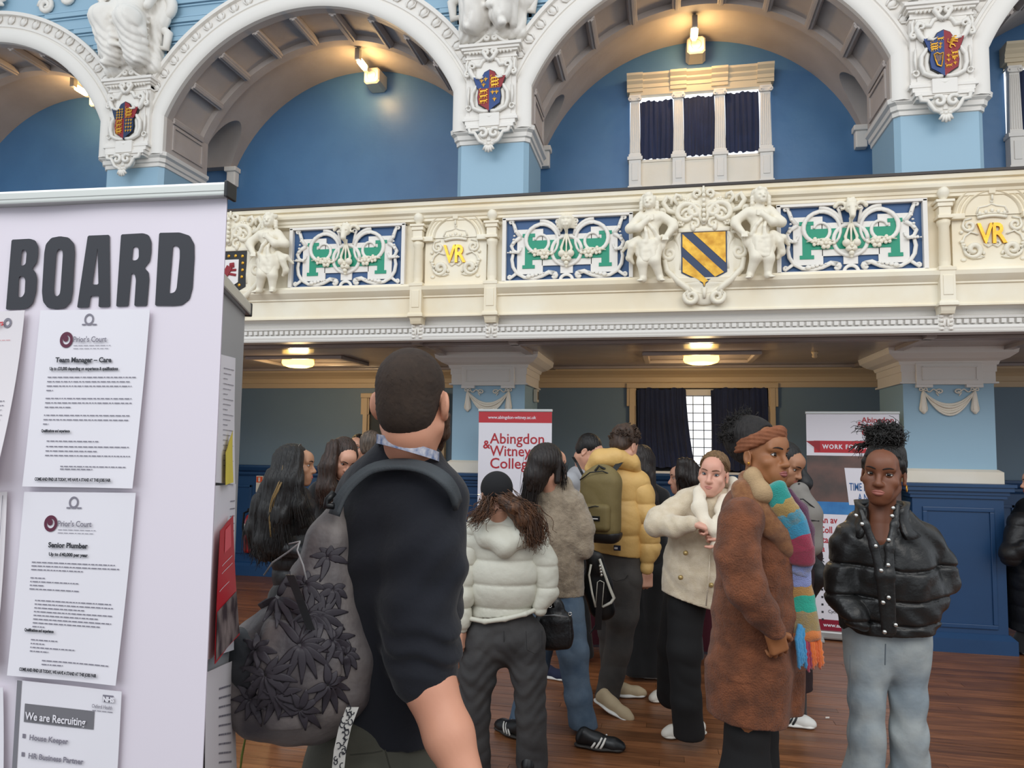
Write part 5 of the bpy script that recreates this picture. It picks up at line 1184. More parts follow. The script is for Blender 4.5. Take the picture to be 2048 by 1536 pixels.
        b.tube([p(w_*.92*t,Y_[i]-.0012,-.0752-.002*(lipf-1)+.0035*t*t) for i,t in enumerate(np.linspace(-1,1,13))],[k*.0050*f_*max(.12,(1-abs(t)**2.2)) for t in np.linspace(-1,1,13)],8)
        b.build('lips',lip,o,smooth=True)
def hand(h,wr,d,pn,side,curl=.5,k=1.,spread=.12,thumb=.6):
    """palm and five fingers; d = along the hand, pn = palm normal, side=+1 puts the thumb on d x pn side"""
    d=Vector(d).normalized(); pn=Vector(pn); pn=(pn-d*pn.dot(d)).normalized(); w=d.cross(pn)*side; wr=Vector(wr)
    h.box(wr+d*.045*k,(.045*k,.038*k,.0135*k),(d,w,pn),.012*k,.012)
    h.cap(wr-d*.02*k,wr+d*.02*k,.026*k,.024*k,.015,(pn,.72))
    for i,(off,L_,r) in enumerate(((.029,.072,.0088),(.0095,.080,.009),(-.0105,.075,.0086),(-.029,.058,.0076))):
        q=wr+d*(.083-.006*(i==3)-.002*(i==0))*k+w*off*k; dd=(d+w*(spread*(1.2-i*.8))).normalized(); a=0
        for sl,cf in ((.45,.9),(.31,1.1),(.24,.8)):
            a+=curl*cf; v=dd*math.cos(a)+pn*math.sin(a); e=q+v*(L_*sl*k); h.cap(q,e,r*k,r*.93*k,.003); q=e; r*=.92
    q=wr+d*.022*k+w*.028*k+pn*.006*k; a=0
    for sl,r in ((.040,.0125),(.032,.0105),(.026,.009)):
        v=(d*(.75-.1*a)+w*(.75-a)+pn*(.25+a*thumb)).normalized(); e=q+v*(sl*k); h.cap(q,e,r*k,r*.9*k,.008); q=e; a+=.38
    return h
def shoe(o,ank,fw,mU,mS,name='shoe',stripes=None,L_=.27,tip=0,laces=None,h_=.075):
    """ank: point above heel on ground level; fw: horizontal forward; a child of the person o"""
    f=Vector(fw).normalized(); f=(f*math.cos(tip)-Vector((0,0,1))*math.sin(tip)); X=f.cross(Vector((0,0,1))).normalized(); U=X.cross(f); g=Vector(ank)
    P_=lambda a,b,c: g+f*a+X*b+U*c
    s=SD(.005); s.chain([P_(-.03,0,.014),P_(.07,0,.012),P_(.165,-.0,.012)],[.036,.036,.044],.02,(U,.32)); 
    s.cut(P_(0,0,.001),-U)
    up=SD(.005); up.chain([P_(-.025,0,.045),P_(.06,0,.045),P_(.15,0,.028),P_(.185,0,.022)],[.034,.036,.035,.03],.03,(X,1.0)); up.cap(P_(-.01,0,h_),P_(.03,0,h_-.015),.034,.032,.02).cut(P_(0,0,.012),-U)
    u=meshobj(name,up.mesh(),mU,o); meshobj('sole',s.mesh(),mS,u)
    if laces:
        b=MB()
        for i in range(4): b.tube([P_(.05+.022*i,-.02,.075-.009*i),P_(.055+.022*i,0,.083-.010*i),P_(.06+.022*i,.02,.075-.009*i)],.0028,5)
        b.build('laces',laces,u,smooth=True)
    if stripes:
        for sd_ in (-1,1):
            for i in range(3): MB().tube([P_(.035+.024*i,sd_*.044,.018),P_(.045+.023*i,sd_*.0435,.032),P_(.055+.022*i,sd_*.0405,.046),P_(.063+.021*i,sd_*.034,.060),P_(.07+.02*i,sd_*.026,.070)],[.0065,.0065,.0065,.006,.005],6,flat=(X,.6)).build('stripe',stripes,u,smooth=True)
    return u
def strands(name,m,o,roots,n,jit,r=.003,seed=1,curl=0,cf=20,stuff=True,taper=.35,root=1.):
    """hair locks: each guide polyline in roots is repeated n times with scatter"""
    rg=np.random.default_rng(seed); b=MB()
    for gi,g in enumerate(roots):
        g=[Vector(q) for q in g]; L_=len(g); pts0=[]
        for i in range(L_-1):
            for t in (0,.25,.5,.75):
                p0=g[max(i-1,0)];p1=g[i];p2=g[i+1];p3=g[min(i+2,L_-1)]
                pts0.append(.5*((2*p1)+(-p0+p2)*t+(2*p0-5*p1+4*p2-p3)*t*t+(-p0+3*p1-3*p2+p3)*t**3))
        pts0.append(g[-1])
        for j in range(n):
            off=Vector(rg.normal(size=3))*jit; off2=Vector(rg.normal(size=3))*jit*1.3; ph=rg.uniform(0,6.28); ff=cf*rg.uniform(.7,1.3); a=Vector(rg.normal(size=3)).normalized(); b2=a.orthogonal().normalized()
            N_=len(pts0); pts=[]
            for i,q in enumerate(pts0):
                t=i/(N_-1); w_=curl*(.3+.7*t)
                pts.append(q+off*(1-t)*root+off2*t+(a*math.cos(ff*t+ph)+b2*math.sin(ff*t+ph))*w_)
            rr=r*rg.uniform(.6,1.4); b.tube(pts,[rr*(1-(1-taper)*(i/(N_-1))**2) for i in range(N_)],5)
    ob=b.build(name,m,o,smooth=True,fixn=False)
    if stuff: tag(ob,kind='stuff')
    return ob
def hairmat(n,c,c2,rough=.5): return mat(n,c,rough,var=(70,.9,c2),bump=(110,.9,.008),stretch=(1,1,.10))
def scalp(hd,m,o,target,n=150,r=.0016,seed=1,hl=(.80,.60),lift=1.012,R_=(.078,.096,.086),C_=(0,-.022,.036)):
    """fine combed strands from the hairline over the skull to a gathering point"""
    rg=np.random.default_rng(seed); b=MB(); T=np.array(target)/np.linalg.norm(target)
    for i in range(n):
        f_=rg.uniform(-1.75,1.75); a=np.array([math.sin(f_),hl[0]*math.cos(f_)+.12,hl[1]*math.cos(f_)-.12*abs(math.sin(f_))]); a/=np.linalg.norm(a); a+=rg.normal(size=3)*.03; P_=[]
        for t in np.linspace(0,1,9):
            q=a*(1-t)+T*t+rg.normal(size=3)*.006; q/=np.linalg.norm(q); q=q*np.array(R_)*lift+np.array(C_); P_.append(hd.p(*q))
        b.tube(P_,[r*.4]+[r]*7+[r*.6],4)
    return tag(b.build('combed_strands',m,o,smooth=True,fixn=False),kind='stuff')
def person(label,parts,skin,res_body=.014):
    """parts: list of (SD) meshed into ONE continuous skin mesh"""
    return tag(meshobj('person',[q if isinstance(q,tuple) else q.mesh() for q in parts],skin),label,'person')
def headmesh(hd,h): hd.M=h.mesh(); return hd.M
def collar(name,m,parent,c,X,f,rows,t0=-130,t1=130,n=26,th=.012,k=1.):
    """standing collar: rows = (height, radius, forward drop) from bottom to top, opening in front"""
    R_=[]
    for i in range(n+1):
        t=math.radians(t0+(t1-t0)*i/n); e=max(0,-math.cos(t)); out=[];inn=[]
        for z,r,dr in rows:
            d_=X*math.sin(t)*k-f*math.cos(t); q=c+d_*r+UPZ*(z-dr*e); out.append(q+d_*th/2); inn.append(q-d_*th/2)
        R_.append(out+inn[::-1])
    return MB().loft(R_).build(name,m,parent,smooth=True)
def body(J,res=.014):
    """slim body under the clothes"""
    h=SD(res); f=J['f']
    h.chain([J['neck'],J['chest'],J['waist'],J['pelv']],[.045,.085,.08,.085],.05,(f,.7))
    for s in 'LR':
        if 'sh'+s in J: h.chain([J['sh'+s],J['el'+s],J['wr'+s]],[.036,.028,.022],.02)
        if 'hip'+s in J: h.chain([J['hip'+s],J['kn'+s],J['an'+s]],[.05,.034,.026],.03)
    return h
def mesh_part(name,sd,m,o): return meshobj(name,sd.mesh(),m,o)
def quilt(h,per,amp,z0=0.,pw=.5): return h.disp(lambda X,Y,Z:-amp*(np.abs(np.sin(PI*(Z-z0)/per))**pw-.62)+0*X+0*Y)
V=Vector; UPZ=Vector((0,0,1))
def ground(p,z=0.): return Vector((p[0],p[1],z))
def vf(x):
    r=ray(x,880); r.z=0; return r.normalized()
def facing(x,deg,tilt=0):
    """horizontal direction: 0 = towards the camera, +90 = image right, 180 = away"""
    v=-vf(x); r=Vector((0,0,1)).cross(v)  # image right when facing camera
    r=vf(x).cross(Vector((0,0,1)))
    t=math.radians(deg); d=v*math.cos(t)+r*math.sin(t); tt=math.radians(tilt); return d*math.cos(tt)+UPZ*math.sin(tt)
def A(d0): return lambda x,y,dd=0.: at(x,y,d0+dd)
m_sk16=skinmat('skin_deep_brown','#7a4b34','#6b3f2a'); m_sk14=skinmat('skin_warm_brown','#99643f','#865433'); m_sk13=skinmat('skin_fair_pink','#dda993','#d1907c'); m_sk1=skinmat('skin_tan','#d79b7e','#c98a70')
m_skgen=skinmat('skin_light','#d3a087','#c28a72')
m_irisb=mat('iris_brown','#2a160c',.25,coat=.5); m_iriss=mat('iris_grey','#5a6670',.25,coat=.5)
# ---------------------------------------------------------------- girl in black leather-look puffer jacket
def girl_black():
    a=A(2.9); f=facing(1768,3); hd=Head(a(1767,945),facing(1768,-9,-2),UPZ+RT*.10,.98); X,_,_=frame(f)
    sl=-1  # image left = person's right
    J=dict(f=f,neck=a(1765,1030,.01),chest=a(1770,1100,.03),waist=a(1772,1190,.04),pelv=a(1772,1270,.04),
      shR=a(1712,1070,.03),elR=a(1678,1165,.06),wrR=a(1712,1232,-.06),shL=a(1828,1062,.03),elL=a(1890,1160,.06),wrL=a(1845,1225,-.06),
      hipR=a(1737,1290,.04),knR=a(1732,1460,.0),anR=a(1728,1700,.05),hipL=a(1812,1290,.04),knL=a(1816,1460,.02),anL=a(1815,1700,.05))
    neck=a(1762,1045,.02)
    hs=hd.sd(.003,True,neck,.048); hs.ell(a(1764,1085,.02),(.085,.06,.06),k=.04).cap(neck,a(1764,1080,.01),.05,.065,.03)
    o=person('person in a black quilted leather-look jacket and pale jeans, curly hair piled up',[headmesh(hd,hs),body(J)],m_sk16)
    hd.face(o,mat('lips_rose','#9c5c50',.45,coat=.1),mat('brow_black','#150d0a',.8),m_irisb,(-.12,-.02),lipf=1.4,browf=.85,open_=.74)
    # hair: close sides, piled curls
    h=SD(.0045); p=hd.p
    h.ell(p(0,-.022,.036),(.0765,.0945,.0845),hd.ax).ell(p(0,-.05,.085),(.062,.065,.045),hd.ax,.03)
    h.cap(p(-.066,.02,.04),p(-.07,-.01,.01),.014,.012,.01).cap(p(.066,.02,.04),p(.07,-.01,.01),.014,.012,.01)
    h.cut(p(0,.053,.07),hd.Y*1.0-hd.Z*.35); 
    m=hairmat('hair_black','#17120f','#0b0806')
    # NB cut plane keeps hair behind the hairline
    hr=mesh_part('hair',h,m,o)
    rg=np.random.default_rng(4); b=[]
    bun=p(.012,-.03,.138)
    for i in range(80):
        q=Vector(rg.normal(size=3)).normalized(); c0=bun+Vector((q.x*.048,q.y*.048,q.z*.034)); t_=q.cross(Vector(rg.normal(size=3))).normalized(); b.append([c0-q*.01,c0+q*.006+t_*.012,c0+q*.008+t_*.026,c0-q*.002+t_*.036])
    for i in range(26): 
        t=rg.uniform(-1,1); c0=p(t*.06,.0+rg.uniform(-.05,.03),.12+rg.uniform(0,.02)); b.append([c0,c0.lerp(bun,.5)+UPZ*.012,bun+UPZ*rg.uniform(-.01,.03)])
    b+= [[p(.07,-.05,.10),p(.10,-.05,.085),p(.115,-.04,.06)],[p(.07,-.06,.11),p(.11,-.06,.1),p(.13,-.05,.075)],[p(.06,-.03,.16),p(.095,-.02,.17),p(.11,-.01,.155)]]
    scalp(hd,m,hr,(.05,-.2,1),170,.0015)
    strands('curly_bun',m,hr,b,9,.010,.0019,3,.009,14)
    h=SD(.006); h.ell(bun,(.045,.042,.034)); mesh_part('bun_core',h,m,hr)
    MB().tube([p(-.080,.0,-.045)-hd.X*(.004)+Vector((0,0,.012*math.cos(t)-.008))+hd.Y*(.01*math.sin(t)) for t in np.linspace(0,6.28,14)],.0022,6).build('earring',m_gold,o,smooth=True)
    # jeans
    m_j=mat('pale_denim','#a0a6a6',.85,var=(7,.9,'#7f8b93'),bump=(500,.25,.001),bump2=(9,.5,.02))
    h=SD(.007); 
    for s,(hx,kx,ax_) in dict(R=(1737,1734,1729),L=(1812,1817,1822)).items():
        h.chain([a(hx,1265,.05),a(hx,1330,.04),a(kx,1400,.02),a(kx,1470,.01),a(ax_,1560,.02),a(ax_,1715,.05)],[.086,.078,.062,.064,.076,.094],.03,(f,.95))
    h.chain([a(1772,1230,.05),a(1773,1275,.05)],[.14,.15],.04,(f,.68)); h.folds(.005,20,5,(1,1,.35)).disp(lambda X_,Y_,Z_:.0022*np.sin(Z_*48+5*np.sin(X_*22)+3*np.sin(Y_*22))*np.clip((1.05-Z_)*2,.2,1))
    mesh_part('jeans',h,m_j,o)
    b=MB(); b.tube([a(1700,1310+20*i,-.055) for i in range(11)],.0012,4); b.tube([a(1771,1288,-.07),a(1770,1330,-.06)],.0025,4); b.build('seam',mat('denim_seam','#5b656c',.9),o)
    for s,x in (('R',1729),('L',1822)):
        shoe(o,ground(at(x,1720,2.93)),f,mat('trainer_white','#dcdad4',.5),mat('sole_white','#e6e4de',.5))
    MB().ball(a(1764,1135,.015),(.10,.085,.115),16,(X,f,UPZ)).build('black_top',mat('black_jersey','#101114',.85),o,smooth=True)
    # jacket
    m_l=mat('black_leather_look','#212121',.36,bump=(28,.35,.012),bump2=(260,.15,.001),spec=.45)
    h=SD(.0065); g=lambda t:(f,t)
    h.chain([a(1770,1075,.05),a(1772,1140,.05),a(1775,1200,.06),a(1773,1240,.05)],[.145,.175,.18,.165],.05,(f,.78))
    h.chain([a(1700,1090,.05),a(1845,1082,.05)],[.075,.075],.05)
    h.chain([a(1708,1088,.05),a(1684,1150,.05),a(1680,1190,.03),a(1708,1232,-.04)],[.07,.066,.055,.042],.022)
    h.chain([a(1832,1082,.05),a(1872,1128,.05),a(1884,1162,.04),a(1852,1220,-.04)],[.074,.070,.060,.044],.022)
    h.cap(a(1708,1232,-.04),a(1725,1245,-.05),.042,.03,.02).cap(a(1852,1220,-.04),a(1838,1236,-.05),.044,.03,.02)
    # neck opening
    h.cap(a(1764,1000,.0),a(1760,1062,-.08),.082,.060,.015,None,True).cap(a(1762,1062,-.10),a(1765,1150,-.18),.048,.018,.012,None,True)
    for yy in (1133,1193,1240): 
        zz=a(1770,yy).z; h.disp(lambda X_,Y_,Z_,z=zz:.011*np.exp(-((Z_-z-.008*np.sin(X_*16+Y_*7))/.006)**2)+0*X_)
    h.folds(.009,26,11,(1,1,.5)).disp(lambda X_,Y_,Z_:-.003*np.sin(X_*60+Z_*22+3*np.sin(Z_*19)))
    h.cut(a(1772,1266,0),(-UPZ+RT*.06)); 
    jk=mesh_part('puffer_jacket',h,m_l,o)
    collar('collar',m_l,jk,a(1764,1038,.03),X,f,[(-.05,.125,.02),(-.02,.10,.02),(.01,.088,.018),(.045,.086,.02),(.07,.09,.03)],-142,142,th=.02)
    m_sn=mat('snap_silver','#d8d6d0',.2,.9)
    # front flaps along the opening
    h=SD(.005)
    h.chain([a(1722,1022,-.085),a(1731,1050,-.11),a(1748,1092,-.13),a(1762,1150,-.148),a(1772,1262,-.135)],[.010,.013,.015,.019,.016],.01,(f,.6))
    h.chain([a(1794,1012,-.075),a(1789,1050,-.11),a(1778,1095,-.13),a(1779,1150,-.148),a(1784,1262,-.135)],[.010,.013,.015,.018,.016],.01,(f,.6))
    mesh_part('front_placket',h,m_l,jk)
    for x,y,dd in ((1712,1031,-.105),(1724,1048,-.125),(1751,1092,-.150),(1777,1080,-.148),(1776,1130,-.172),(1762,1141,-.172),(1777,1195,-.175),(1766,1205,-.175),(1769,1264,-.168),(1791,1250,-.165),(1786,1016,-.10),(1784,1032,-.112)):
        MB().lathe(a(x,y,dd+.012),[(0,.005),(.004,.0055),(.0075,.003),(.008,-.004)],12,f).build('snap_button',m_sn,jk,smooth=True)
    return o
girl_black()
# ---------------------------------------------------------------- woman in brown teddy coat
def woman_brown():
    d0=2.8; a=A(d0); f=facing(1510,72); hd=Head(a(1524,909),facing(1524,52,1),UPZ+RT*.02,.98); X,_,_=frame(f)
    J=dict(f=f,neck=a(1520,1000,.02),chest=a(1515,1080,.03),waist=a(1510,1190,.03),pelv=a(1505,1290,.03),
      hipR=a(1500,1300,-.04),knR=a(1495,1450,-.04),anR=a(1492,1690,-.03),hipL=a(1510,1300,.12),knL=a(1520,1450,.12),anL=a(1520,1690,.12))
    J['anR']=ground(J['anR'],.08); J['anL']=ground(J['anL'],.08)
    neck=a(1516,1005,.02)
    hs=hd.sd(.003,True,neck,.05)
    ch=SD(.0035); wr=a(1548,1262,-.16); hand(ch,wr,(a(1558,1300,-.15)-wr),vf(1548)*.9-RT*.4,1,.75,.95,.10,.7)
    ch.cap(a(1536,1225,-.15),wr,.03,.024)
    o=person('person in a long brown teddy coat with a brown knotted headband and bright checked scarf',[headmesh(hd,hs),body(J),ch],m_sk14)
    hd.face(o,mat('lips_mauve','#8c4a45',.35,coat=.3),mat('brow_dark_brown','#1d110b',.8),m_irisb,(.15,-.02),lipf=1.35,browf=.9)
    p=hd.p; m=hairmat('hair_soft_black','#1c1614','#0f0b0a',.7)
    h=SD(.0045); h.ell(p(0,-.035,.035),(.078,.088,.082),hd.ax).ell(p(0,-.06,.09),(.078,.085,.06),hd.ax,.04).ell(p(.0,-.09,.06),(.07,.07,.075),hd.ax,.04).cut(p(0,.02,.03),hd.Y*1-hd.Z*.1)
    h.disp(lambda X_,Y_,Z_:.002*np.sin(X_*240+3*np.sin(Z_*90))*np.sin(Y_*230)*np.sin(Z_*210))
    hr=mesh_part('hair',h,m,o)
    rg=np.random.default_rng(2); b=[]
    for i in range(90):
        t=rg.uniform(0,2*PI); u=rg.uniform(-.2,1); q=hd.X*math.cos(t)*math.sqrt(max(0,1-u*u))-hd.Y*abs(math.sin(t))*math.sqrt(max(0,1-u*u))*1.05+hd.Z*u
        c0=p(0,-.06,.065)+q*.088; b.append([c0,c0+q*.010,c0+q*.016+Vector(rg.normal(size=3))*.006])
    strands('hair_frizz',m,hr,b,6,.008,.0014,8,.004,12)
    # headband
    h=SD(.004); 
    for k in range(3):
        z0=.052+.014*(k-1)
        pts=[p(.0775*math.sin(t)*1.0,.094*math.cos(t)-.012,z0+.030*math.cos(t)-.014*abs(math.sin(t))**2-.0*k) for t in np.linspace(-2.5,2.5,26)]
        h.chain(pts,[.0105]*26,.008)
    h.ell(p(.0,.087,.085),(.018,.014,.022),hd.ax,.01); h.disp(lambda X_,Y_,Z_:-.0012*np.sin(Z_*420+X_*60+Y_*90))
    mesh_part('headband',h,mat('brown_headband_knit','#8a5335',.8,var=(40,.6,'#6e3f27'),bump=(200,.4,.002)),o)
    h=SD(.002,); MB().ball(p(.083,.004,-.034),.005,8).build('earring',m_gold,o,smooth=True)
    # trousers
    h=SD(.008); mb=mat('black_trousers','#0c0c0e',.8,bump=(200,.2,.001))
    h.chain([a(1498,1400,.0),a(1494,1460,.0),a(1492,1560,-.01),ground(a(1488,1690,.0),.03)],[.07,.078,.095,.115],.03).chain([a(1510,1400,.12),a(1514,1460,.12),ground(a(1518,1690,.12),.03)],[.07,.075,.10],.03).folds(.006,25,2)
    mesh_part('trousers',h,mb,o)
    for q in (a(1485,1700,-.03),a(1515,1700,.12)): shoe(o,ground(q),f,m_black,m_black)
    # coat
    mc=mat('brown_teddy_fleece','#80492a',.85,var=(16,.9,'#5c331c'),bump=(170,1,.006),bump2=(26,.6,.014),sheen=.12)
    h=SD(.0065)
    h.chain([a(1505,1055,.04),a(1512,1120,.05),a(1508,1220,.05),a(1500,1330,.05),a(1495,1450,.05)],[.125,.135,.142,.152,.158],.05,(X,1.05))
    h.chain([a(1485,1035,-.10),a(1500,1020,.04),a(1515,1030,.2)],[.075,.085,.075],.04)
    h.chain([a(1480,1050,-.10),a(1474,1110,-.13),a(1492,1180,-.17),a(1520,1220,-.17),a(1546,1258,-.16)],[.082,.078,.068,.056,.042],.022)
    h.chain([a(1515,1050,.2),a(1530,1150,.24),a(1560,1230,.2)],[.07,.065,.045],.03)
    h.cap(a(1600,1090,.1),a(1585,1440,.1),.03,.04,.06)
    h.folds(.013,17,21,(1,1,.3)).disp(lambda X_,Y_,Z_:.006*np.sin(X_*26+Y_*24+1.8*np.sin(Z_*7))*np.clip((1.2-Z_)*3,0.1,1))
    h.disp(lambda X_,Y_,Z_:-.0035*np.clip(np.sin(Z_*62+X_*25-Y_*14+2*np.sin(Y_*21)),0,1)*(Z_>.8)*(Z_<1.3))
    h.cap(a(1560,985,-.02),a(1595,1080,-.05),.045,.03,.02,None,True)
    h.cut(a(1510,1449,-.05),(-UPZ-f*.10)); ct=mesh_part('teddy_coat',h,mc,o)
    # collar and lapel with fluffy lining
    h=SD(.0055); h.chain([a(1494,958,-.04),a(1486,985,-.07),a(1500,1015,-.09),a(1540,1050,-.09),a(1570,1085,-.07),a(1592,1120,-.04)],[.024,.034,.040,.038,.032,.016],.025,(vf(1520),.6)).chain([a(1494,958,-.04),a(1520,960,.12),a(1545,990,.16)],[.026,.03,.026],.02).chain([a(1520,1010,-.085),a(1560,1060,-.08),a(1582,1110,-.06)],[.03,.032,.015],.02,(vf(1520),.6)).folds(.006,45,5)
    mesh_part('collar',h,mat('brown_boucle_lining','#9a6840',.95,var=(60,.8,'#7c4d2b'),bump=(420,1,.004),sheen=.3),ct)
    h=SD(.005); h.chain([a(1512,938,-.02),a(1505,955,-.06),a(1525,985,-.10),a(1552,1000,-.08)],[.022,.030,.032,.024],.02).chain([a(1512,938,-.02),a(1530,945,.1)],[.024,.026],.02)
    rb=mat('ribbed_cream_knit','#b89a74',.9,bump=(90,.8,.006),stretch=(1,1,6)); mesh_part('scarf_fold',h,rb,ct)
    # scarf of coloured checks
    segs=[((1553,975,-.09),(1566,1003,-.10),'#1f8f86'),((1566,1003,-.10),(1580,1022,-.10),'#a98a4e'),((1580,1022,-.10),(1592,1042,-.09),'#2c9ab8'),((1592,1042,-.09),(1600,1068,-.08),'#2f8fb4'),((1600,1068,-.08),(1606,1095,-.07),'#a02a4a'),((1606,1095,-.07),(1608,1120,-.06),'#8b2440'),((1606,1120,-.04),(1598,1140,-.03),'#7f8fc8'),((1600,1140,-.03),(1600,1165,-.02),'#8d97cc'),((1600,1165,-.02),(1606,1190,-.02),'#b08448'),((1606,1190,-.02),(1611,1222,-.03),'#24a088'),((1611,1222,-.03),(1617,1262,-.04),'#9c8450'),((1617,1262,-.04),(1619,1270,-.05),'#c9743a')]
    e=empty('scarf',a(1600,1150,-.1),'chunky scarf of coloured checks with orange and blue fringe over the brown coat','scarf')
    n=len(segs)
    for i,(q0,q1,c) in enumerate(segs):
        h=SD(.005); w0=.034+.012*i/n; P0=a(*q0)-vf(1600)*.02; P1=a(*q1)-vf(1600)*.02
        d_=P1-P0; side=d_.normalized().cross(vf(1600)).normalized()
        h.chain([P0-side*w0*.55,P1-side*w0*.55],[.017,.017],.015); h.chain([P0+side*w0*.55,P1+side*w0*.55],[.017,.017],.015); h.chain([P0,P1],[.021,.021],.02); h.cap(P0-side*w0,P1-side*w0,.014,.014,.015).folds(.004,60,i)
        mesh_part('check',h,mat('scarf_wool_%d'%i,c,.95,var=(50,.5,'#8a8070') if i%4==2 else None,bump=(260,1,.004),sheen=.5),e)
    h=SD(.005); h.chain([a(1575,985,.0),a(1600,1020,.0),a(1612,1060,.0),a(1617,1100,0)],[.02,.026,.028,.024],.02).folds(.004,50,2); mesh_part('rear_fold',h,mat('scarf_purple','#5a2a4a',.95,bump=(260,1,.004),sheen=.4),e)
    cols_=['#3f8fc0','#3f8fc0','#4a97c4','#3f8fc0','#a8304a','#8d2848','#d9662a','#e0702c','#d9622a','#d8642a','#e2742e']
    for i,c in enumerate(cols_):
        x=1597+i*4.6; y0=1258+(i%3)*2; y1=1338+ (12 if i in (4,5) else 0)-(i%3)*6
        P_=[a(x*.4+1604*.6-2+i*1.6,y0-10,-.06),a(x-4,y0+20,-.075),a(x,y0+50,-.08),a(x+2,y1,-.075)]
        q=[P_[0].lerp(P_[1],t) for t in np.linspace(0,1,5)[:-1]]+[P_[1].lerp(P_[2],t) for t in np.linspace(0,1,6)[:-1]]+[P_[2].lerp(P_[3],t) for t in np.linspace(0,1,7)]
        MB().tube([v+RT*.002*math.sin(k*2.6) for k,v in enumerate(q)],[.0075+.0012*math.sin(k*2.6) for k in range(len(q)-1)]+[.004],7).build('fringe_tassel',mat('fringe_%s'%c[1:],c,.95,bump=(300,1,.003),sheen=.4),e,smooth=True)
    return o
woman_brown()
# ---------------------------------------------------------------- fair-haired woman in cream coat
def woman_cream():
    d0=4.05; a=A(d0); f=facing(1410,-30); hd=Head(a(1427,947),facing(1427,-12,-1),UPZ+RT*.12,.98); X,_,_=frame(f)
    J=dict(f=f,neck=a(1428,1005,.02),chest=a(1405,1060,.04),waist=a(1395,1110,.07),pelv=a(1385,1165,.09),
      hipR=a(1372,1190,.06),knR=a(1370,1330,.0),anR=a(1378,1450,.03),hipL=a(1362,1200,.2),knL=a(1345,1300,.3),anL=a(1345,1385,.45))
    hs=hd.sd(.003,True,a(1430,1010,.02),.046)
    hh=SD(.0032); wr=a(1385,1046,-.20); hand(hh,wr,a(1415,1056,-.20)-wr,(-UPZ-vf(1400)*-.3),1,1.15,.85,.03,.8); hh.cap(a(1372,1046,-.19),wr,.024,.022)
    w2=a(1440,1082,-.14); hand(hh,w2,a(1420,1064,-.2)-w2,(vf(1400)*.2-RT),1,1.2,.85,.03,.8); hh.cap(a(1455,1095,-.1),w2,.026,.022)
    o=person('fair-haired person in a cream woolly coat pulling at its collar with both hands',[headmesh(hd,hs),hh,body(J)],m_sk13)
    hd.face(o,mat('lips_soft','#c07f72',.45),mat('brow_brown','#6a4a35',.8),m_iriss,(-.1,.02))
    p=hd.p; m=hairmat('hair_dark_blonde','#80613f','#5f4529')
    h=SD(.004); h.ell(p(0,-.028,.042),(.0785,.095,.084),hd.ax).ell(p(0,-.09,.05),(.04,.04,.045),hd.ax,.04).cut(p(0,.052,.07),hd.Y-hd.Z*.36).disp(lambda X_,Y_,Z_:.0012*np.sin(X_*300+Y_*90)*1.)
    hr=mesh_part('hair',h,m,o)
    scalp(hd,m,hr,(0,-1,.35),170,.0015,3,(.83,.56))
    strands('ponytail',m,hr,[[p(0,-.09,.07),p(0,-.14,.04),p(.0,-.15,-.05),p(0,-.13,-.12)]],26,.014,.003,6,.004,5)
    strands('loose_hair',m,hr,[[p(s_*.055,.045,.075),p(s_*.07,.02,.05),p(s_*.076,-.02,.02)] for s_ in (-1,1)],10,.006,.0016,6,.002,5)
    mk=mat('black_wool_trousers','#0a0a0c',.85)
    h=SD(.008); h.chain([a(1375,1165,.10),a(1373,1210,.07),a(1368,1300,.02),a(1372,1400,.0),a(1378,1462,.01)],[.10,.10,.090,.080,.085],.03).chain([a(1362,1200,.2),a(1345,1290,.3),a(1342,1388,.42)],[.10,.085,.085],.03).folds(.006,22,9).cut((0,0,.07),(0,0,-1)); mesh_part('trousers',h,mk,o)
    ms=mat('white_shoe_leather','#d9d2c6',.5)
    shoe(o,ground(onZ(1392,1470,0)),facing(1370,-62),ms,ms,h_=.05,L_=.25); shoe(o,ground(onZ(1352,1396,0)),facing(1370,-50),ms,ms,h_=.05)
    mc=mat('cream_boucle_wool','#e2d3ba',.95,var=(30,.6,'#d0bd9e'),bump=(330,1,.004),bump2=(25,.4,.01),sheen=.3)
    h=SD(.0075)
    h.chain([a(1412,1020,.05),a(1400,1075,.05),a(1392,1130,.06),a(1383,1190,.06)],[.14,.165,.175,.178],.05,(f,.8))
    h.chain([a(1375,1005,.04),a(1458,1003,.04)],[.07,.07],.05)
    h.chain([a(1366,1010,.04),a(1318,1040,-.02),a(1312,1050,-.06)],[.07,.068,.066],.03).chain([a(1318,1045,-.04),a(1350,1055,-.14),a(1380,1048,-.19)],[.066,.056,.046],.025)
    h.chain([a(1460,1010,.04),a(1485,1070,.0),a(1455,1098,-.1)],[.07,.06,.05],.03)
    h.folds(.009,24,31).disp(lambda X_,Y_,Z_:.004*np.clip(np.sin(Z_*40+X_*30+2*np.sin(X_*17)),0,1))
    h.cut(a(1380,1203,0),(-UPZ-RT*.28)); ct=mesh_part('woolly_coat',h,mc,o)
    h=SD(.006); h.chain([a(1412,965,.04),a(1400,985,-.04),a(1398,1015,-.11),a(1412,1050,-.165),a(1425,1062,-.19)],[.028,.032,.036,.034,.018],.02,(vf(1410),.7)).chain([a(1465,965,.06),a(1470,985,-.0),a(1455,1010,-.08),a(1440,1040,-.15),a(1428,1062,-.19)],[.03,.034,.036,.03,.018],.02,(vf(1410),.7)).chain([a(1412,965,.05),a(1440,972,.13),a(1465,965,.06)],[.03,.034,.03],.02)
    h.chain([a(1448,1000,-.06),a(1440,1020,-.10)],[.034,.028],.02).chain([a(1428,1062,-.17),a(1434,1095,-.17),a(1448,1110,-.14)],[.024,.03,.02],.02).folds(.005,60,4)
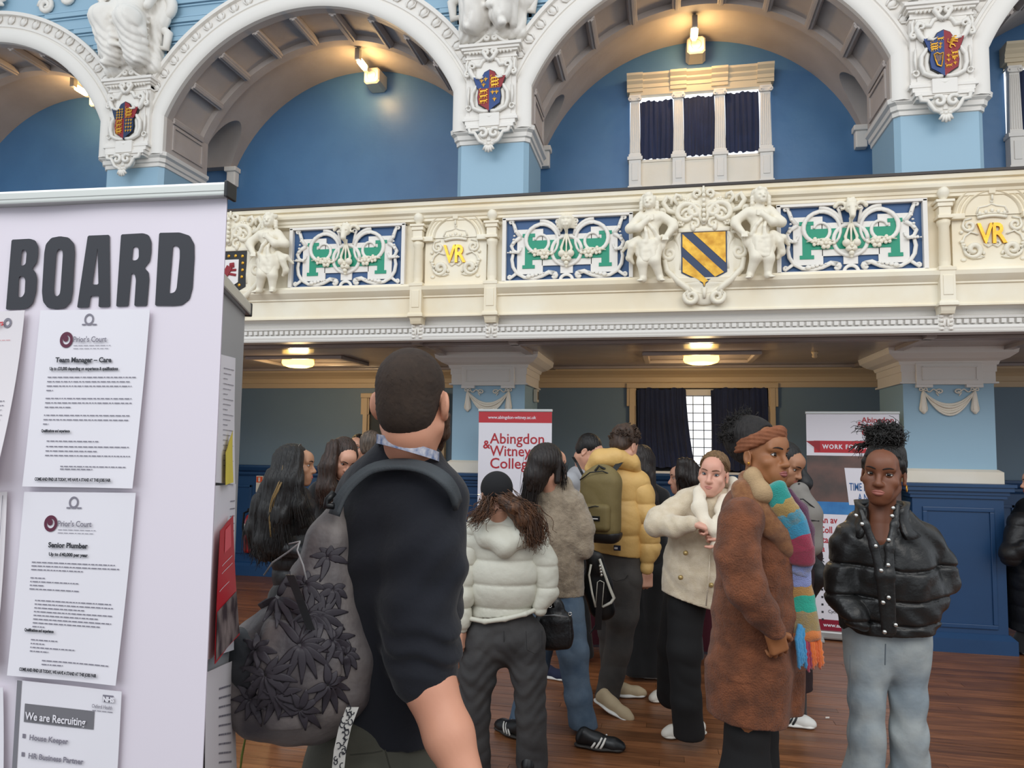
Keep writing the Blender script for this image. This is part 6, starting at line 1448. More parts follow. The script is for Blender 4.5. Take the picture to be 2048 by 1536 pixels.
    mesh_part('scarf_collar',h,mat('cream_soft_wool','#ebe0cc',.95,bump=(380,.8,.003),sheen=.3),ct)
    for x,y,dd in ((1371,1106,-.105),(1361,1155,-.115),(1422,1170,-.11)): MB().lathe(a(x,y,dd),[(0,.010),(.006,.010),(.012,.006),(.013,-.006)],14,f).build('coat_button',mat('horn_button','#b9a06a',.3,.5),ct,smooth=True)
    MB().tube([a(1420,1110,-.11),a(1418,1150,-.13),a(1412,1212,-.12)],.004,5).build('front_edge',mc,ct,smooth=True)
    MB().lathe(a(1382,1047,-.19),[(.034,0),(.036,.01),(.03,.02)],14,(a(1372,1046,-.19)-a(1392,1048,-.2)).normalized()).build('black_cuff',m_black,ct,smooth=True)
    return o
woman_cream()
m_cloth_navy=mat('navy_jersey','#0e111c',.9,var=(5,.5,'#0b0d16'),bump=(420,.35,.001),bump2=(8,.5,.02),sheen=.10)
# ---------------------------------------------------------------- shaven headed man with the grey rucksack
def man_navy():
    d0=1.78; a=A(d0); f=facing(800,128); hd=Head(a(824,800),facing(824,163,2),UPZ+RT*.0,1.06); X,_,_=frame(f); p=hd.p
    J=dict(f=f,neck=a(812,915,.03),chest=a(795,1050,.05),waist=a(785,1250,.06),pelv=a(760,1480,.08),
      shR=a(835,1030,.02),elR=a(848,1300,-.09),wrR=a(930,1560,-.20),shL=a(740,980,.2),elL=a(760,1250,.28),wrL=a(800,1450,.3),
      hipR=a(790,1540,.02),knR=a(790,1850,.02),hipL=a(700,1540,.14),knL=a(700,1850,.14))
    J['anR']=ground(J['knR'],.08); J['anL']=ground(J['knL'],.08)
    hs=hd.sd(.0035,False,a(822,925,.05),.050,detail=False)
    hs.cap(p(.003,-.030,-.06),a(820,930,.05),.048,.053,.03).cap(a(812,935,.05),a(745,985,.1),.04,.035,.04).cap(a(812,935,.05),a(870,975,-.0),.04,.035,.04)
    for s_ in (-1,1):
        hs.ell(p(s_*.080,-.014,-.010),(.012,.010,.030),(hd.X,(hd.Y+hd.X*s_*.7).normalized(),hd.Z),.006)
        hs.ell(p(s_*.078,-.008,-.034),(.008,.008,.010),hd.ax,.006)
    hs.ell(p(0,.098,-.03),(.012,.02,.02),hd.ax,.015)
    arm=SD(.005); arm.chain([a(850,1310,-.10),a(860,1372,-.12),a(898,1470,-.165),a(937,1575,-.21)],[.054,.056,.052,.038],.02); w_=a(935,1575,-.21); hand(arm,w_,UPZ*-1+RT*.35,vf(900)*1+RT*.2,-1,.5,1.05)
    o=person('shaven-headed person in a navy sweatshirt seen from behind with one bare forearm',[headmesh(hd,hs),arm,body(J)],m_sk1)
    # cropped hair as a thin shell fading at the nape
    h=SD(.0035); h.ell(p(0,-.014,.032),(.0795,.1005,.089),hd.ax).ell(p(0,-.045,-.028),(.066,.062,.062),hd.ax,.03).disp(lambda X_,Y_,Z_:.0012*np.sin(X_*900+Z_*300)*np.sin(Z_*1100+Y_*500))
    for s_ in (-1,1): h.cap(p(s_*.066,.028,.01),p(s_*.07,.03,-.025),.008,.006,.008)
    h.cut(p(0,-.08,-.076),(-hd.Z-hd.Y*.35)); h.cut(p(0,.062,.06),hd.Y-hd.Z*.1)
    for s_ in (-1,1): h.ell(p(s_*.082,.002,-.012),(.016,.016,.026),hd.ax,.008,True)
    m_bz=mat('buzz_cut_hair','#37291f',.85,var=(50,.8,'#2c2018'),bump=(900,.6,.0012))
    hr=mesh_part('cropped_hair',h,m_bz,o)
    h=SD(.004); h.chain([p(.070,.03,-.035),p(.060,.045,-.075),p(.035,.075,-.103),p(.0,.085,-.11)],[.012,.016,.018,.018],.012).disp(lambda X_,Y_,Z_:.0008*np.sin(X_*600)*np.sin(Z_*700)); mesh_part('beard',h,hairmat('beard_brown','#4a3222','#33221a'),o)
    # sweatshirt
    h=SD(.0075)
    h.chain([a(800,990,.07),a(793,1080,.08),a(790,1220,.09),a(785,1350,.10),a(780,1480,.10)],[.12,.145,.145,.14,.136],.06,(X,1.05))
    h.chain([a(735,990,.17),a(800,955,.07),a(856,1010,.0)],[.08,.082,.085],.05).cap(a(740,990,.17),a(770,1240,.30),.08,.06,.03)
    h.cap(a(814,905,.05),a(808,945,.06),.075,.085,.03); h.cap(a(818,820,.04),a(814,925,.05),.062,.068,.010,None,True)
    h.chain([a(856,1012,.0),a(852,1110,-.05),a(842,1230,-.08),a(845,1300,-.095),a(852,1352,-.115)],[.086,.084,.078,.072,.066],.045)
    def foldfn(X_,Y_,Z_):
        m1=np.exp(-((Z_-(a(840,1265).z))/.06)**2)*np.clip((X_-a(770,1250).x)*12,0,1); m2=np.exp(-((Z_-(a(840,1120).z))/.12)**2)
        return -.007*m1*np.sin(Z_*120+X_*30-Y_*20+1.5*np.sin(X_*40))-.004*m2*np.sin(Z_*60-X_*50+2*np.sin(X_*20))
    c=a(852,1362,-.115); ax_=(a(898,1470,-.165)-a(852,1340,-.11)).normalized(); h.disp(foldfn)
    h.cap(a(772,1060,-.03),a(800,1300,.0),.012,.02,.03,None,True)
    h.folds(.010,16,41).disp(lambda X_,Y_,Z_:-.003*np.sin(Z_*34+X_*20+2*np.sin(Y_*12))); h.cut(a(785,1490,0),(-UPZ-RT*.1)); sw=mesh_part('sweatshirt',h,m_cloth_navy,o)
    h=SD(.004); h.chain([a(813,905,.055)+X*(.070*math.sin(t))+f*(.068*math.cos(t))-UPZ*(.014*math.cos(t-.3)) for t in np.linspace(0,2*PI,26)],[.0085]*26,.006); mesh_part('ribbed_neckband',h,m_cloth_navy,sw)
    h=SD(.0045); h.cap(c-ax_*.045,c+ax_*.05,.069,.067,.01).cut(c+ax_*.010-RT*0,ax_-RT*.15).cut(c-ax_*.034,-ax_).disp(lambda X_,Y_,Z_:-.0025*np.sin((X_*ax_.x+Y_*ax_.y+Z_*ax_.z)*190)); mesh_part('rolled_cuff',h,m_cloth_navy,sw)
    # lanyard
    m_ln=mat('lanyard_ribbon','#c9c6cc',.5,var=(60,.9,'#3f5f90')); b=MB()
    for t0,t1 in ((-2.7,2.7),):
        P_=[a(816,896,-.005)+hd.X*(.072*math.sin(t))-hd.Y*(.074*math.cos(t))+UPZ*(.012*math.cos(t)-.018*math.sin(t)) for t in np.linspace(-2.1,2.1,24)]
        b.loft([[q+UPZ*.011,q-UPZ*.011,q-UPZ*.011-(a(816,896,-.005)-q).normalized()*.002,q+UPZ*.011-(a(816,896,-.005)-q).normalized()*.002] for q in P_])
    b.build('lanyard',m_ln,o)
    # trousers
    h=SD(.009); mt=mat('olive_drill_cotton','#4c4b40',.85,var=(5,.6,'#3f3e35'),bump=(300,.3,.001),bump2=(7,.5,.02))
    h.chain([a(748,1450,.09),a(742,1560,.09),a(742,1620,.09)],[.14,.158,.15],.05,(X,1.1)).cap(a(790,1600,.02),ground(a(790,1850,.02),.06),.11,.07).cap(a(700,1600,.15),ground(a(700,1850,.15),.06),.11,.07).folds(.01,18,8)
    tr=mesh_part('trousers',h,mt,o); MB().tube([a(770,1500,-.085),a(780,1536,-.09),a(785,1600,-.09)],.002,4).tube([a(700,1510,-.07),a(745,1506,-.085),a(765,1502,-.085)],.002,4).build('pocket_seam',mat('olive_seam','#35342b',.9),tr)
    for q in ((790,1850,.02),(700,1850,.15)): shoe(o,ground(a(*q)),f,m_black,m_black)
    # patterned strap hanging from the rucksack
    m_ps=mat('white_patterned_strap','#d9d6cf',.7)
    b=MB(); P_=[a(705,1415,-.15),a(690,1455,-.15),a(680,1500,-.145),a(674,1560,-.14),a(670,1620,-.13)]
    for i in range(4):
        pass
    b.loft([[q+RT*.0135,q-RT*.0135,q-RT*.0135+vf(690)*.003,q+RT*.0135+vf(690)*.003] for q in P_]); st=tag(b.build('patterned_strap',m_ps),'white webbing strap with black curling print hanging from the rucksack','strap')
    rg=np.random.default_rng(3); b=MB()
    for i in range(30):
        t=i/30*3.6; k=int(t); q=P_[k].lerp(P_[k+1],t-k)+RT*rg.uniform(-.009,.009)-vf(690)*.0012; r_=rg.uniform(.003,.006); s0=rg.uniform(0,6)
        b.tube([q+RT*(r_*math.cos(s0+u))+UPZ*(r_*1.3*math.sin(s0+u)) for u in np.linspace(0,rg.uniform(2.5,5.5),8)],.0012,4)
    tag(b.build('printed_curls',m_ink,st),kind='stuff')
    # rucksack on one strap
    e=empty('rucksack',a(610,1300,.0),'slouching grey rucksack with dark palm print hung over one shoulder of the navy sweatshirt','backpack')
    mg=mat('grey_printed_nylon','#7d7572',.5,var=(7,1.0,'#454044'),bump=(90,.3,.003),bump2=(10,.6,.02)); mdk=mat('dark_nylon','#2b2d31',.5,bump=(14,.6,.012)); 
    h=SD(.0065); dd=-.02
    h.chain([a(672,1015,dd),a(655,1080,dd-.01),a(640,1180,dd-.02),a(625,1290,dd-.03),a(615,1370,dd-.03)],[.020,.040,.072,.105,.12],.05,(vf(620),.85))
    h.chain([a(560,1270,dd-.02),a(530,1330,dd-.03),a(545,1400,dd-.03),a(590,1430,dd-.03)],[.06,.085,.085,.05],.05,(vf(620),.8)).chain([a(680,1250,dd),a(705,1310,dd),a(690,1370,dd),a(650,1420,dd)],[.055,.06,.06,.06],.05)
    h.cap(a(500,1300,dd-.02),a(505,1370,dd-.02),.055,.05,.04)
    h.folds(.014,15,77,(1,1,.35)).folds(.005,42,12,(1,1,.3)); bg=mesh_part('main_bag',h,mg,e)
    h=SD(.006); h.chain([a(492,1300,dd-.05),a(500,1390,dd-.05)],[.055,.06],.04,(vf(500),.8)).cap(a(520,1330,dd-.07),a(540,1430,dd-.06),.06,.045,.04).folds(.008,24,5); mesh_part('side_pocket',h,mdk,e)
    h=SD(.006); h.chain([a(540,1290,dd-.10),a(600,1330,dd-.125),a(590,1400,dd-.12)],[.04,.055,.05],.05,(vf(600),.35)).folds(.010,30,6); mesh_part('front_pocket',h,mg,e)
    # strap over the shoulder
    b=MB(); P_=[a(668,1030,-.07),a(682,995,-.06),a(704,966,-.05),a(738,940,-.045),a(775,930,-.055),a(815,929,-.075),a(855,938,-.10),a(888,958,-.115),a(908,985,-.10),a(918,1020,-.07)]
    from functools import reduce
    Q=[]
    for i in range(len(P_)-1):
        for t in (0,.33,.66):
            p0=P_[max(i-1,0)];p1=P_[i];p2=P_[i+1];p3=P_[min(i+2,len(P_)-1)]; Q.append(.5*((2*p1)+(-p0+p2)*t+(2*p0-5*p1+4*p2-p3)*t*t+(-p0+3*p1-3*p2+p3)*t**3))
    ctr=a(800,1080,.06)
    R_=[]
    for i,q in enumerate(Q):
        t=(Q[min(i+1,len(Q)-1)]-Q[max(i-1,0)]).normalized(); n_=(q-ctr); n_=(n_-t*n_.dot(t)).normalized(); w__=t.cross(n_); wd=.019
        R_.append([q+w__*wd-n_*.001,q+w__*wd*.8+n_*.006,q+w__*wd*.3+n_*.0045,q-w__*wd*.3+n_*.0045,q-w__*wd*.8+n_*.006,q-w__*wd-n_*.001,q-w__*wd*.9-n_*.005,q+w__*wd*.9-n_*.005])
    b.loft(R_).build('shoulder_strap',mat('strap_grey_webbing','#3e4347',.7,bump=(220,.5,.002)),e,smooth=True)
    MB().tube([a(668,985,-.07),a(655,1000,-.08),a(650,1012,-.08),a(668,1012,-.08)],.008,6).build('grab_loop',m_black,e,smooth=True)
    b=MB(); b.tube([a(578,1088,dd-.10),a(600,1083,dd-.12),a(594,1100,dd-.13),a(606,1130,dd-.13),a(613,1160,dd-.13)],.0022,5).tube([a(600,1085,dd-.12),a(575,1105,dd-.09),a(545,1125,dd-.06),a(528,1150,dd-.04)],.0022,5); b.build('drawcord',mat('grey_cord','#a5a3a3',.6),e,smooth=True)
    b=MB(); b.loft([[q+RT*.009,q-RT*.009,q-RT*.009+vf(600)*.003,q+RT*.009+vf(600)*.003] for q in (a(580,1150,dd-.125),a(600,1200,dd-.14),a(622,1260,dd-.15))]); b.build('compression_strap',m_black,e)
    b=MB(); b.tube([a(492,1455,-.03),a(490,1480,-.03),a(484,1510,-.03),a(480,1545,-.03)],[.003,.0022,.003,.002],5); b.build('tassel_cord',mat('green_yellow_cord','#6f7a34',.7),e,smooth=True)
    rg=np.random.default_rng(9)
    b=MB()
    # palm fronds printed in darker ink on the cloth
    P0,F0=np.array([v.co for v in bg.data.vertices]),None
    bm_=np.concatenate([np.array([tuple(v.co) for v in o_.data.vertices]) for o_ in e.children if o_.type=='MESH' and o_.name.split('.')[0] in ('main_bag','front_pocket','side_pocket')])
    def drop(x,y):
        r=ray(x,y); r.normalize(); v=bm_-np.array(CAM); t=v@np.array(r); dist=np.linalg.norm(v-t[:,None]*np.array(r),axis=1); k=dist<.0075
        if not k.any(): return None
        return CAM+r*float(t[k].min())-r*.0010
    for cx_,cy_,s_,n_ in ((530,1350,50,9),(615,1230,40,8),(665,1280,34,7),(610,1170,34,7),(500,1400,36,7),(555,1195,50,9),(600,1290,58,11),(655,1115,34,7),(640,1230,44,8),(510,1300,34,7),(550,1390,44,9),(655,1370,44,9),(600,1420,36,8),(665,1180,26,6),(690,1310,30,7)):
        a0=rg.uniform(0,6)
        for i in range(n_):
            an=a0+i/n_*5.2; L_=s_*1.3*rg.uniform(.7,1.1); pts=[drop(cx_+L_*t*math.cos(an)+3*math.sin(t*3),cy_+L_*t*math.sin(an)+8*t*t) for t in np.linspace(.05,1,7)]; pts=[q for q in pts if q is not None]
            if len(pts)>3: b.tube(pts,[.004,.009,.010,.009,.007,.004,.0015][:len(pts)],5,flat=(vf(600),.06))
    tag(b.build('palm_print',mat('palm_print_ink','#3a353c',.55),bg,smooth=True),kind='stuff')
    return o
man_navy()
# ---------------------------------------------------------------- white puffer jacket, curly ponytail
def girl_white():
    d0=3.78; a=A(d0); f=facing(1000,168); hd=Head(a(992,990),facing(992,200,-8),UPZ,.97); X,_,_=frame(f); p=hd.p
    J=dict(f=f,neck=a(1000,1050,.02),chest=a(1005,1110,.03),waist=a(1005,1180,.03),pelv=a(1005,1250,.03),shR=a(1075,1070,.03),elR=a(1090,1160,.0),wrR=a(1085,1210,-.0),
       shL=a(940,1070,.03),elL=a(925,1180,.0),wrL=a(922,1265,-.03),hipR=a(1045,1270,.03),knR=a(1058,1410,.0),anR=a(1062,1525,.03),hipL=a(965,1270,.03),knL=a(952,1410,.0),anL=a(950,1525,.03))
    hs=hd.sd(.004,True,a(1000,1050,.02),.046,detail=False); hs.ell(p(0,.095,-.04),(.01,.02,.02),hd.ax,.015)
    hh=SD(.0035); w_=a(924,1262,-.02); hand(hh,w_,-UPZ+RT*.1,-RT+vf(900)*.4,1,.5,.95)
    o=person('person in a white puffer jacket and charcoal jeans, curly ponytail below a black cap',[hs,hh,body(J)],m_skgen)
    h=SD(.004); h.ell(p(0,-.014,.034),(.0795,.098,.086),hd.ax).cut(p(0,.0,-.03),-hd.Z-hd.Y*.2).cut(p(0,.06,.0),hd.Y-hd.Z*.5); cp=mesh_part('black_cap',h,mat('black_jersey_cap','#131316',.9,bump=(200,.3,.002)),o)
    mh=hairmat('hair_brown_curly','#35231a','#6a4428'); R_=[]
    for i in range(12):
        t=i/11; R_.append([p(-.01+.03*t,-.075,-.02),p(.03+.05*t,-.12,-.05-.02*t),p(.07+.09*t,-.13,-.10),p(.10+.10*t,-.12,-.17-.05*math.sin(t*3)),p(.115+.08*t,-.11,-.24)])
    for i in range(5): t=i/4; R_.append([p(-.06,-.05,-.03),p(-.08-.03*t,-.07,-.09),p(-.13-.03*t,-.06,-.13)])
    strands('curly_ponytail',mh,o,R_,34,.018,.0019,5,.011,18)
    h=SD(.007); h.chain([p(0,-.09,-.03),p(.05,-.115,-.07),p(.10,-.11,-.13),p(.13,-.10,-.18)],[.03,.042,.045,.03],.03).folds(.014,70,3); mesh_part('ponytail_core',h,mh,o)
    MB().tube([p(-.082,.0,.004),p(-.081,.05,.006),p(-.07,.09,.004)],.0022,5).build('glasses_arm',mat('glasses_metal','#c9c9c4',.2,.8),o)
    m=mat('white_puffer_nylon','#cbc9bb',.55,var=(5,.4,'#bebcae'),bump=(30,.4,.008)); h=SD(.0065)
    h.chain([a(1005,1085,.04),a(1005,1150,.04),a(1005,1215,.05)],[.17,.182,.172],.04,(f,.72)).chain([a(945,1075,.04),a(1065,1070,.04)],[.075,.075],.04)
    z0=a(1005,1118).z; quilt(h,.118,.016,z0,.45); h.folds(.005,40,3); h.cut(a(1005,1228,0),-UPZ+RT*.13)
    jk=mesh_part('puffer_jacket',h,m,o)
    for nm,P_ in (('sleeve',[a(945,1080,.04),a(930,1130,.02),a(924,1190,-.01),a(924,1250,-.03)]),('sleeve',[a(1068,1080,.04),a(1088,1130,.02),a(1092,1180,-.0),a(1080,1215,-.03)])):
        h=SD(.006); h.chain(P_,[.072,.068,.060,.040],.02); quilt(h,.105,.014,z0-.03,.45); h.folds(.005,45,6); sl=mesh_part(nm,h,m,jk)
    h=SD(.006); h.chain([a(948,1045,.0),a(975,1075,-.06),a(1010,1092,-.09),a(1045,1072,-.06),a(1060,1040,.0)],[.036,.045,.048,.045,.036],.04).chain([a(955,1035,.02),a(1000,1050,.06),a(1050,1030,.02)],[.03,.03,.03],.03).ell(a(1005,1068,-.04),(.08,.06,.05),k=.04).folds(.006,40,2); mesh_part('hood',h,m,jk)
    h=SD(.005); h.chain([a(933,1236,-.03+.0),a(970,1243,-.085),a(1010,1238,-.095),a(1050,1228,-.085),a(1082,1215,-.02)],[.012]*5,.01); mesh_part('hem_band',h,m,jk)
    h=SD(.007); mj=mat('charcoal_denim','#333233',.85,var=(8,.8,'#454444'),bump=(450,.3,.001),bump2=(12,.5,.012))
    h.chain([a(1007,1225,.03),a(1008,1265,.03)],[.15,.168],.05,(f,.72)).chain([a(968,1275,.03),a(955,1345,.01),a(948,1430,.0),a(950,1530,.02)],[.108,.092,.076,.082],.03).chain([a(1048,1275,.03),a(1058,1345,.01),a(1062,1430,.0),a(1064,1522,.02)],[.108,.090,.074,.084],.03)
    h.folds(.010,28,14,(.6,.6,1)).disp(lambda X_,Y_,Z_:-.003*np.sin(Z_*85+5*np.sin(X_*25))*np.clip(1-abs(Z_-.45)*3,0,1)); jn=mesh_part('jeans',h,mj,o)
    b=MB(); b.tube([a(1052,1262,-.115),a(1054,1300,-.11),a(1070,1308,-.10),a(1084,1298,-.08),a(1084,1262,-.08)],.0015,4).tube([a(1008,1262,-.10),a(1008,1300,-.09)],.0015,4); tag(b.build('pocket_seam',mat('charcoal_seam','#232223',.9),jn),kind='stuff')
    for x,y in ((950,1520),(1058,1512)): shoe(o,ground(at(x,y,d0-.02)),f,m_black,mat('gum_sole','#6a5646',.6),laces=m_shwhite)
    return o
girl_white()
# ---------------------------------------------------------------- taupe fluffy coat
def woman_taupe():
    d0=4.3; a=A(d0); f=facing(1100,150); hd=Head(a(1100,930),facing(1100,135,0),UPZ,.98); X,_,_=frame(f); p=hd.p
    J=dict(f=f,neck=a(1100,985,.02),chest=a(1105,1050,.03),waist=a(1110,1120,.03),pelv=a(1118,1200,.03),shR=a(1148,1000,.0),elR=a(1170,1085,-.02),wrR=a(1140,1110,.1),shL=a(1060,1000,.1),elL=a(1050,1100,.12),wrL=a(1080,1120,.2),
      hipR=a(1135,1210,.0),knR=a(1150,1340,-.02),anR=a(1172,1475,.0),hipL=a(1095,1210,.1),knL=a(1060,1340,.06),anL=a(1032,1455,.06))
    hs=hd.sd(.004,True,a(1100,985,.02),.045,detail=True)
    o=person('person in a taupe fluffy coat and blue jeans with long straight dark hair',[headmesh(hd,hs),body(J)],m_skgen)
    hd.face(o,mat('lips_pink','#b9695f'),mat('brow_dark_brown','#1d110b',.8),m_irisb)
    mh=hairmat('hair_dark_brown_long','#231915','#140d0b')
    h=SD(.005); h.ell(p(0,-.03,.04),(.083,.098,.09),hd.ax).chain([p(0,-.07,.02),p(-.02,-.09,-.06),p(-.03,-.09,-.12)],[.075,.065,.05],.04).cap(p(.07,.0,.02),p(.07,-.01,-.09),.022,.018,.02).cut(p(0,.045,.06),hd.Y-hd.Z*.25).disp(lambda X_,Y_,Z_:.002*np.sin(X_*260+Y_*200)); hr=mesh_part('hair',h,mh,o)
    R_=[]
    for i in range(9): t=i/8; R_.append([p(-.07+.12*t,-.085,.03),p(-.085+.10*t,-.105,-.07),p(-.10+.06*t,-.11,-.17-.02*i%3),p(-.11+.03*t,-.105,-.27),p(-.12+.02*t,-.10,-.36+.03*(i%3))])
    R_+= [[p(-.075,-.02,.0),p(-.10,-.05,-.10),p(-.15,-.06,-.20)],[p(.075,.03,.0),p(.078,.03,-.08),p(.07,.04,-.13)]]
    strands('long_hair',mh,hr,R_,40,.013,.0016,7,.003,4)
    mc=mat('taupe_faux_fur','#a3937e',.95,var=(26,.8,'#8a7b68'),bump=(260,1,.005),bump2=(34,.7,.016),sheen=.35); h=SD(.008)
    h.chain([a(1108,1000,.06),a(1108,1070,.06),a(1112,1130,.06),a(1120,1185,.06)],[.125,.16,.155,.148],.05,(f,.85)).chain([a(1068,1005,.08),a(1142,1003,.02)],[.072,.072],.05)
    h.chain([a(1146,1008,.0),a(1165,1055,-.03),a(1166,1096,-.04),a(1140,1108,.06)],[.072,.068,.06,.045],.025).chain([a(1062,1010,.1),a(1052,1080,.12),a(1062,1120,.18)],[.07,.065,.05],.03).cap(a(1085,965,.05),a(1128,968,.03),.055,.05,.03)
    h.folds(.010,26,17).disp(lambda X_,Y_,Z_:.0022*np.sin(X_*150+3*np.sin(Z_*60))*np.sin(Z_*130+Y_*90)); h.cut(a(1125,1192,0),-UPZ+RT*.03); mesh_part('fluffy_coat',h,mc,o)
    h=SD(.0075); mj=mat('blue_denim','#5f7183',.85,var=(7,1,'#42566b'),bump=(400,.3,.001),bump2=(13,.5,.012))
    h.cap(a(1118,1180,.05),a(1118,1215,.05),.135,.14,.04,(f,.75)).chain([a(1135,1215,.01),a(1145,1300,-.02),a(1156,1390,-.02),a(1170,1478,.0)],[.098,.088,.074,.082],.03).chain([a(1098,1215,.1),a(1070,1330,.07),a(1040,1455,.06)],[.095,.075,.075],.03).folds(.009,30,19,(.6,.6,1)).cut((0,0,.03),(0,0,-1)); mesh_part('jeans',h,mj,o)
    mst=mat('stripe_white','#dedad2',.5)
    shoe(o,ground(onZ(1172,1495,0)),facing(1170,82),m_black,mat('shoe_sole_dark','#2a2521',.6),stripes=mst); shoe(o,ground(onZ(1040,1478,0)),facing(1030,-140),m_black,mat('shoe_sole_dark','#2a2521',.6),stripes=mst)
    return o
woman_taupe()
def handbag():
    a=A(4.05); e=empty('handbag',a(1110,1290),'black leather handbag hanging behind the white puffer jacket','handbag'); ml=mat('black_bag_leather','#141416',.35,bump=(60,.4,.004),bump2=(9,.5,.015))
    h=SD(.006); h.chain([a(1108,1215,.0),a(1108,1265,.0)],[.06,.09],.03,(vf(1100),.5)).box(a(1108,1262,0),(.095,.05,.09),(RT,vf(1100),UPZ),.03,.03).folds(.008,30,4); mesh_part('bag_body',h,ml,e)
    for dx in (-10,12): MB().tube([a(1095+dx,1215,-.03),a(1092+dx*.6,1190,-.05),a(1088,1165,-.06),a(1094,1160,-.02)],[.008,.009,.009,.008],6,flat=(vf(1100),.5)).build('strap',ml,e,smooth=True)
    for x,y in ((1096,1200),(1100,1212),(1140,1228)): MB().tube([a(x,y,-.06)+RT*(.009*math.cos(t))+UPZ*(.009*math.sin(t)) for t in np.linspace(0,6.28,12)],.0025,5).build('metal_ring',mat('snap_silver','#d8d6d0',.2,.9),e,smooth=True)
    MB().tube([a(1080,1232,-.06),a(1108,1230,-.065),a(1136,1234,-.055)],.003,5).build('zip',m_grey,e,smooth=True)
    a=A(4.45); e=empty('shoulder_bag',a(1200,1200),'black bag edged with white piping held beside the yellow puffer jacket','bag')
    h=SD(.007); h.chain([a(1190,1120,.0),a(1196,1170,.02),a(1205,1215,.02)],[.05,.078,.075],.03,(vf(1200),.5)).cap(a(1180,1110,0),a(1195,1140,0),.03,.03).folds(.006,30,5); mesh_part('bag_body',h,m_black,e)
    mw=mat('white_piping','#d8d5c8',.45); b=MB()
    b.tube([a(1199,1118,-.06),a(1210,1150,-.065),a(1221,1180,-.06),a(1228,1196,-.055),a(1222,1205,-.055),a(1205,1214,-.055)],[.008,.008,.009,.01,.009,.007],7); b.tube([a(1182,1129,-.06),a(1178,1150,-.06),a(1184,1185,-.06),a(1191,1214,-.055)],.0065,7); b.build('piping',mw,e,smooth=True)
    b=MB(); b.tube([a(1191,1214,-.06),a(1195,1164,-.065),a(1200,1161,-.065),a(1208,1165,-.065),a(1204,1214,-.06)],.0028,5); b.build('strap_edge',mw,e,smooth=True)
    b=MB(); 
    for i in range(4): b.ball(a(1200+1.0*i,1132+6*i,-.07),.009,8)
    b.build('ring_chain',mat('snap_silver','#d8d6d0',.2,.9),e,smooth=True)
    b=MB(); b.loft([[q+RT*.02,q-RT*.02,q-RT*.02+vf(1200)*.006,q+RT*.02+vf(1200)*.006] for q in (a(1200,1165,-.06),a(1198,1218,-.055),a(1196,1260,-.05))]); b.tube([a(1192,1250,-.05),a(1180,1268,-.05),a(1168,1255,-.04)],.005,5); b.build('long_strap',m_black,e)
handbag()
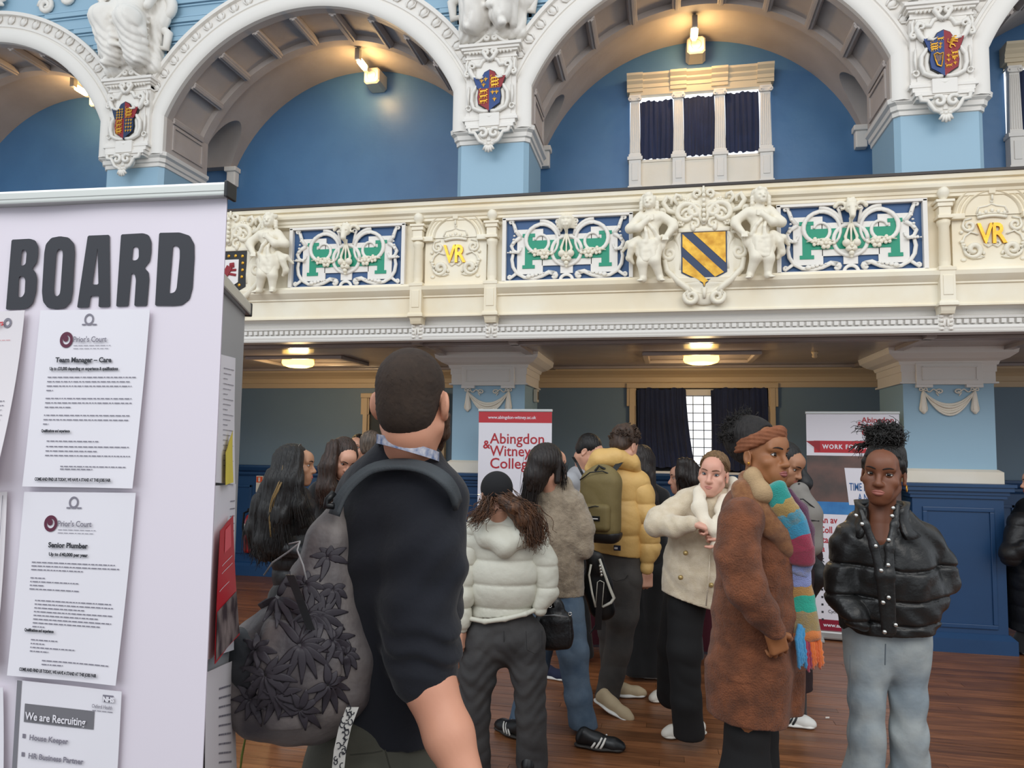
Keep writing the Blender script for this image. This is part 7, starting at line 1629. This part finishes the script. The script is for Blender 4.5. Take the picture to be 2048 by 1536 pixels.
# ---------------------------------------------------------------- yellow puffer jacket with the olive rucksack
def man_yellow():
    d0=4.8; a=A(d0); f=facing(1235,165); hd=Head(a(1251,890),facing(1251,140,-22),UPZ,1.0); X,_,_=frame(f); p=hd.p
    J=dict(f=f,neck=a(1240,935,.02),chest=a(1232,990,.03),waist=a(1232,1060,.03),pelv=a(1235,1130,.03),shR=a(1278,965,.0),elR=a(1298,1050,.0),wrR=a(1293,1142,-.04),shL=a(1190,965,.05),elL=a(1180,1050,.1),wrL=a(1185,1120,.2),
      hipR=a(1248,1150,.0),knR=a(1238,1270,.0),anR=a(1213,1400,.0),hipL=a(1222,1150,.08),knL=a(1240,1260,.12),anL=a(1234,1378,.25))
    hs=hd.sd(.0045,False,a(1240,938,.02),.05,detail=False); hs.ell(p(0,.1,-.035),(.012,.02,.02),hd.ax,.015)
    hh=SD(.0035); w_=a(1294,1146,-.03); hand(hh,w_,-UPZ,vf(1290)-RT*.4,-1,1.2,1.0,.04)
    hh.cap(a(1293,1128,-.03),w_,.024,.024)
    o=person('person in a pale yellow puffer jacket and grey trousers, tousled brown hair',[hs,hh,body(J)],m_skgen)
    mh=hairmat('hair_mid_brown','#4b3526','#2f2018'); h=SD(.005); h.ell(p(0,-.025,.045),(.085,.098,.088),hd.ax).ell(p(0,-.06,-.02),(.07,.05,.05),hd.ax,.03).cut(p(0,-.08,-.06),-hd.Z-hd.Y*.3).cut(p(0,.075,.02),hd.Y-hd.Z*.3).folds(.008,90,3); hr=mesh_part('hair',h,mh,o)
    rg=np.random.default_rng(6); R_=[]
    for i in range(110):
        q=Vector(rg.normal(size=3)).normalized(); q=(hd.X*q.x+hd.Y*q.y+hd.Z*abs(q.z)*1.1+(-hd.Z*.35 if q.y<0 else V((0,0,0)))); c0=p(0,-.025,.04)+q*.080; t_=hd.X*.5-hd.Y*.5-hd.Z*.3; R_.append([c0,c0+q*.014+t_*.012,c0+q*.012+t_*.035,c0+q*.002+t_*.05])
    strands('tousled_locks',mh,hr,R_,4,.005,.0035,2,.003,5)
    m=mat('yellow_puffer_nylon','#d9b16c',.55,var=(5,.5,'#cba05a'),bump=(34,.4,.008)); h=SD(.0075)
    h.chain([a(1228,970,.04),a(1225,1040,.04),a(1228,1095,.05)],[.165,.185,.18],.04,(f,.75)).chain([a(1192,965,.05),a(1272,965,.03)],[.085,.085],.04)
    z0=a(1235,1000).z; h.folds(.006,30,9).disp(lambda X_,Y_,Z_:-.014*(np.abs(np.sin(PI*(Z_-z0)/.22))**.45-.62)); h.cut(a(1230,1108,0),-UPZ-RT*.13); jk=mesh_part('puffer_jacket',h,m,o)
    h=SD(.0065); h.chain([a(1276,975,.02),a(1290,1030,.0),a(1297,1090,.0),a(1293,1136,-.03)],[.088,.084,.074,.040],.02); quilt(h,.125,.018,z0-.02,.45); h.folds(.008,36,5); mesh_part('sleeve',h,m,jk)
    h=SD(.0065); h.chain([a(1190,975,.05),a(1176,1030,.1),a(1180,1090,.18)],[.085,.08,.05],.02); quilt(h,.125,.018,z0,.45); mesh_part('sleeve',h,m,jk)
    h=SD(.0065); h.chain([a(1182,938,.0),a(1200,918,-.03),a(1235,915,-.05),a(1262,925,-.03),a(1275,945,.02)],[.045,.058,.06,.05,.032],.04).chain([a(1190,930,.08),a(1230,915,.1),a(1265,930,.06)],[.045,.05,.04],.04).folds(.010,32,8); mesh_part('hood',h,m,jk)
    mwr=mat('wrist_band','#6f5a33',.6); h=SD(.004); h.cap(a(1293,1134,-.03),a(1293,1140,-.03),.031,.029); mesh_part('elastic_cuff',h,mwr,jk)
    q=a(1234.5,1096,-.125); 
    b=MB().obox(q,(X,f,UPZ),(.022,.006,.016),.003).build('chest_patch',mat('patch_navy','#151a33',.6),jk); MB().obox(q+vf(1234)*-.007-X*0+RT*-.008,(X,f,UPZ),(.010,.002,.006)).build('patch_white',m_shwhite,b); MB().obox(q+vf(1234)*-.007+RT*.011,(X,f,UPZ),(.006,.002,.006)).build('patch_red',m_red,b)
    h=SD(.0075); mt=mat('grey_washed_twill','#3f3c3a',.85,var=(7,.8,'#504b46'),bump=(350,.3,.001),bump2=(12,.5,.014))
    h.cap(a(1235,1105,.04),a(1236,1150,.04),.155,.16,.05,(f,.75)).chain([a(1250,1160,.0),a(1244,1230,-.01),a(1238,1290,.0),a(1214,1392,.0)],[.115,.10,.085,.078],.03).chain([a(1220,1160,.08),a(1222,1260,.12),a(1226,1372,.2)],[.105,.085,.075],.03).folds(.012,24,29,(.6,.6,1)); tr=mesh_part('trousers',h,mt,o)
    MB().tube([a(1222,1158,-.12),a(1232,1163,-.125),a(1250,1158,-.12),a(1256,1150,-.115)],.002,4).build('pocket_stitching',mat('twill_seam','#23211f',.9),tr)
    mb_=mat('beige_suede','#b9a585',.7); mw=mat('sole_white','#e6e4de',.5)
    s1=shoe(o,onZ(1205,1412,.035),facing(1220,62),mb_,mw,tip=.30,laces=mw,L_=.3); shoe(o,ground(onZ(1228,1392,0)),facing(1240,95),mb_,mw)
    # rucksack
    e=empty('backpack',a(1195,1010,-.15),'olive backpack with a black base worn over the yellow puffer jacket','backpack'); mo=mat('olive_canvas','#77683f',.7,var=(9,.5,'#665833'),bump=(260,.4,.002),bump2=(10,.4,.015)); bx=(X,f,UPZ)
    h=SD(.006); h.box(a(1201,1010,-.19),(.125,.075,.20),bx,.06,.03).ell(a(1204,960,-.17),(.10,.07,.10),bx,.05).folds(.007,22,7); h.cut(a(1201,1058,0),-UPZ); mb=mesh_part('main_compartment',h,mo,e)
    h=SD(.006); h.box(a(1203,1030,-.19),(.128,.078,.17),bx,.06,.03).cut(a(1201,1056,0),UPZ).folds(.005,25,7); mesh_part('black_base',h,mdk_(),e)
    h=SD(.005); h.box(a(1194,1035,-.265),(.085,.035,.082),bx,.03,.02).folds(.005,28,3); fp=mesh_part('front_pocket',h,mo,e)
    b=MB().obox(a(1190,1037,-.302),bx,(.030,.003,.014),.002).build('logo_patch',m_black,fp); MB().obox(a(1190,1037.5,-.306),bx,(.018,.001,.003)).build('patch_lettering',m_shwhite,b)
    b=MB(); b.tube([a(1170,1017,-.275),a(1190,1012,-.30),a(1211,1016,-.285),a(1215,1030,-.27)],.0035,5); b.tube([a(1160,960,-.2),a(1180,945,-.24),a(1205,942,-.255),a(1228,952,-.235),a(1238,985,-.21)],.004,5); b.tube([a(1212,1016,-.29),a(1213,1032,-.295)],.004,5); b.build('zip',m_black,e,smooth=True)
    b=MB(); b.tube([a(1190,942,-.22),a(1198,932,-.23),a(1210,938,-.22)],.008,6); b.loft([[q+X*.02,q-X*.02,q-X*.02-f*.008,q+X*.02-f*.008] for q in (a(1225,945,-.13),a(1240,925,-.10),a(1255,922,-.05))]); b.build('carry_loop',m_black,e)
    return o
def mdk_(): return mat('dark_leather_base','#1f1d1e',.5,bump=(30,.3,.006))
man_yellow()

# ---------------------------------------------------------------- people farther back
m_blk=mat('black_wool','#121214',.9,bump=(120,.4,.003),sheen=.2); m_blkq=mat('black_padded_nylon','#17181b',.5,bump=(20,.5,.01))
def back_person(label,d0,head,hface,bface,neck,chest,pel,armsL,armsR,feet,skin,hair,haircol,top,trm,topr=(.15,.155,.15),hem=None,fem=True,sleeves=(.058,.05,.038),legr=(.09,.07,.07),facefeat=True,hk=1.,tilt=0,hair_extra=None,lookup=UPZ,top_name='jacket',long_=None,quiltp=None):
    a=A(d0); f=facing(chest[0],bface); hd=Head(a(*head),facing(head[0],hface,tilt),lookup,hk); p=hd.p
    J=dict(f=f,neck=a(*neck),chest=a(*chest),waist=a(*chest).lerp(a(*pel),.5),pelv=a(*pel))
    for s,q in (('L',armsL),('R',armsR)):
        if q: J['sh'+s],J['el'+s],J['wr'+s]=[a(*v) for v in q]
    for s,q in zip('LR',feet): J['hip'+s]=a(*pel)+frame(f)[0]*(.09 if s=='R' else -.09); J['an'+s]=ground(a(*q),.08); J['kn'+s]=J['hip'+s].lerp(J['an'+s],.5)
    hs=hd.sd(.004,fem,a(*neck),.045 if fem else .052,detail=facefeat); parts=[headmesh(hd,hs),body(J,.018)]
    hh=SD(.004)
    for s,q in (('L',armsL),('R',armsR)):
        if q: hand(hh,J['wr'+s],(J['wr'+s]-J['el'+s]),f if s=='R' else f,1 if s=='L' else -1,.9,.95 if fem else 1.05)
    if armsL or armsR: parts.append(hh)
    o=person(label,parts,skin)
    if facefeat: hd.face(o,mat('lips_pink','#b9695f'),mat('brow_dark_brown','#1d110b',.8),m_irisb,fem=fem)
    h=SD(.0055)
    h.ell(p(0,-.025,.04),(.081,.096,.088),hd.ax); 
    if hair=='short': h.ell(p(0,-.045,-.02),(.067,.06,.06),hd.ax,.03); h.cut(p(0,-.08,-.055),-hd.Z-hd.Y*.3); h.cut(p(0,.058,.05),hd.Y-hd.Z*.3)
    else:
        h.chain([p(0,-.06,.02),p(0,-.075,-.06),p(0,-.075,-.13)],[.078,.072,.06],.04)
        for s_ in (-1,1): h.cap(p(s_*.068,.01,.03),p(s_*.075,-.01,-.09),.022,.02,.02)
        h.cut(p(0,.052,.06),hd.Y-hd.Z*.3)
    for s_ in (-1,1):
        if hair=='short': h.ell(p(s_*.084,.0,-.012),(.018,.016,.028),hd.ax,.008,True)
    h.disp(lambda X_,Y_,Z_:.0015*np.sin(X_*260+Y_*200)); hr=mesh_part('hair',h,haircol,o)
    if hair_extra:
        G_=[[a(*q) for q in g] for g in hair_extra]; strands('long_locks',haircol,hr,G_,90,.026,.0022,3,.004,4,root=.35)
        h=SD(.007); [h.chain(g,[.034]*(len(g)-1)+[.022],.045) for g in G_]; h.disp(lambda X_,Y_,Z_:.0035*np.sin(X_*190+4*np.sin(Z_*7)+2*np.sin(Y_*60))); mesh_part('hair_mass',h,haircol,hr)
    h=SD(.009); ch,pe=a(*chest),a(*pel); hemz=(ch.z-(ch.z-pe.z)*1.0) if hem is None else a(chest[0],hem).z
    c0=ch+UPZ*.06; c2=V((pe.x,pe.y,hemz))
    h.chain([c0,ch.lerp(c2,.5),c2],list(topr),.05,(f,.74))
    X,_,_=frame(f); w_=topr[0]*.85; h.cap(c0+X*w_+UPZ*.03,c0-X*w_+UPZ*.03,.06,.06,.05)
    for s in 'LR':
        if 'sh'+s in J: h.chain([J['sh'+s],J['el'+s],J['wr'+s]-(J['wr'+s]-J['el'+s])*.08],list(sleeves),.025)
    h.folds(.009,26,int(d0*10)); 
    if quiltp: quilt(h,quiltp,.012)
    h.cut(c2,-UPZ); tp=mesh_part(top_name,h,top,o)
    h=SD(.009)
    for s in 'LR': h.chain([J['hip'+s],J['kn'+s],J['an'+s]-UPZ*.02],list(legr),.03)
    h.cap(J['hipL'],J['hipR'],.10,.10,.04).folds(.008,24,3).cut((0,0,.03),(0,0,-1)); mesh_part('trousers',h,trm,o)
    return o,hd,a,tp,f,J
mh=hairmat('hair_dark_brown_long','#231915','#140d0b'); mhb=hairmat('hair_near_black','#151212','#0c0a0a')
# long-haired woman at the left with light streaks
o,hd,a,tp,f,J=back_person('person with very long dark hair with a bronze streak in a dark padded jacket',4.4,(592,930),78,70,(588,985,.03),(592,1040,.04),(585,1190,.04),None,((560,1000,-.05),(570,1095,-.12),(625,1110,-.2)),((600,1440),(572,1452)),skinmat('skin_olive','#b98a6c','#a87a5e'),'long',mhb,m_blkq,m_blk,(.14,.15,.15),1180,hk=.98,quiltp=.10,
 hair_extra=[[(572,915,-.05),(552,960,-.08),(540,1020,-.1),(530,1080,-.1),(520+i*7,1110,-.1)] for i in range(4)]+[[(585,910,-.08),(575,960,-.12),(560,1030,-.15),(545+i*9,1100,-.14)] for i in range(4)]+[[(592,915,-.1),(592,960,-.13),(598,1010,-.15),(606,1050,-.13)],[(545,960,-.05),(518,1020,-.05),(505,1060,-.05),(512,1105,-.05)],[(548,950,-.05),(522,1000,-.05),(512,1050,-.05),(530,1110,-.05)]])
strands('bronze_streak',mat('streak_bronze','#8a7046',.5),o,[[a(568,925,-.12),a(563,955,-.16),a(556,975,-.18),a(545,1000,-.18),a(541,1030,-.18),a(543,1070,-.17)]],16,.008,.0022,4,.004,3)
for x,y in ((578,1468),): shoe(o,ground(onZ(x,y,0)),facing(580,70),mat('trainer_white','#dcdad4',.5),mat('sole_white','#e6e4de',.5))
MB().tube([hd.p(.05*math.sin(t)*1.5,-.0+.02,.05+.075*math.cos(t)) for t in np.linspace(-1.5,1.5,12)],.003,5).build('hair_clip',mat('clip_grey','#77716c',.3,.5),o)
# woman looking down
o,hd,a,tp,f,J=back_person('person in black looking down behind the person with the bronze streak, brown hair falling forward',5.0,(688,915),22,10,(680,960,.03),(672,1010,.04),(670,1150,.04),None,None,((650,1430),(690,1430)),m_skgen,'long',hairmat('hair_chestnut','#3c281f','#22160f'),m_blk,m_blk,(.15,.15,.15),1150,tilt=-32,lookup=UPZ+RT*.1,
 hair_extra=[[(668,900,-.03),(655,935,-.06),(650,975,-.08),(645+i*5,1000,-.08)] for i in range(4)]+[[(668,890,-.06),(660,930,-.1),(660,975,-.12),(668,1000,-.12)]])
# laughing man with glasses
o,hd,a,tp,f,J=back_person('person with glasses and short dark hair laughing beside the grey-haired head',6.9,(716,895),-25,-10,(722,930,.02),(726,960,.03),(726,1080,.04),None,None,((720,1230),(735,1230)),m_skgen,'short',mhb,mat('grey_wool_top','#55585c',.9),m_blk,fem=False,hem=1080)
b=MB()
for s_ in (-1,1): b.tube([hd.p(s_*.031+.021*math.cos(t),.098,-.002+.016*math.sin(t)) for t in np.linspace(0,6.28,14)],.0016,5); b.tube([hd.p(s_*.052,.098,.002),hd.p(s_*.078,.02,.0)],.0016,5)
b.tube([hd.p(-.01,.099,.0),hd.p(.01,.099,.0)],.0016,5); b.build('glasses',m_black,o)
MB().ball(hd.p(0,.085,-.073),(.016,.010,.012),10,hd.ax).build('open_mouth',mat('mouth_dark','#4a1a18',.6),o,smooth=True)
# grey haired man
back_person('person with short greying hair half hidden behind the shaven head',5.9,(744,893),150,150,(750,940,.02),(755,985,.03),(755,1120,.04),None,None,((745,1300),(765,1300)),skinmat('skin_ruddy','#c98d76','#b87a64'),'short',hairmat('hair_greying','#6b5c50','#3c332c'),m_blkq,m_blk,fem=False,facefeat=False,hem=1110)
# glimpse of a person beyond the shaven man's neck
back_person('person glimpsed between the shaven man and the pillar, dark hair and pink cheeks',5.6,(852,918),35,20,(850,965,.02),(850,1010,.03),(850,1130,.04),None,None,((845,1310),(860,1310)),m_sk13,'long',mh,m_blk,m_blk,hem=1120,hk=.95)
# man with lanyard
o,hd,a,tp,f,J=back_person('person in a pale grey sweater and dark lanyard bending forward behind the fluffy coat',5.7,(1178,902),70,60,(1165,935,.02),(1160,985,.03),(1160,1110,.04),None,None,((1150,1320),(1170,1320)),m_skgen,'short',mhb,mat('pale_grey_knit','#a9abb0',.9,bump=(150,.4,.003)),m_blk,(.15,.15,.15),1110,fem=False,tilt=-38,top_name='sweater')
b=MB(); b.loft([[q+RT*.011,q-RT*.011,q-RT*.011+vf(1160)*.003,q+RT*.011+vf(1160)*.003] for q in (a(1146,914,-.04),a(1153,925,-.10),a(1162,942,-.14),a(1172,962,-.15))]); b.build('lanyard',m_black,o)
# dark-haired person beside the yellow jacket
o,hd,a,tp,f,J=back_person('person in black with long dark hair pressed close beside the yellow puffer jacket',5.3,(1286,925),160,150,(1288,975,.02),(1292,1020,.03),(1290,1140,.04),None,((1305,985,0),(1318,1060,-.02),(1310,1120,-.05)),((1275,1345),(1305,1345)),m_skgen,'long',mh,m_blk,m_blk,hem=1150,facefeat=False,legr=(.10,.09,.10),
 hair_extra=[[(1280,905,-.06),(1292,950,-.1),(1300,1000,-.12),(1300+3*i,1045,-.12)] for i in range(4)])
mn=mat('navy_suede','#1d2440',.8)
s=shoe(o,ground(onZ(1272,1352,0)),facing(1280,80),mn,mat('sole_white','#e6e4de',.5),stripes=m_shwhite,L_=.28); shoe(o,ground(onZ(1082,1352,0)),facing(1080,60),mn,mat('sole_white','#e6e4de',.5))
# profile girl with raised hand
o,hd,a,tp,f,J=back_person('person in black with a brown bob seen in profile, one hand raised',5.7,(1368,956),-82,-70,(1378,1005,.02),(1385,1045,.03),(1375,1160,.04),((1362,1030,-.02),(1335,1060,-.04),(1322,1022,-.06)),None,((1365,1330),(1390,1330)),m_skgen,'long',mh,m_blk,m_blk,hem=1160,hair_extra=[[(1385,930,-.06),(1398,960,-.08),(1400,990,-.08)],[(1375,925,-.08),(1385,960,-.1),(1388,995,-.08)],[(1362,925,-.08),(1362,950,-.09),(1372,985,-.08)]])
# man with the grey backpack behind the brown coat
o,hd,a,tp,f,J=back_person('person with short black hair looking down behind the brown coat, dark burgundy coat',4.5,(1573,927),60,75,(1573,985,.02),(1578,1040,.04),(1580,1200,.04),None,((1600,1010,.0),(1625,1110,-.05),(1612,1180,-.1)),((1560,1440),(1590,1440)),skinmat('skin_olive2','#a9795c','#98694e'),'short',mhb,mat('dark_burgundy_wool','#241216',.9,bump=(150,.4,.003)),m_blk,(.16,.15,.16),1375,fem=False,tilt=-25,top_name='coat')
mw=mat('trainer_white','#dcdad4',.5); shoe(o,ground(onZ(1556,1447,0)),facing(1570,88),mw,mat('sole_white','#e6e4de',.5),stripes=m_black,L_=.3)
h=SD(.008); h.chain([a(1598,935,.02),a(1606,965,.0),a(1604,985,.02)],[.03,.05,.04],.03).folds(.008,50,3); mesh_part('fur_hood',h,m_blkq,tp)
e=empty('backpack',a(1612,1040,-.1),'pale grey backpack worn behind the brown coat next to the tall banner','backpack'); mg2=mat('pale_grey_canvas','#85817b',.7,var=(10,.5,'#75716c'),bump=(240,.4,.002))
h=SD(.0065); h.chain([a(1598,985,-.12),a(1612,1030,-.14),a(1616,1085,-.14)],[.06,.085,.085],.03,(vf(1610),.8)).folds(.006,30,2); mb=mesh_part('main_compartment',h,mg2,e)
b=MB(); b.tube([a(1580,1000,-.19),a(1606,998,-.215),a(1634,1020,-.20)],.004,5).tube([a(1582,1034,-.205),a(1610,1040,-.23),a(1638,1042,-.21)],.004,5); b.build('zip',m_black,e,smooth=True)
b=MB(); b.obox(a(1608,1027,-.228),(RT,vf(1608),UPZ),(.012,.002,.007)); b.build('logo_patch',m_black,e)
MB().tube([a(1592,975,-.1),a(1598,968,-.14),a(1608,975,-.14)],.008,6).build('carry_loop',m_black,e,smooth=True)
h=SD(.007); h.chain([a(1618,1110,-.06),a(1635,1150,-.06),a(1622,1190,-.05)],[.05,.06,.03],.03); tag(mesh_part('black_pouch',h,m_blkq,None),'black pouch hanging under the pale grey backpack','bag')
# person cut by the picture edge
o,hd,a,tp,f,J=back_person('person in a long black padded coat cut off beyond the harp shield pillar',6.05,(2075,965),-80,-60,(2075,1010,.02),(2072,1060,.04),(2065,1220,.04),((2040,1045,-.05),(2022,1110,-.1),(2052,1092,-.2)),None,((2040,1290),(2075,1290)),m_skgen,'long',mh,m_blkq,m_blk,(.21,.24,.22),1262,hk=.98,sleeves=(.085,.08,.05),quiltp=.13)
shoe(o,ground(onZ(2050,1305,0)),facing(2040,20),m_blk,mat('sole_white','#e6e4de',.5))
q=onZ(1655,1437,0)
tag(MB().obox(q+UPZ*.006,(RT,vf(1655),UPZ),(.012,.004,.004),.001).build('paper_scrap',m_white),'tiny white scrap of litter on the wooden floor','litter')
